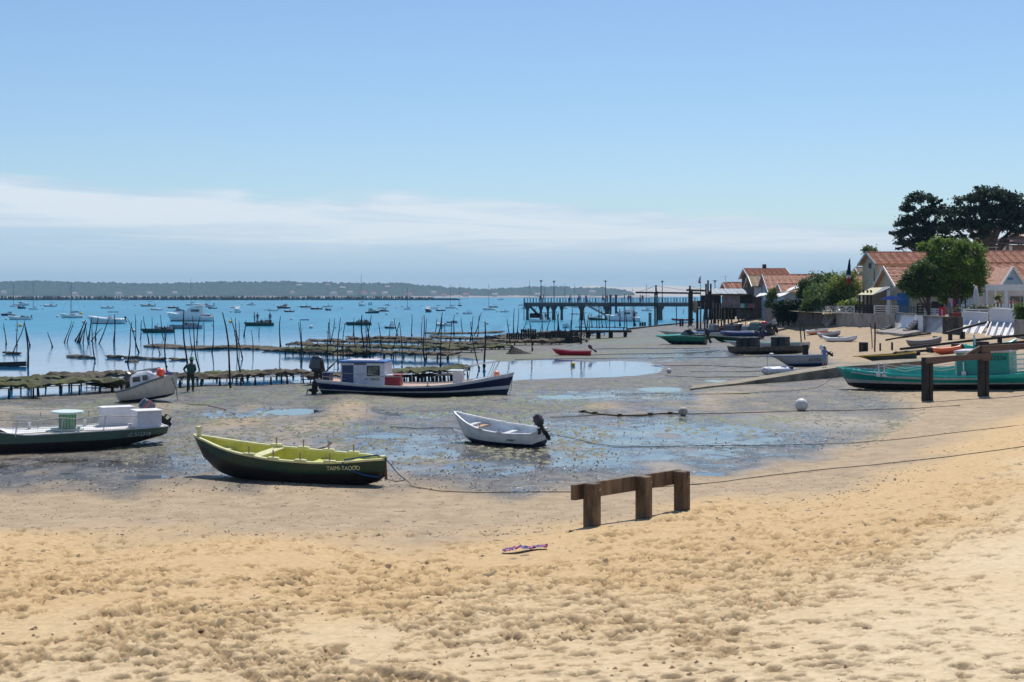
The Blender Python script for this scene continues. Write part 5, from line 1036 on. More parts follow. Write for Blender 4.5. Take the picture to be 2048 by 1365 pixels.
for zone,ls in ST:
    order=sorted(range(len(ls)),key=lambda i:(ls[i][0]+ls[i][2]))
    for i,(bx,by,tx_,ty,w_) in enumerate(ls):
        zb=SEA if by<742 else Hz(*P(bx,by,-.1)[:2]); 
        q=P(bx,by,zb); z0=Hz(q.x,q.y)
        if z0>SEA: q=G(bx,by)
        tp=Dp(tx_,ty,q.y+random.uniform(-.15,.15)); s_=q.y/F; r_=w_*s_*.37
        d=tp-q; b0=q-d.normalized()*.7 ; pts=[b0,q]; k=5
        bend=random.uniform(-.035,.035)*d.length; b2=random.uniform(-.02,.02)*d.length
        for j in range(1,k+1):
            f=j/k; pts.append(q+d*f+Vector((bend*math.sin(f*PI)+b2*math.sin(2*PI*f),0,0)))
        cr=random.uniform(1.2,1.9); rr=[r_*cr*1.1,r_*cr,r_*(cr*.5+.6),r_*1.08,r_,r_*.88,r_*.62]
        mb=MB(); mb.tube(pts,rr,0,6)
        if random.random()<.5: mb.ball(q+d*.06,r_*2.2,0,7,5,(1,1,1.4))
        if random.random()<.3: mb.tube([q+d*.72,q+d*.80+Vector((random.choice((-1,1))*r_*4,0,0))],r_*.5,0,4)
        lean=(tx_-bx)/(by-ty); le='leaning right' if lean>.12 else 'leaning left' if lean<-.12 else 'nearly upright'
        hh=d.length; hw='long' if hh>3.6 else 'short' if hh<2.2 else 'medium'
        rank=order.index(i)+1
        tag(mb.build('oyster_stake',SM,None,smooth=True),f"{hw} stake {le}, {ordn(rank)} from left of those {zone}",'stake','dark oyster stakes standing in the shallows')
# ---------------------------------------------------------------- floats in the bay
for i,(px,py,d_,c) in enumerate([(12,640,5,'w'),(33,617,3,'w'),(40.5,653.5,7,'y'),(33,661,5,'w'),(115,635,5,'w'),(82,612,3,'w'),(86,619,4,'w'),(162,629,5.5,'y'),(167,646,6,'w'),(170,615,3,'w'),(203,617,3,'w'),(256,618,3,'w'),(270,612,3.5,'w'),(267,664,7,'w'),(297,620,3,'w'),(333,616,3,'w'),(335,622,3.5,'w'),(461,646,6.5,'y'),(388,614,3.5,'w'),(417,617,3,'w'),(462,616,3.5,'w'),(462,625,4.5,'w'),(484,610.5,3,'w'),(500,651,6,'w'),(531,621,4,'w'),(548,611,3,'w'),(573,623,4,'w'),(582,640,5,'w'),(596,614.5,3.5,'w'),(613,618,3.5,'w'),(622,657,7.5,'w'),(656,620,3.5,'w'),(671,657,3.5,'g'),(684,617,4,'w'),(691,650,6,'w'),(741,627,4,'w'),(773,630,5,'w'),(780,656,5.5,'w'),(804,614,4,'w'),(792,617,3,'w'),(843,612,3,'w'),(858,624,4,'w'),(877,621,3,'w'),(914,619,4,'w'),(915,628,5,'w'),(875,651,7,'w'),(974,649,6,'w'),(994,624.5,4,'w'),(1037,618,3,'w'),(1074,643,3.5,'w'),(1166,648,4,'w'),(1172,626,3,'w')]):
    q=P(px,py,SEA); r_=d_*q.y/F/2*1.05; mb=MB(); mb.ball((0,0,r_*.55),r_,0,12,8); mb.tube([(0,0,r_*1.4),(0,0,r_*1.75)],r_*.14,0,5)
    o=mb.build('mooring_float',{'w':BUOYW,'y':YELLOW,'g':paint('pale_green_float',(.12,.3,.2),.5)}[c],None,smooth=True); o.location=q
    c_={'w':'white','y':'yellow','g':'dull green'}[c]
    yr='far out' if py<622 else 'in the middle distance' if py<640 else 'close in'
    tag(o,f"{c_} mooring float {yr} on the bay, {ordn(i+1) if False else ordn(sorted(v for v in [12,33,40.5,33.01,115,82,86,162,167,170,203,256,270,267,297,333,335,461,388,417,462,462.01,484,500,531,548,573,582,596,613,622,656,671,684,691,741,773,780,804,792,843,858,877,914,915,875,974,994,1037,1074,1166,1172]).index(px)+1)} float from the left",'mooring float','mooring floats on the bay')
# ---------------------------------------------------------------- moored boats
FW=paint('gelcoat_white',(.9,.9,.9),.3); FD=paint('boat_dark',(.02,.025,.035),.35); FG=paint('boat_green',(.02,.07,.06),.5); FGR=paint('boat_grey',(.3,.33,.38),.4); FN=paint('boat_navy',(.02,.03,.10),.35); FY=paint('boat_palegreen',(.6,.66,.55),.35); FB=paint('boat_cream',(.72,.55,.42),.4); CAN=mat('dark_canvas',(.03,.035,.05),.8); FBL=paint('canvas_blue',(.03,.12,.4),.7); MAR=paint('maroon_cloth',(.16,.025,.03),.7); MASTM=mat('mast_grey',(.12,.125,.14),.4); GLAZ=mat('boat_glass',(.05,.07,.09),.1)
MATS={'w':FW,'d':FD,'g':FG,'gr':FGR,'n':FN,'y':FY,'c':FB,'m':MAR}
def moored(px,py,w,kind,hdg,hc,tc_,label,extra='',mast=None,bot=None):
    q=P(px,py,SEA); s_=q.y/F; rel=R(hdg)
    L=w*s_/(abs(math.cos(rel))+.38*abs(math.sin(rel))); B_=L*(.36 if kind not in('sail',) else .32)
    names={'motor':'motorboat','cabin':'cabin_cruiser','sail':'sailing_boat','rib':'inflatable_boat','barge':'oyster_barge','skiff':'skiff'}
    c,s=math.cos(rel),math.sin(rel)
    rt=thing(names[kind],label,names[kind].replace('_',' '),(q.x-c*L/2,q.y-s*L/2,SEA),rel,'boats moored in the bay')
    fb=L*.118 if kind in('motor','rib','skiff') else L*.12; bowh=fb*1.75
    if kind=='barge': bowh=fb*1.15
    hu=Hull(L,[(0,B_*.42),(.4,B_*.5),(.75,B_*.38),(.93,B_*.16),(1,.03)] if kind!='barge' else [(0,B_*.45),(.5,B_*.5),(.85,B_*.4),(1,B_*.15)],[(0,-.25),(1,-.15)],[(0,fb),(.5,fb*1.08),(1,bowh)],ROUND,rake=L*.10,vbow=.5)
    hu.build(rt,[[(0,fb*.12),(1,bowh*.12)]],[bot or (FN if hc=='w' else FD),MATS[hc]],n=12)
    if kind in('motor','skiff','rib'): hu.interior(rt,MATS[tc_] if tc_!='d' else FGR,.03,fb*.45,10,t0=.03,t1=.5 if kind=='motor' else .96)
    if kind in('motor','cabin','sail'): hu.deck(rt,MATS[tc_] if tc_ in('w','c','y') else FW,.44 if kind=='motor' else 0,1,.01,n=8,camber=B_*.04)
    if kind=='barge': hu.deck(rt,mat('barge_deck',(.25,.22,.18),.8),0,1,.05,n=8)
    if kind=='rib':
        for sd_ in (-1,1): mb=MB(); mb.tube([hu.pt(t_/10,sd_,1) for t_ in range(11)],L*.04,0,7); mb.build('side_tube',MATS[hc],rt,smooth=True)
        mb=MB(); mb.box((L*.42,0,fb+L*.04),(L*.1,B_*.3,L*.16)); mb.build('console',FW,rt)
    if kind=='motor':
        mb=MB(); x0=L*.5
        mb.poly([(x0,-B_*.4,fb*1.1),(x0,B_*.4,fb*1.1),(x0-L*.07,B_*.34,fb*1.1+L*.075),(x0-L*.07,-B_*.34,fb*1.1+L*.075)])
        for sd_ in(-1,1): mb.poly([(x0,sd_*B_*.4,fb*1.1),(x0-L*.07,sd_*B_*.34,fb*1.1+L*.075),(x0-L*.2,sd_*B_*.4,fb*1.1+L*.01)])
        mb.build('windscreen',GLAZ,rt)
        mb=MB(); mb.box((x0+L*.13,0,fb*1.25+L*.012),(L*.25,B_*.55,L*.035),bev=L*.012); mb.build('cabin_top',MATS[tc_],rt)
        mb=MB(); mb.box((L*.22,0,fb),(L*.18,B_*.6,fb*.6)); mb.build('seat',CAN if 'c' in extra else FW,rt)
    if kind=='cabin':
        mb=MB(); rg=[]
        for x_,z_,w_ in ((.25,.20,.40),(.27,.215,.40),(.52,.215,.38),(.62,.13,.34),(.80,.12,.2),(.84,.09,.16)):
            zz=hu.sheer(x_); rg.append([mb.pt((x_*L,w_*B_,zz)),mb.pt((x_*L,w_*B_*.9,fb+z_*L)),mb.pt((x_*L,-w_*B_*.9,fb+z_*L)),mb.pt((x_*L,-w_*B_,zz))])
        mb.loft(rg,0,False); mb.face(rg[0]); mb.face(rg[-1][::-1]); mb.build('cabin',MATS[tc_],rt)
        mb=MB()
        for sd_ in(-1,1): mb.box((L*.40,sd_*B_*.385,fb+L*.135),(L*.2,.03,L*.055))
        mb.box((L*.575,0,fb+L*.165),(.04,B_*.55,L*.05),rot=Matrix.Rotation(R(-38),3,'Y')); mb.build('windows',GLAZ,rt)
    if kind=='sail':
        mb=MB(); rg=[]
        for x_,z_,w_ in ((.28,.05,.28),(.32,.075,.28),(.6,.06,.24),(.72,.01,.12)): rg.append([mb.pt((x_*L,w_*B_,hu.sheer(x_)-.02)),mb.pt((x_*L,w_*B_*.8,hu.sheer(x_)+z_*L)),mb.pt((x_*L,-w_*B_*.8,hu.sheer(x_)+z_*L)),mb.pt((x_*L,-w_*B_,hu.sheer(x_)-.02))])
        mb.loft(rg,0,False); mb.face(rg[0]); mb.face(rg[-1][::-1]); mb.build('cabin',FW,rt)
        mb=MB(); mb.box((L*.46,-B_*.25,fb+L*.04),(L*.2,.03,L*.02)); mb.box((L*.46,B_*.25,fb+L*.04),(L*.2,.03,L*.02)); mb.build('windows',GLAZ,rt)
        H_=(py-mast)*s_ if mast else L*1.3
        mb=MB(); mx_=L*.56; mb.tube([(mx_,0,fb),(mx_,0,H_)],[.075,.05],0,6); mb.tube([(mx_,0,fb+L*.14),(L*.12,0,fb+L*.15)],.05,0,5)
        for e_ in ((L,0,bowh),(.05,0,fb)): mb.tube([(mx_,0,H_*.95),e_],.014,0,3)
        for sd_ in(-1,1): mb.tube([(mx_,0,H_*.9),(mx_-.1,sd_*B_*.48,fb)],.014,0,3)
        mb.build('mast',MASTM,rt)
        mb=MB(); mb.tube([(mx_-.1,0,fb+L*.16),(L*.3,0,fb+L*.175),(L*.14,0,fb+L*.16)],[L*.02,L*.025,L*.012],0,6); mb.build('sail_cover',FBL if 'b' in extra else CAN,rt)
    if 'T' in extra or 'C' in extra or 'H' in extra:
        zt=fb+L*(.26 if 'T' in extra else .24); x0,x1=(.2,.48); mm=CAN if 'C' in extra or 'T' in extra else FW
        mb=MB(); mb.box(((x0+x1)/2*L,0,zt),((x1-x0)*L,B_*.72,L*.02),bev=L*.008); mb.build('canopy',mm if 'r' not in extra else REDP,rt)
        mb=MB()
        for xx in (x0+.04,x1-.02):
            for sd_ in(-1,1): mb.tube([(xx*L,sd_*B_*.38,fb),(xx*L,sd_*B_*.33,zt)],.025,0,4)
        mb.build('canopy_frame',STEEL,rt)
    if kind in('motor','rib','skiff') and 'n' not in extra: outboard(rt,(0,0,fb*1.05),L*.14,R(12),cowl=FD if 'W' not in extra else FW)
    if 'R' in extra: # gear piles and mast
        for k in range(7):
            mb=MB(); x_=L*(.12+.08*k); hh=L*random.uniform(.05,.13); mb.box((x_,random.uniform(-.2,.2)*B_,fb+hh/2),(L*.07,B_*.4,hh)); mb.tube([(x_,0,fb),(x_+random.uniform(-.3,.3),0,fb+hh*1.7)],.03,0,4); mb.build('deck_gear',random.choice([CAN,mat('brown_gear',(.1,.05,.05)),FGR,mat('pale_gear',(.35,.36,.38))]),rt)
    return rt,hu,L,B_,fb
M_=moored
M_(17,632,27,'cabin',200,'n','w','white-roofed cabin cruiser with dark hull, cut close to the left edge','H')
M_(41,640,42,'motor',185,'w','w','white motorboat with dark cockpit, in front of the white-roofed cruiser','c')
M_(28,614,16,'sail',180,'w','w','small sailing boat behind the group of boats near the left edge',mast=566)
M_(42,618,13,'motor',265,'n','w','small boat seen end on, white over dark, under the large white cruiser')
M_(44,611.5,25,'cabin',10,'w','w','low white cabin cruiser farthest back in the left-edge group')
M_(67.5,619.5,19,'sail',200,'w','w','small sailing boat with dark sail cover near the left group',mast=560)
M_(100,614,24,'motor',180,'w','w','white motorboat with flat dark top right of the left group','T')
M_(144.5,636,41,'sail',180,'w','w','white sailing boat with thin mast and yellow float at its stern',mast=566)
M_(216,648,66,'rib',180,'w','w','large grey and white inflatable boat with black canopy among stakes','C')
M_(214,617.5,23,'motor',180,'w','w','small white motorboat beyond the inflatable boat')
M_(296,613.5,27,'motor',180,'y','w','pale green-white motorboat with white top beyond the dark oyster barge','T')
M_(313,621,22,'rib',200,'w','w','small white inflatable motorboat right of the pale green one')
M_(346,617,19,'motor',180,'d','w','small dark-hulled motorboat overlapping a grey cruiser')
M_(357,623,20,'cabin',20,'gr','gr','low grey covered cruiser in front of a dark motorboat')
M_(383,611.5,20,'sail',180,'w','w','white sailing boat with tall mast above the distant pole line',mast=556)
M_(410,614.5,34,'motor',180,'w','w','white day cruiser with dark canopy right of the tall-masted sailing boat','C')
M_(425.5,618,16,'skiff',180,'d','w','small dark boat just below the white day cruiser')
rt,hu,L,B_,fb=M_(384,643,84,'cabin',180,'w','w','classic white launch with long hardtop and maroon seats','H'); 
mb=MB(); mb.box((L*.25,0,fb*1.05),(L*.42,B_*.6,fb*.5)); mb.build('maroon_seats',MAR,rt)
M_(318,666,60,'barge',180,'g','d','dark oyster barge stacked with tall crates, behind the thin stakes','R')
M_(374,658,60,'barge',180,'gr','d','blue-grey oyster barge with maroon and grey gear','R')
M_(471,616,14,'motor',180,'w','w','small white boat partly behind a white boat seen end on')
M_(475,625.5,18,'cabin',275,'w','w','white cabin boat seen end on, right of the long leaning pole')
M_(503,611,18,'cabin',185,'w','w','white cabin cruiser close to the distant pole line')
M_(546,622.5,20,'skiff',180,'w','w','plain white open boat left of the black and cream cruiser')
M_(568,617.5,25,'cabin',180,'d','c','black and cream cabin cruiser','C')
M_(578.5,624.5,19,'motor',185,'d','w','dark motorboat with white deck under the black and cream cruiser')
rt,hu,L,B_,fb=M_(520,652.5,54,'barge',180,'g','d','dark oyster barge with people and gear aboard','R')
M_(611,615.5,20,'motor',180,'d','w','dark motorboat with canopy, left of a dark green one','C')
M_(633,619.5,22,'motor',180,'g','w','dark green motorboat with cream deck')
M_(655,614.5,17,'motor',180,'w','w','white motorboat with flat dark top, middle of the bay','T')
M_(655.5,621.5,14,'skiff',255,'d','w','small dark boat below the white flat-topped motorboat')
M_(723,612.5,18,'sail',255,'w','w','white sailing boat with the tallest mast in the bay',mast=546)
M_(740,610.5,10,'motor',270,'w','w','tiny white boat right of the tallest mast','n')
M_(744,627,28,'cabin',10,'g','y','yellow-green fishing boat with frame cabin','T')
rt,hu,L,B_,fb=M_(719,651,47,'barge',180,'g','d','dark green oyster barge with small mast and grey gear','R')
M_(768,623.5,20,'cabin',185,'d','w','dark-hulled cabin boat with white frame cabin','H')
M_(764.5,617.5,16,'motor',180,'w','w','white motorboat just behind a dark-hulled cabin boat')
M_(775.5,611.5,12,'cabin',180,'w','w','small white cabin cruiser at the back, middle of the bay')
M_(815.5,619.5,16,'sail',200,'w','w','small sailing boat with two thin masts look, middle of the bay',mast=576)
rt,hu,L,B_,fb=M_(781.5,657.5,22,'skiff',180,'n','w','small navy open boat among the stakes, close in','n')
mb=MB(); mb.box((L*.35,0,fb+.35),(.5,.4,.8),bev=.1); mb.ball((L*.35,0,fb+.9),.18,0,8,6); mb.build('white_figure',FW,rt)  # white figure aboard: box body with a ball head
M_(856,625,16,'cabin',265,'d','w','dark boat seen end on with glazed white cabin')
M_(869,617.5,14,'motor',0,'w','w','low white motorboat behind the end-on dark boat')
M_(881.5,622.5,18,'motor',185,'d','w','dark-bottomed motorboat with white deck right of the end-on boat')
M_(876.5,612,9,'motor',180,'w','w','tiny white boat far back, left of a pair of masts','n')
M_(902,617,20,'sail',180,'w','w','white sailing boat with dark cover, left one of the pair of masts',mast=568)
M_(919.5,612.5,11,'sail',250,'n','w','navy sailing boat, right one of the pair of masts',mast=568)
M_(934.5,628.5,21,'motor',215,'w','w','white motorboat with black canopy showing its bow','C')
M_(979,620.5,24,'sail',180,'w','w','white sailing boat with blue sail cover left of the pier','b',mast=568)
M_(988,615.5,15,'motor',180,'d','w','dark motorboat with canopy behind the blue sail cover','C')
M_(1008.5,625,18,'motor',200,'w','w','white motorboat with flat top nearest the pier end','T')
M_(888,652.5,30,'motor',175,'w','w','white motorboat with brown windscreen in front of a cluttered brown boat')
M_(905,646.5,21,'barge',180,'gr','d','cluttered brown work boat behind a white motorboat','R')
M_(1042,611.5,12,'motor',200,'w','w','small white boat with dark canopy left of the pier rail','C')
M_(1047,618,12,'cabin',10,'w','w','low white boat just left of the first pier pile','n')
rt,hu,L,B_,fb=M_(1080,644.5,37,'skiff',180,'w','w','white open boat with people under the pier end')
M_(1094,627,16,'motor',180,'w','w','white motorboat seen between the first pier piles')
M_(1114,625,9,'motor',180,'w','w','small white boat between the second and third pier piles','n')
rt,hu,L,B_,fb=M_(1131,656,23,'motor',258,'w','w','large white motorboat seen bow on in front of the pier','n')
M_(1151,629.5,17,'motor',180,'w','w','white motorboat under the pier deck, left of the gangway')
M_(1130,618,11,'sail',180,'w','w','sailing boat behind the outer pier, left mast',mast=566)
M_(1150,616,15,'sail',180,'w','w','sailing boat behind the middle of the pier',mast=568)
M_(1060,613,11,'sail',180,'w','w','sailing boat with tall mast rising behind the outer end of the pier',mast=561)
M_(1090,614,11,'sail',180,'w','w','sailing boat behind the outer pier between two lamps',mast=569)
M_(1195,641,32,'cabin',180,'g','w','dark green cabin ferry docked at the gangway','H')
rt,hu,L,B_,fb=M_(1249,643,66,'cabin',170,'w','w','white passenger boat with red canopy crowded with people','Hr')
for k in range(16):
    mb=MB(); x_=L*(.1+.045*k); y_=random.choice((-.3,.3,-.1))*B_; mb.box((x_,y_,fb+.55),(.35,.3,.8),bev=.08); mb.ball((x_,y_,fb+1.1),.15,0,7,5); mb.build('passenger',random.choice([FW,FD,FN,REDP,FB,FGR]),rt)
M_(1294,622.5,20,'sail',180,'w','w','sailing boat right of the passenger boat',mast=569)
M_(1266,617,12,'sail',180,'w','w','sailing boat behind the passenger boat',mast=575)
M_(1308,617,11,'motor',180,'w','w','small white boat between the pier piles near the shore','C')
M_(1344,611,14,'motor',180,'w','w','small white boat behind the pier left of the hut')
for i,(px,py,w_) in enumerate(((250,602,14),(925,599,9),(1002,600,13),(888,598,7),(935,597.5,7))):
    M_(px,py,w_,'motor',180,'w','w',f"tiny white speedboat running far out near the opposite shore, {ordn([250,888,925,935,1002].index(px)+1)} from the left",'n')
q=P(609,641,SEA); mb=MB(); mb.box((q.x,q.y,q.z+.08),(1.9,.5,.22),bev=.07); tag(mb.build('pontoon_float',paint('cobalt',(.01,.03,.35),.4)),'flat cobalt blue float in the middle of the bay','float')
# people on barges
sh_=[(.5,.5,.52),(.03,.04,.1),(.35,.05,.06),(.05,.05,.05),(.1,.2,.4)]
def crew(px,py,Y,label,i,pose='stand',group=None,hgt=1.72,rz=None,z=None):
    q=Dp(px,py,Y); q.z=z if z is not None else q.z
    return person(label,(q.x,q.y,q.z),hgt,R(random.uniform(0,360)) if rz is None else rz,sh_[i%5],[(.04,.05,.09),(.2,.17,.12),(.03,.03,.03)][i%3],pose=pose,group=group)
Yb=P(520,652.5,SEA).y
crew(509,650,Yb,'person in pale shirt standing on the bow of the crowded oyster barge',0,'hold',z=.15); crew(515,650,Yb-.4,'person in dark shirt beside another on the oyster barge bow',1,'walk',z=.15); crew(540,650,Yb,'person at the stern of the crowded oyster barge',3,z=.15)
Yb=P(1080,644.5,SEA).y; crew(1091,642,Yb,'person in dark clothes in the open boat under the pier end',1,z=-.2,hgt=1.6); crew(1085,642,Yb,'person in pale clothes sitting low in the open boat under the pier',0,z=-.55,hgt=1.6)
# ---------------------------------------------------------------- pier
YP=300.0; SPX=YP/F; PZ=CH-(606-HY)*SPX; CONC=mat('weathered_concrete_dark',(.10,.10,.105),.85,var=.25,scale=.8); RAILM=mat('rail_dark',(.05,.055,.07),.6)
def pxX(px,Y=YP): return (px-CX)/F*Y
pr_=thing('pier','long concrete pier on flared piles with railing, lamps and people','pier',(pxX(1050),YP,SEA))
def PL(px,z,dy=0): return Vector((pxX(px)-pxX(1050),dy,z-SEA))
mb=MB(); a,b=PL(1048,PZ-.25),PL(1400,PZ-.25); mb.box(((a+b)/2+Vector((0,1.75,0))),(b.x-a.x,3.5,.5)); mb.box(((a+b)/2+Vector((0,.1,-.35))),(b.x-a.x,.3,.4)); mb.box(((a+b)/2+Vector((0,3.3,-.35))),(b.x-a.x,.3,.4)); mb.build('deck',CONC,pr_)
for px,w_ in ((1055,.62),(1082,.55),(1096,.5),(1108,.75),(1124,.5),(1164,.75),(1215,.85),(1322,.85)):
    for dy in ((.8,2.8) if px not in(1096,) else (1.2,)):
        mb=MB(); c=PL(px,SEA,dy); hgt=PZ-.75-SEA; r_=w_/2
        mb.lathe([(r_*1.1,-2.2),(r_*1.05,.2),(r_*.92,hgt*.45),(r_*.92,hgt-.9),(r_*1.9,hgt-.15),(r_*1.95,hgt+.05)],0,10,(c.x,c.y,0)); mb.build('pile',CONC,pr_,smooth=True)
mb=MB(); x0,x1=PL(1049,0).x,PL(1395,0).x; n=int((x1-x0)/.62)
for dy in (.05,3.45):
    for dz in (1.02,.12): mb.bar((x0,dy,PZ-SEA+dz),(x1,dy,PZ-SEA+dz),.06,.07)
mb.build('handrail',mat('rail_pale',(.35,.37,.4),.5),pr_)
mb=MB()
for i in range(n+1):
    xx=x0+(x1-x0)*i/n
    for dy in (.05,3.45): mb.box((xx,dy,PZ-SEA+.5),(.09 if i%3 else .16,.05,1.0))
tag(mb.build('railing_posts',RAILM,pr_),kind='stuff')
gw=MB(); A1,B1=PL(1170,PZ-.3,-1.0),PL(1213,CH-(632-HY)*SPX,-1.0)
for dy in (0,1.2):
    D_=Vector((0,dy,0)); gw.bar(A1+D_,B1+D_,.12,.35); gw.bar(A1+D_+Vector((0,0,1.1)),B1+D_+Vector((0,0,1.1)),.08,.08)
    for k in range(9): 
        p0=A1.lerp(B1,k/8)+D_; p1=A1.lerp(B1,min(1,(k+1)/8))+D_+Vector((0,0,1.1)); gw.bar(p0,p0+Vector((0,0,1.1)),.05,.05); gw.bar(p0,p1,.04,.04) if k<8 else None
gw.build('gangway',mat('gangway_grey',(.18,.18,.18),.6),pr_)
sg=MB(); a,b=PL(1059,PZ-.6,1.8),PL(1080,.2,1.8); sg.bar(a,b,1.6,.45); sg.box(PL(1070,.5,1.8),(2.2,1.6,1.0)); sg.bar(PL(1061,PZ-.2,.9),PL(1078,.9,.9),.06,.06); sg.bar(PL(1075,PZ-.4,1),PL(1069,1.0,1),.08,.08); sg.build('landing_stairs',mat('stairs_black',(.025,.027,.035),.8),pr_)
for i,px in enumerate((1221,1232)):
    mb=MB(); mb.lathe([(.24,-2),(.24,PZ-SEA+1.7),(.16,PZ-SEA+1.75)],0,12,(0,0,0)); o=mb.build('guide_pile',RAILM,None); q=Dp(px,600,YP-.5); o.location=(q.x,q.y,SEA); tag(o,f"thick dark steel guide pile rising above the pier deck, {'left' if i==0 else 'right'} of the two",'pile','guide piles at the pier')
mb=MB(); q=Dp(1048,612,YP-.3); mb.tube([(q.x,q.y,SEA-1),(q.x,q.y,PZ+1)],.1,0,6); tag(mb.build('mooring_pole',RAILM),'thin vertical pole at the outermost corner of the pier','pole')
for i,(px,top) in enumerate(((1082,561),(1108,562),(1211,561.5),(1324.5,562),(1430,561))):
    Yl=YP+3.4 if px<1400 else 262; q=Dp(px,top,Yl); zb=PZ if px<1400 else 1.0
    rt=thing('pier_lamp',f"tall thin lamp on the pier, {ordn(i+1)} from the seaward end",'lamp',(q.x,q.y,zb),0,'lamps along the pier'); mb=MB(); mb.tube([(0,0,0),(0,0,q.z-zb-.35)],[.11,.07],0,6); mb.build('pole',RAILM,rt); mb=MB(); mb.lathe([(.12,0),(.2,.25),(.42,.3),(.40,.36),(.05,.42)],0,10,(0,0,q.z-zb-.4)); mb.build('lamp_head',RAILM,rt)
ppl=[(1081,1,'walk'),(1087,2,'stand'),(1140.5,0,'stand'),(1157,4,'walk'),(1172,4,'stand'),(1206,3,'walk'),(1214,2,'stand'),(1249,1,'stand'),(1257,4,'walk'),(1261,3,'stand'),(1280.5,2,'stand'),(1285,3,'walk'),(1160,0,'stand')]
for i,(px,c,ps) in enumerate(sorted(ppl)):
    ds={0:'pale',1:'dark navy',2:'reddish',3:'black',4:'blue'}[c]
    q=Dp(px,606,YP+1.3); person(f"person in {ds} top on the pier, {ordn(i+1)} from the seaward end",(q.x,q.y,PZ),1.74,R([0,90,200,270,150][i%5]),sh_[c],[(.04,.05,.09),(.2,.17,.12),(.03,.03,.03)][i%3],pose=ps,group='people on the pier')
# low timber footbridge
rt=thing('footbridge','low black timber footbridge on stout legs in front of the pier','footbridge',P(1145,687,-.3)); o_=rt.location.copy()
zt_=CH-(663-HY)/F*(o_.y+14); a=Dp(1150,663,o_.y+12); b=Dp(1253,663,o_.y+22)
mb=MB(); mb.bar(a-o_,b-o_,1.4,.28); mb.bar(a-o_+Vector((0,-1,.5)),b-o_+Vector((0,-1,.45)),.09,.09); mb.build('walkway',WOODB,rt)
for f in (.02,.24,.44,.68,.97):
    c=a.lerp(b,f)-o_; mb=MB(); mb.box((c.x,c.y,c.z-1.0),(.45 if f<.9 else .3,1.2,2.0)); mb.build('leg',WOODB,rt)
# ---------------------------------------------------------------- village
TILE=mat('terracotta_tiles',(.70,.40,.28),.8,var=.15,scale=3.2,col2=(.44,.22,.14)); TILE2=mat('orange_tiles',(.70,.40,.28),.8,var=.2,scale=3,col2=(.45,.23,.15)); TILEP=mat('pale_tan_sheets',(.55,.42,.28),.8,var=.15,scale=3)
STUC=mat('beige_stucco',(.55,.46,.33),.85,var=.1,scale=1.5); STUCG=mat('grey_stucco',(.33,.29,.27),.85,var=.15,scale=1); WHW=mat('white_wall',(.74,.73,.74),.7,var=.06,scale=1); BRBD=mat('brown_boards',(.11,.07,.055),.85,var=.3,scale=3); SHAD=mat('dark_boards',(.05,.045,.045),.85,var=.3,scale=3)
WTR=paint('white_trim',(.75,.75,.76),.5); BTR=paint('blue_trim',(.04,.16,.38),.5); BLW=mat('pale_blue_wall',(.36,.47,.58),.7,var=.08); SHUT=paint('blue_shutter',(.02,.16,.42),.5)
def roofslope(parent,x0,x1,ya,za,yb,zb,m,name='roof',th=.07,course=.36,ribs=True):
    """courses laid from the eave (ya,za) up to the ridge (yb,zb)"""
    L=math.hypot(yb-ya,zb-za); n=max(2,int(L/course)); u=Vector((0,yb-ya,zb-za)).normalized(); nn=Vector((1,0,0)).cross(u); 
    if nn.z<0: nn=-nn
    mb=MB(); 
    nc=max(2,int((x1-x0)/.42))
    for k in range(n):
        a=Vector((0,ya,za))+u*(L*k/n); b=Vector((0,ya,za))+u*(L*(k+1.15)/n); jit=random.uniform(-.01,.01)
        top=[];bt=[]
        for i in range(nc+1):
            x_=x0+(x1-x0)*i/nc; w=.045*(1 if i%2 else -1) if ribs else 0
            top.append((mb.pt(Vector((x_,0,0))+a+nn*(th+.06+w+jit)),mb.pt(Vector((x_,0,0))+b+nn*(.02+w*.6)),mb.pt(Vector((x_,0,0))+a+nn*(-.0))))
        for i in range(nc):
            p,q=top[i],top[i+1]; mb.face((p[0],q[0],q[1],p[1])); mb.face((p[2],q[2],q[0],p[0]))
    mb.poly([Vector((x0,0,0))+Vector((0,ya,za))-nn*.03,Vector((x1,0,0))+Vector((0,ya,za))-nn*.03,Vector((x1,0,0))+Vector((0,yb,zb))-nn*.03,Vector((x0,0,0))+Vector((0,yb,zb))-nn*.03])
    return mb.build(name,m,parent)
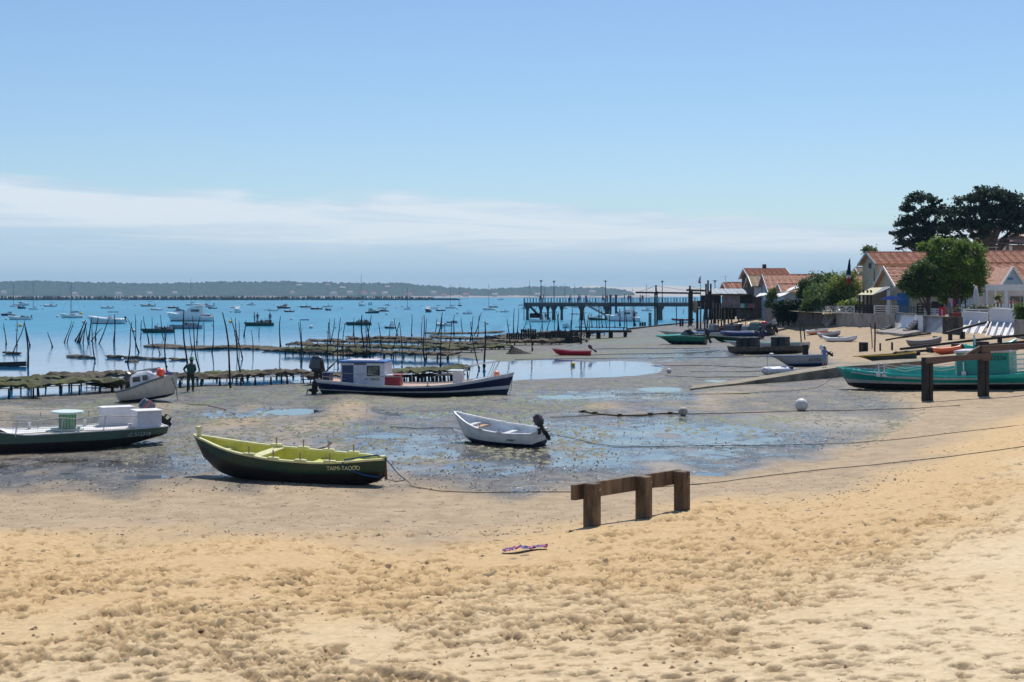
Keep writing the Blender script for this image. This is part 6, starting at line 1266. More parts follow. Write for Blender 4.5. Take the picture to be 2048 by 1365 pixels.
def house(label,pl,pr,Y,ye,yr,yb,depth,wallm,roofm=TILE,trim=WTR,rz=0,over=.45,name='house',wins=(),chim=(),cat='house',gwin=None,ridge_f=.5,trims=True,ribs=True):
    """pl,pr: left and right photo x of the front wall at distance Y; ye,yr,yb: photo y of eave, ridge, foot"""
    s_=Y/F; x0=(pl-CX)*s_; W_=(pr-pl)*s_; ze=CH-(ye-HY)*s_; zr=CH-(yr-HY)/F*(Y+depth*ridge_f); zb=CH-(yb-HY)*s_-.6
    rt=thing(name,label,cat,(x0,Y,zb),rz); ze-=zb; zr-=zb; yrg=depth*ridge_f
    w=MB(); f=[(0,0,0),(W_,0,0),(W_,depth,0),(0,depth,0)]; e=[(0,0,ze),(W_,0,ze),(W_,depth,ze),(0,depth,ze)]; g=[(0,yrg,zr),(W_,yrg,zr)]
    w.poly([f[0],f[1],e[1],e[0]]); w.poly([f[2],f[3],e[3],e[2]]); w.poly([f[1],f[2],e[2],g[1],e[1]]); w.poly([f[3],f[0],e[0],g[0],e[3]]); w.build('wall',wallm,rt)
    k=(zr-ze)/yrg; roofslope(rt,-over,W_+over,-over,ze-over*k+.08,yrg,zr+.10,roofm,ribs=ribs); k2=(zr-ze)/(depth-yrg); roofslope(rt,-over,W_+over,depth+over,ze-over*k2+.08,yrg,zr+.10,roofm,course=1.2,ribs=False)
    r=MB(); r.tube([(-over,yrg,zr+.16),(W_+over,yrg,zr+.16)],.11,0,6); r.build('ridge_tiles',roofm,rt)
    if trims:
        for xx in (-over-.03,W_+over+.03):
            t_=MB(); t_.bar((xx,-over-.05,ze-over*k),(xx,yrg,zr+.12),.06,.26); t_.bar((xx,depth+over,ze-over*k2),(xx,yrg,zr+.12),.06,.26); t_.build('bargeboard',trim,rt)
    for wx,wz,ww,wh,mm in wins:   # fraction along the front, sill height fraction, width, height
        m_=MB(); cx_=wx*W_; cz=wz; m_.box((cx_,-.03,cz+wh/2),(ww+.14,.08,wh+.14)); fr=m_.build('window',trim,rt); m_=MB(); m_.box((cx_,-.075,cz+wh/2),(ww,.03,wh)); m_.build('pane',mm or GLASSD,fr)
    if gwin:
        for gy,gz,ww,wh,mm in gwin: m_=MB(); m_.box((-.03,gy*depth,gz+wh/2),(.08,ww+.14,wh+.14)); fr=m_.build('window',trim,rt); m_=MB(); m_.box((-.08,gy*depth,gz+wh/2),(.03,ww,wh)); m_.build('pane',mm or GLASSD,fr)
    for cx_,ch_ in chim: m_=MB(); m_.box((cx_*W_,yrg+.3,zr+ch_/2),(.45,.45,ch_+.5)); m_.tube([(cx_*W_,yrg+.3,zr+ch_),(cx_*W_,yrg+.3,zr+ch_+.5)],.13,0,8); m_.build('chimney',STUCG,rt)
    return rt,W_,ze,zr,s_
# left group by the stilt hut
house('low house with rust tiles farthest left in the village, behind the hut roof',1465,1512,232,577,567,650,6,BRBD,TILE2,trim=paint('salmon_trim',(.5,.3,.2)))
house('tiny tiled gable house left of the low rust-tiled one',1456,1462,231,578,568,650,6,BRBD,TILE2,trim=paint('salmon_trim',(.5,.3,.2)))
rt,W_,ze,zr,s_=house('big house with long terracotta roof and white gable boards behind the blue-gabled one',1503,1578,215,556,540,645,9,BRBD,TILE,WTR,gwin=[(.5,6.3,.9,.9,GLASSD)],ridge_f=.55)
mb=MB(); 
for dx in (.48,.53): mb.box((W_*dx,5.2,zr+.4),(.3,.3,.9))
mb.build('chimney',SHAD,rt)
house('narrow brown house with pale tan ribbed roof beside the blue gable',1509,1527,203,572,554,645,6,BRBD,TILEP,paint('tan_trim',(.5,.4,.27)),wins=[(.2,4.4,.5,1.2,WHW),(.55,4.4,.5,1.2,WHW)],gwin=[(.5,5.8,.8,.7,GLASSD)])
rt,W_,ze,zr,s_=house('long house with blue gable boards and terracotta roof half hidden by shrubs',1541,1650,196,583,552,645,8,BLW,TILE,BTR,gwin=[(.5,3.6,1.0,1.3,WTR)])
house('small annex with orange tile roof in front of the blue-gabled house',1568,1592,188,584,571,645,4,BLW,TILE2,BTR)
mb=MB(); 
for (a_,b_,c_,d_) in (((1511,594),(1535,590),(1535,586),(1520,587)),((1552,596),(1580,587),(1578,584),(1553,588)),((1570,585),(1600,575),(1598,571),(1580,576))):
    pts=[Dp(*p_,184+(0 if i<2 else 3)) for i,p_ in enumerate((a_,b_,c_,d_))]; mb.poly(pts); mb.poly([p_-Vector((0,0,.12)) for p_ in pts][::-1])
tag(mb.build('awning',mat('white_canvas',(.74,.73,.72),.8)),'white canvas awnings slung in front of the blue-gabled house','awning')
# stilt hut
YH=205.0; sH=YH/F
rt=thing('stilt_hut','ramshackle dark oyster hut on stilts with corrugated pale metal roof','hut',(pxX(1392,YH),YH,.2))
def HP(px,py,dy=0): q=Dp(px,py,YH); return Vector((q.x-pxX(1392,YH),dy,q.z-.2))
def hbox(name,x0,x1,y0,y1,m,dy=0,th=.15,depth=None):
    a,b=HP(x0,y1),HP(x1,y0); mb=MB(); mb.box(((a.x+b.x)/2,dy+(depth or th)/2,(a.z+b.z)/2),(b.x-a.x,depth or th,b.z-a.z)); return mb.build(name,m,rt)
CORR=mat('pale_corrugated',(.34,.39,.44),.6,var=.15,scale=1,spec=.2)
mb=MB(); x0,x1=HP(1420,0).x,HP(1492,0).x
n=7
for i in range(n):
    a=x0+(x1-x0)*i/n; b=x0+(x1-x0)*(i+.93)/n; z0,z1=HP(0,588).z,HP(0,577.5).z; sk=.35
    mb.poly([(a+sk,-.6,z0+.03*(i%2)),(b+sk,-.6,z0+.03*(i%2)),(b,2.6,z1),(a,2.6,z1)]); mb.poly([(a+sk,-.6,z0-.06),(a,2.6,z1-.08),(b,2.6,z1-.08),(b+sk,-.6,z0-.06)])
mb.build('roof_sheets',CORR,rt)
hbox('fascia',1412,1492,588.5,591.5,mat('rust_brown_fascia',(.22,.11,.07),.8),-.5,.15); hbox('wall',1404,1444,591,616,SHAD,1.0,.2); hbox('board_wall',1444,1480,592,616,mat('mauve_grey_boards',(.30,.26,.25),.85,var=.25,scale=1.5),0,.2); hbox('side_wall',1480,1506,590,616,SHAD,.5,.2,2.5)
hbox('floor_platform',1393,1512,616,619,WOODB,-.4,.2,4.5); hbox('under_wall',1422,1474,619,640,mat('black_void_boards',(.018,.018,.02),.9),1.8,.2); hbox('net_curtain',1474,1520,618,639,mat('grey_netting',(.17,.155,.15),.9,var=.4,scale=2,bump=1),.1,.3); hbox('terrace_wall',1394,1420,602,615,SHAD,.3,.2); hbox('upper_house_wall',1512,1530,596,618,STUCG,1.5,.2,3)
for px in (1395,1402,1410,1414,1423,1430,1436,1443,1449,1457,1463,1478,1484,1492,1500): 
    a=HP(px,650+random.uniform(-2,2),random.uniform(-.2,.5)); mb=MB(); mb.box((a.x,a.y,(HP(px,616).z+a.z)/2-.3),(.32 if px in(1395,1430,1449) else .2,.25,HP(px,616).z-a.z+.6)); mb.build('stilt',WOODB if px<1445 else WOODD,rt)
for px,a_,b_ in ((1378.5,583,648),(1382,580,648),(1418,583,640),(1410.5,568,640),(1414.5,561,616),(1420,568,640)):
    a=HP(px,b_,-.8); b=HP(px,a_,-.8); mb=MB(); mb.bar(a,b,.3 if px<1400 else .22,.25); mb.build('post',WOODB,rt)
for k in range(9):
    x_=1400+k*5.2; mb=MB(); a=HP(x_,648,-.3); b=HP(x_+random.uniform(-2,5),606,-.4); mb.bar(a,b,.12,.12); mb.build('leaning_pole',WOODG,rt)
for k,(px,cc) in enumerate(((1483,(.5,.55,.55)),(1487,(.35,.5,.5)),(1492.5,(.0,.25,.14)),(1499,(.4,.1,.14)),(1504,(.35,.12,.15)),(1509,(.5,.5,.52)))):
    q=Dp(px,612,YH-1.6); mb=MB(); mb.box((q.x,q.y,q.z),(.32 if k!=3 else .5,.05,.62 if k!=2 else .72),taper=.85); tag(mb.build('hanging_cloth',mat('cloth%d'%k,cc,.9)),f"{['white','pale teal','green','crimson','dull red','light grey'][k]} cloth hanging on the line by the stilt hut",'cloth','cloths drying at the stilt hut')
hbox('window',1423,1430,601,611,mat('blue_dim_pane',(.03,.10,.14),.3),.85,.1); hbox('shelf',1432,1442,606,616,mat('brown_gear',(.1,.05,.05)),.7,.2)
mb=MB(); mb.ball(HP(1389,613,-.5),.95,0,14,9,(.45,.35,1.0)); mb.build('hanging_net',mat('cream_net',(.45,.38,.3),.9,var=.3,scale=3),rt,smooth=True)
mb=MB(); 
for k in range(9): mb.bar(HP(1503+k*3.0,642-k*3.4,-1.2),HP(1507+k*3.0,642-k*3.4,-1.2),.9,.07)
mb.bar(HP(1503,644,-1.6),HP(1531,612,-1.6),.1,.25); mb.bar(HP(1503,644,-.8),HP(1531,612,-.8),.1,.25); mb.build('wooden_stairs',mat('brown_stairs',(.19,.12,.09),.8),rt)
hbox('tall_pole',1527,1529,577,618,mat('brown_stairs',(.19,.12,.09)),-1,.2); hbox('louvred_door',1519,1527,607,618,WTR,.9,.1)
# timber hoists
for lab,(pa,pb,tp,bs,bl,br,by_,Y_) in (('tall timber hoist with long cross beam standing before the pier',(1310,1314,571,650,1271,1402,585.5,245)),('tall timber hoist with shorter cross beam beside the stilt hut',(1378,1382,572,650,1373,1412,580.5,225))):
    s_=Y_/F; q=Dp(pa,bs,Y_); rt2=thing('timber_hoist',lab,'hoist',(q.x,q.y,q.z-.5)); mb=MB()
    T=lambda px,py,dy=0: Dp(px,py,Y_+dy)-Vector((q.x,q.y,q.z-.5))
    mb.bar(T(pa,bs+6),T(pa,585),.26,.26); mb.bar(T(pb,bs+8),T(pb,583),.26,.26); mb.bar(T((pa+pb)/2,590),T((pa+pb)/2,tp),.26,.26); mb.build('posts',WOODB,rt2); mb=MB(); mb.bar(T(bl,by_),T(br,by_+1.5),.25,.3); mb.build('cross_beam',WOODB,rt2)
    mb=MB(); c_=T((pa+pb)/2,tp+1); mb.tube([c_,T(bl+4,by_)],.03,0,3); mb.tube([c_,T(br-4,by_)],.03,0,3); mb.build('stay_wires',mat('rail_dark',(.05,.055,.07)),rt2)
# flags
def flag(label,px,top,foot,Y_,w,h_,cols,lean=0,fx=0):
    s_=Y_/F; q=Dp(px,foot,Y_); rt2=thing('flagpole',label,'flag',q); mb=MB(); H_=(foot-top)*s_; mb.tube([(0,0,-.5),(0,0,H_)],[.06,.035],0,6); mb.build('pole',mat('green_pole',(.03,.10,.07)),rt2)
    mb=MB(); n=8; rg=[]
    for i in range(n+1):
        f=i/n; z_=H_-.1-h_*s_*f; ww=w*s_*(.35+.65*math.sin(min(1,f*1.15)*PI*.5))*(1 if f<.85 else .75)
        rg.append([mb.pt((fx*s_-ww*(.55+.3*f)+ww*k/6,.12*math.sin(k*1.6+f*3),z_-abs(k-3)*.03)) for k in range(7)])
    for i in range(n):
        m_=0 if i<n*.52 else 1 if i<n*.66 else 2
        for k in range(6): mb.face((rg[i][k],rg[i][k+1],rg[i+1][k+1],rg[i+1][k]),m_)
    mb.build('flag',cols,rt2)
FB_=paint('flag_blue',(.01,.03,.14),.95,spec=.05); FW_=paint('flag_white',(.7,.68,.7),.8); FR_=paint('flag_red',(.5,.02,.05),.8)
flag('blue white and red flag drooping from a green pole among the shrubs',1700,517,614,148,8,49,[FB_,FW_,FR_],fx=-1); flag('small white and red flag on a leaning pole behind the stilt hut',1401,552,600,215,5,13,[FW_,FW_,FR_],fx=-1)
# far little house and sheds
house('small distant house with pale roof under the tall slim tree',1722,1745,260,549,537,565,6,BRBD,mat('dusty_tiles',(.45,.33,.27),.8),WTR)
house('low house with orange roof behind the yellow awning',1705,1760,175,578,555,640,7,WHW,TILE2,WTR)
# yellow two-storey house
rt,W_,ze,zr,s_=house('two-storey beige house with terracotta roof and dark gable trim left of the big tree',1757,1905,152,527,508,655,7,STUC,TILE,paint('slate_trim',(.10,.13,.17)),gwin=[(.3,5.2,.9,1.6,STUC),(.5,7.0,.8,.5,SHAD)])
mb=MB(); mb.tube([(-.4,3.5,zr),(-.4,3.5,zr+1.1)],[.06,.02],0,5); mb.build('finial',SHAD,rt)
rt,W_,ze,zr,s_=house('single-storey front house with white gable boards, blue shutters and terracotta roof',1797,1905,142,571,537,655,8,STUC,TILE,WTR,ridge_f=.5,gwin=[(.5,4.2,1.6,.35,SHAD)],wins=[(.72,1.6,1.2,1.6,SHAD)])
mb=MB(); mb.box((W_*.10,-.05,2.5),(1.0,.1,3.0)); mb.box((W_*.02,-.06,2.5),(.5,.1,3.0)); mb.build('shutter',SHUT,rt)
x_=lambda px,Y_: (px-CX)/F*Y_
rt2=thing('porch','open shaded porch with columns and yellow striped awning left of the front house','porch',(x_(1738,141),141,2.2))
def PP(px,py,dy=0): return Dp(px,py,141+dy)-Vector((x_(1738,141),141,2.2))
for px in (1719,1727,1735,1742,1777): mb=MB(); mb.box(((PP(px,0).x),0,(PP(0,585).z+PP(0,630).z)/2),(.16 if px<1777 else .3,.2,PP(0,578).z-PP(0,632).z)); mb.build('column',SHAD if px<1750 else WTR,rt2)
mb=MB(); mb.poly([PP(1715,590,-1),PP(1745,590,-1),PP(1772,575,2),PP(1742,576,2)]); mb.poly([PP(1715,590.5,-1),PP(1742,576.5,2),PP(1772,575.5,2),PP(1745,590.5,-1)]); mb.build('yellow_awning',mat('yellow_canvas',(.6,.54,.33),.8),rt2)
mb=MB(); mb.poly([PP(1745,590,-1),PP(1762,584,-1),PP(1786,573,2),PP(1768,574,2)]); mb.poly([PP(1745,590.5,-1),PP(1768,574.5,2),PP(1786,573.5,2),PP(1762,584.5,-1)]); mb.build('grey_roof',paint('slate_roof',(.12,.15,.19),.7),rt2)
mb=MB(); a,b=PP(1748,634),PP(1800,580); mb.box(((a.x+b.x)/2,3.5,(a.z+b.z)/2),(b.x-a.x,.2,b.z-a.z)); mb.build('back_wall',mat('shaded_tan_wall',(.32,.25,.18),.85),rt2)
q=Dp(1783,600,138); rt2=thing('parasol','navy parasol open on the porch terrace','parasol',(q.x,q.y,q.z-2)); mb=MB(); mb.lathe([(1.15,2.0),(.6,2.28),(.02,2.45)],0,12); mb.build('canopy',FB_,rt2); mb=MB(); mb.tube([(0,0,0),(0,0,2.4)],.03); mb.build('pole',WTR,rt2)
# right houses
rt,W_,ze,zr,s_=house('upper right house with broad salmon tile roof cut by the photo edge',1981,2130,150,535,506,655,10,BRBD,TILE,WTR)
rt,W_,ze,zr,s_=house('right-hand cottage with large mottled terracotta roof behind the white pergola',1955,2120,133,571,530,655,9,WHW,TILE,WTR,ridge_f=.6,wins=[(.45,2.0,.9,1.5,None),(.58,2.0,.9,1.5,None)])
# dormer gable
rt2=thing('blue_gable_porch','pale blue triangular gable porch at the right edge','porch',Dp(2025,571,129)); rt2.location.z-=.0
s_=129/F; ap=(592-537)*s_-(592-571)*s_; hw=22*s_
mb=MB(); mb.poly([(-hw,0,0),(hw,0,0),(0,0,ap)]); mb.poly([(-hw,.1,0),(0,.1,ap),(hw,.1,0)]); mb.build('gable_wall',BLW,rt2)
mb=MB(); mb.box((-.25,-.08,ap*.38),(.5,.1,.16)); mb.build('vent',SHUT,rt2)
for sg in (-1,1):
    mb=MB(); mb.bar((sg*(hw+.15),-.15,-.15),(0,-.15,ap+.1),.35,.14); mb.build('bargeboard',WTR,rt2)
    mb=MB(); mb.poly([(sg*(hw+.15),-.2,-.1),(0,-.2,ap+.12),(0,4.5,ap+.12),(sg*(hw+.15),4.5,-.1)][::sg]); mb.build('roof',TILE,rt2)
house('shingled low shed with orange roof inside the pergola',1958,2006,136,596,579,650,3,mat('ochre_boards',(.32,.2,.1),.8),TILE2,WTR,trims=False)
rt2=thing('pergola','white timber pergola with slim posts in front of the right cottage','pergola',Dp(1971,650,125)); o_=rt2.location.copy(); T=lambda px,py,dy=0: Dp(px,py,125+dy)-o_
mb=MB(); mb.bar(T(1970,576),T(2100,575),.25,.55); mb.bar(T(1970,576,4),T(2100,575,4),.2,.4); mb.build('beam',WTR,rt2)
for px,dy in ((1973,0),(1990,2),(2012,0),(2050,0),(2085,0)): mb=MB(); c=T(px,576,dy); d_=T(px,640,dy); mb.box((c.x,c.y,(c.z+d_.z)/2),(.2 if px!=2012 else .32,.2,c.z-d_.z)); mb.build('post',WTR,rt2)
hse=thing('villa','brown villa with two white windows and pinkish roof behind the dark trees','house',Dp(1985,560,200)); o_=hse.location.copy(); T=lambda px,py,dy=0: Dp(px,py,200+dy)-o_
mb=MB(); a,b=T(1984,560),T(2080,490); mb.box(((a.x+b.x)/2,4,(a.z+b.z)/2),(b.x-a.x,8,b.z-a.z)); mb.build('wall',mat('dim_brown_wall',(.22,.15,.12),.85),hse)
mb=MB(); mb.poly([T(1975,488,-1),T(2090,490,-1),T(2090,465,6),T(2030,462,6)]); mb.poly([T(2010,478,-1.2),T(2090,500,-1.2),T(2090,480,1),T(2030,470,1)]); mb.build('roof',mat('pinkish_roof',(.5,.32,.26),.8),hse)
for px in (2008,2021): mb=MB(); c=T(px,498); mb.box((c.x,-.05,c.z),(.45,.12,.85)); f=mb.build('window',WTR,hse)
# ---------------------------------------------------------------- seawalls and terraces
def wallseg(label,pts,topz_px,m,th=.5,name='seawall',mats=None):
    """pts: photo points along the foot; topz_px: photo y of the top at each"""
    base=[G(*p_) for p_ in pts]; mb=MB(); rg=[]
    for b,tp,(px,py) in zip(base,topz_px,pts):
        z_=CH-(tp-HY)/F*b.y; rg.append([mb.pt((b.x,b.y,b.z-.6)),mb.pt((b.x,b.y,z_)),mb.pt((b.x+.1,b.y+th,z_)),mb.pt((b.x+.1,b.y+th,b.z-.6))])
    mb.loft(rg,0,True,True); return tag(mb.build(name,m),label,'seawall')
BRW=mat('stained_boards_wall',(.20,.17,.155),.85,var=.4,scale=1.2,bump=.4,stretch=(3,3,.4),col2=(.09,.08,.075)); CON=mat('stained_concrete',(.30,.27,.245),.85,var=.35,scale=1.0,bump=.2,col2=(.14,.125,.11))
wallseg('dark fence of old upright boards below the hedge',[(1528,652),(1560,655),(1600,652),(1640,647)],[617,619,616,618],BRW)
wallseg('grey plank seawall with short piles between the hedge and the white stairs',[(1612,650),(1645,648)],[617,616],BRW)
wallseg('long stained grey seawall between the white stairs and the beige house',[(1672,652),(1700,653),(1725,654),(1742,655)],[626,627,627,628],CON)
wallseg('stained wall with vertical streaks below the beige house fence',[(1742,657),(1765,658),(1790,660)],[628,629,629],CON)
wallseg('dark stone seawall below the person with the red cloth',[(1886,668),(1908,669),(1926,670)],[634,634,635],mat('dark_rubble',(.10,.085,.07),.9,var=.5,scale=2,bump=.8))
def slope_wall(label,p0,p1,ptop0,ptop1,dy,m,ribs=0,par=0,mribs=None):
    """sloping white revetment: foot p0-p1, head ptop0-ptop1 (photo), set back dy"""
    a,b=G(*p0),G(*p1); c=Dp(*ptop0,a.y+dy); d=Dp(*ptop1,b.y+dy); rt=thing('sloped_seawall',label,'seawall',a); o_=a.copy()
    mb=MB(); mb.poly([a-o_-Vector((0,0,.4)),b-o_-Vector((0,0,.4)),d-o_,c-o_]); mb.poly([a-o_-Vector((0,0,.4)),c-o_,c-o_+Vector((0,.4,-3))]); mb.poly([b-o_-Vector((0,0,.4)),b-o_+Vector((.2,2,-1)),d-o_]); mb.build('slab',m,rt)
    mb=MB(); up=Vector((0,.15,.35)); mb.bar(c-o_+Vector((0,.2,par/2)),d-o_+Vector((0,.2,par/2)),.35,max(.15,par)); mb.build('parapet',WHW if par else CON,rt)
    for k in range(ribs):
        f=k/(ribs-1); q0=a.lerp(b,f); q1=c.lerp(d,f); mb=MB(); mb.bar(q0-o_+Vector((0,-.1,-.1)),q0.lerp(q1,.92)-o_+Vector((0,-.12,.08)),.09,.18); mb.build('rib',WHW,rt)
    return rt
slope_wall('smooth white sloping seawall with blue shading, left of the first steps',(1786,660),(1828,663),(1793,627),(1832,629),1.4,WHW)
slope_wall('grey-stained sloping seawall under the white slatted fence',(1846,666),(1882,667),(1847,633),(1889,635),1.0,mat('stained_grey_slope',(.42,.43,.45),.8,var=.35,scale=.6,col2=(.13,.13,.13)))
slope_wall('white ribbed sloping seawall below the white metal railing',(1914,668),(1960,668),(1926,641),(1977,645),2.2,WHW,4,.75)
slope_wall('larger white ribbed sloping seawall with high parapet near the right edge',(1971,671),(2022,673),(1984,643),(2038,647),2.6,WHW,5,1.05)
wallseg('shaded grey seawall end right of the ribbed walls',[(2030,676),(2048,678),(2120,680)],[640,640,641],CON)
wallseg('white seawall return between the slatted fence and the rubble wall',[(1832,664),(1846,666)],[631,632],WHW)
def steps(label,p0,p1,h_,n=7,w_=1.2):
    a,b=G(*p0),G(*p1); rt=thing('steps',label,'steps',a); mb=MB()
    for k in range(n):
        f=k/(n-1); c=(b-a)*f; mb.box((c.x,c.y,h_*f-.15+ (0)),(.55,w_,.16))
    mb.build('treads',CON,rt); mb=MB(); mb.bar((0,-w_/2,-.35),(b.x-a.x,b.y-a.y-w_/2,h_-.3),.12,.3); mb.build('stringer',WOODB,rt)
steps('short dark beach steps left of the smooth white slope',(1756,664),(1784,659),.75,5); steps('long dark steps rising right of the smooth white slope',(1806,667),(1842,663),1.35,8)
mb=MB(); a,b,c,d=G(1752,668),G(1808,674),G(1842,668),G(1800,660)
for k,z_ in enumerate((.05,.22)): mb.poly([p_+Vector((0,0,z_)) for p_ in (a,b,c,d)])
for p_,q_ in ((a,b),(b,c)): mb.poly([p_-Vector((0,0,.2)),q_-Vector((0,0,.2)),q_+Vector((0,0,.22)),p_+Vector((0,0,.22))])
tag(mb.build('landing_slab',CON),'flat concrete landing at the foot of the dark steps','landing')
# terraces behind walls
mb=MB(); 
for y0,xs_ in ((0,((1612,156),(1745,140),(1850,128),(1930,118),(2060,110),(2200,105))),):
    f_=[Vector((x_(px,Y_),Y_,0)) for px,Y_ in xs_]; zt=[2.9,2.85,2.75,2.7,2.85,2.9]
    for i in range(len(f_)-1): mb.poly([f_[i]+Vector((0,2.5,zt[i])),f_[i+1]+Vector((0,2.5,zt[i+1])),f_[i+1]+Vector((4,60,zt[i+1])),f_[i]+Vector((4,60,zt[i]))])
tag(mb.build('terrace_ground',mat('terrace_soil',(.22,.2,.12),.9)),kind='structure')
# fences and railings
def fence(label,A_,B_,Y_,h_,kind,m,Y2=None,cat='fence',name='fence'):
    a,b=Dp(*A_,Y_),Dp(*B_,Y2 or Y_); hd,L=place_line(a,b); rt=thing(name,label,cat,a,hd); dz=b.z-a.z
    n=max(2,int(L/(1.6 if kind!='picket' else 2.2)))
    for i in range(n+1): mb=MB(); f=i/n; mb.box((f*L,0,dz*f+h_/2),(.1,.1,h_)); mb.build('post',m,rt)
    mb=MB()
    if kind=='cross':
        for z_ in (.05,h_-.05): mb.bar((0,0,z_),(L,0,z_+dz),.06,.09)
        for i in range(n): mb.bar((i/n*L,0,.1),((i+1)/n*L,0,h_-.1),.04,.07); mb.bar((i/n*L,0,h_-.1),((i+1)/n*L,0,.1),.04,.07)
    elif kind=='rails':
        for k in range(4): mb.bar((0,0,h_*(.12+.28*k)),(L,0,h_*(.12+.28*k)+dz),.05,.08 if k<3 else .11)
    elif kind=='slats':
        for k in range(4): mb.bar((0,0,h_*(.15+.27*k)),(L,0,h_*(.15+.27*k)+dz),.06,.14)
        for i in range(int(L/.45)): mb.box((i*.45,0,h_*.5),(.1,.05,h_*.9))
    else:
        for z_ in (.25,h_*.75): mb.bar((0,0,z_),(L,0,z_+dz),.05,.08)
        for i in range(int(L/.28)): mb.box((i*.28,-.04,h_/2+dz*i*.28/L),(.13,.03,h_))
    mb.build('rails' if kind!='picket' else 'pickets',m,rt); return rt
fence('white cross-braced railing on the wall beside the white stairs',(1676,626),(1708,626),146,.72,'cross',WTR); fence('dark slatted fence left of the beige house porch',(1711,627),(1744,628),144,.85,'slats',SHAD); fence('white two-rail fence in front of the porch',(1749,628),(1797,629),136,.8,'rails',WTR)
fence('blue picket fence right of the porch fence',(1798,630),(1835,631),134,.9,'picket',paint('bluegrey_fence',(.10,.15,.22),.6)); fence('white slatted balustrade above the grey-stained slope',(1850,634),(1884,636),126,.75,'slats',WTR)
fence('white metal railing with flower pots above the ribbed slope',(1927,636),(1990,637),117,.72,'rails',WTR); fence('tall white picket fence right of the flower pots',(1992,640),(2036,640),118,1.35,'picket',WTR); fence('dark wooden balcony rail behind the shrubs under the small tree',(1835,629),(1880,629),134,1.0,'slats',SHAD)
# white stairs by the hedge
rt=thing('white_stairs','rickety white wooden stairs and trellis going down to the sand','stairs',G(1652,652)); o_=rt.location.copy(); T=lambda px,py,dy=0: Dp(px,py,o_.y+dy)-o_
mb=MB(); mb.bar(T(1651,650),T(1676,617,.5),.1,.3); mb.bar(T(1656,652,-.8),T(1679,622,0),.1,.3)
for k in range(9): f=k/8; mb.bar(T(1651,650).lerp(T(1676,617,.5),f),T(1656,652,-.8).lerp(T(1679,622,0),f),.25,.06)
mb.build('flight',WTR,rt); mb=MB(); 
for k in range(7): mb.bar(T(1645+k*3.2,648),T(1650+k*3.6,627),.12,.12)
for px in (1651,1660,1671,1676): mb.bar(T(px,626),T(px,612),.09,.09)
for py in (613,618,624): mb.bar(T(1651,py),T(1676,py),.06,.09)
for k in range(3): mb.bar(T(1651+k*8,624),T(1659+k*8,613),.04,.06); mb.bar(T(1651+k*8,613),T(1659+k*8,624),.04,.06)
mb.build('trellis',mat('worn_white_wood',(.55,.54,.53),.7,var=.2),rt)
# person at the wall, red cloth, laundry, pots, parasol
q=Dp(1899,634,119); person('person in blue standing under the big tree beside the drying laundry',(q.x,q.y,2.75),1.7,R(60),(.10,.14,.28),(.12,.16,.28),hair=(.25,.18,.1))
q=Dp(1885,634,117); mb=MB(); mb.box((-.2,0,.35),(.2,.05,.75),taper=.9); mb.box((.12,0,.4),(.2,.05,.65),taper=.9); mb.box((-.05,0,.72),(.5,.06,.14)); o=mb.build('red_trousers',paint('red_cloth',(.5,.01,.03),.8)); o.location=q; tag(o,'bright red trousers hanging over the white slatted balustrade','trousers')
for k,(px,w_,cc,nmx) in enumerate(((1897,4,(.55,.32,.12),'orange and tan'),(1903,5,(.5,.48,.62),'lilac white'),(1909,5,(.35,.02,.06),'crimson'),(1914,4,(.06,.08,.12),'charcoal'),(1919,4,(.22,.22,.33),'slate blue'),(1931,3,(.02,.05,.2),'navy'),(1940,4,(.55,.62,.66),'pale aqua'))):
    q=Dp(px,612,121); mb=MB(); s_=121/F; rg=[[mb.pt((q.x+w_*s_*(i/5-.5),q.y+.05*math.sin(i*2),q.z+(.62 if j else -.62+.04*math.sin(i)))) for i in range(6)] for j in (0,1)]; mb.loft(rg,0,False); tag(mb.build('laundry',mat('laundry%d'%k,cc,.9)),f"{nmx} laundry item hanging on the line under the big tree",'laundry','laundry under the big tree')
for k,(px,py,c1,c2,nmx) in enumerate(((1912,632,(.2,.05,.04),(.10,.13,.03),'wide brick-red planter'),(1937,634,(.14,.07,.05),(.12,.17,.03),'small brown pot'),(1948,633,(.22,.1,.07),(.08,.1,.03),'terracotta pot with dark leaves'),(1958,634,(.06,.05,.05),(.05,.05,.05),'black pot'),(1970,633,(.2,.04,.05),(.2,.16,.02),'dull red pot with yellow leaves'),(1982,633,(.15,.12,.1),(.3,.25,.02),'pot of yellow foliage'),(1998,624,(.28,.13,.09),(.35,.04,.04),'terracotta pot of red flowers'),(2026,622,(.2,.12,.1),(.5,.12,.2),'tall plant with pink flowers'))):
    q=Dp(px,py,119); r_=.32 if k else .55; rt=thing('potted_plant',f"{nmx} on the terrace near the white railing",'potted plant',(q.x,q.y,q.z-.3)); mb=MB(); mb.lathe([(r_*.7,0),(r_,.5),(r_*1.05,.55),(r_*.9,.56)],0,12); mb.build('pot',mat('pot%d'%k,c1,.8),rt)
    leafcloud('leaves',[(0,0,.85,r_*1.1,r_*1.1,.35)],160,.16,mat('potleaf%d'%k,c2,.6,var=.3,scale=4,col2=(.06,.10,.03)),rt,seed=k+50,per=10)
q=Dp(1952,617,122); rt=thing('closed_parasol','closed white parasol standing between the laundry and the pergola','parasol',(q.x,q.y,2.7)); mb=MB(); mb.lathe([(.14,.9),(.36,1.1),(.34,1.6),(.22,2.3),(.06,2.85)],0,10); mb.build('canopy',mat('offwhite_cloth',(.6,.56,.56),.9),rt,smooth=True); mb=MB(); mb.tube([(0,0,0),(0,0,2.9)],.04); mb.build('pole',WOODD,rt)
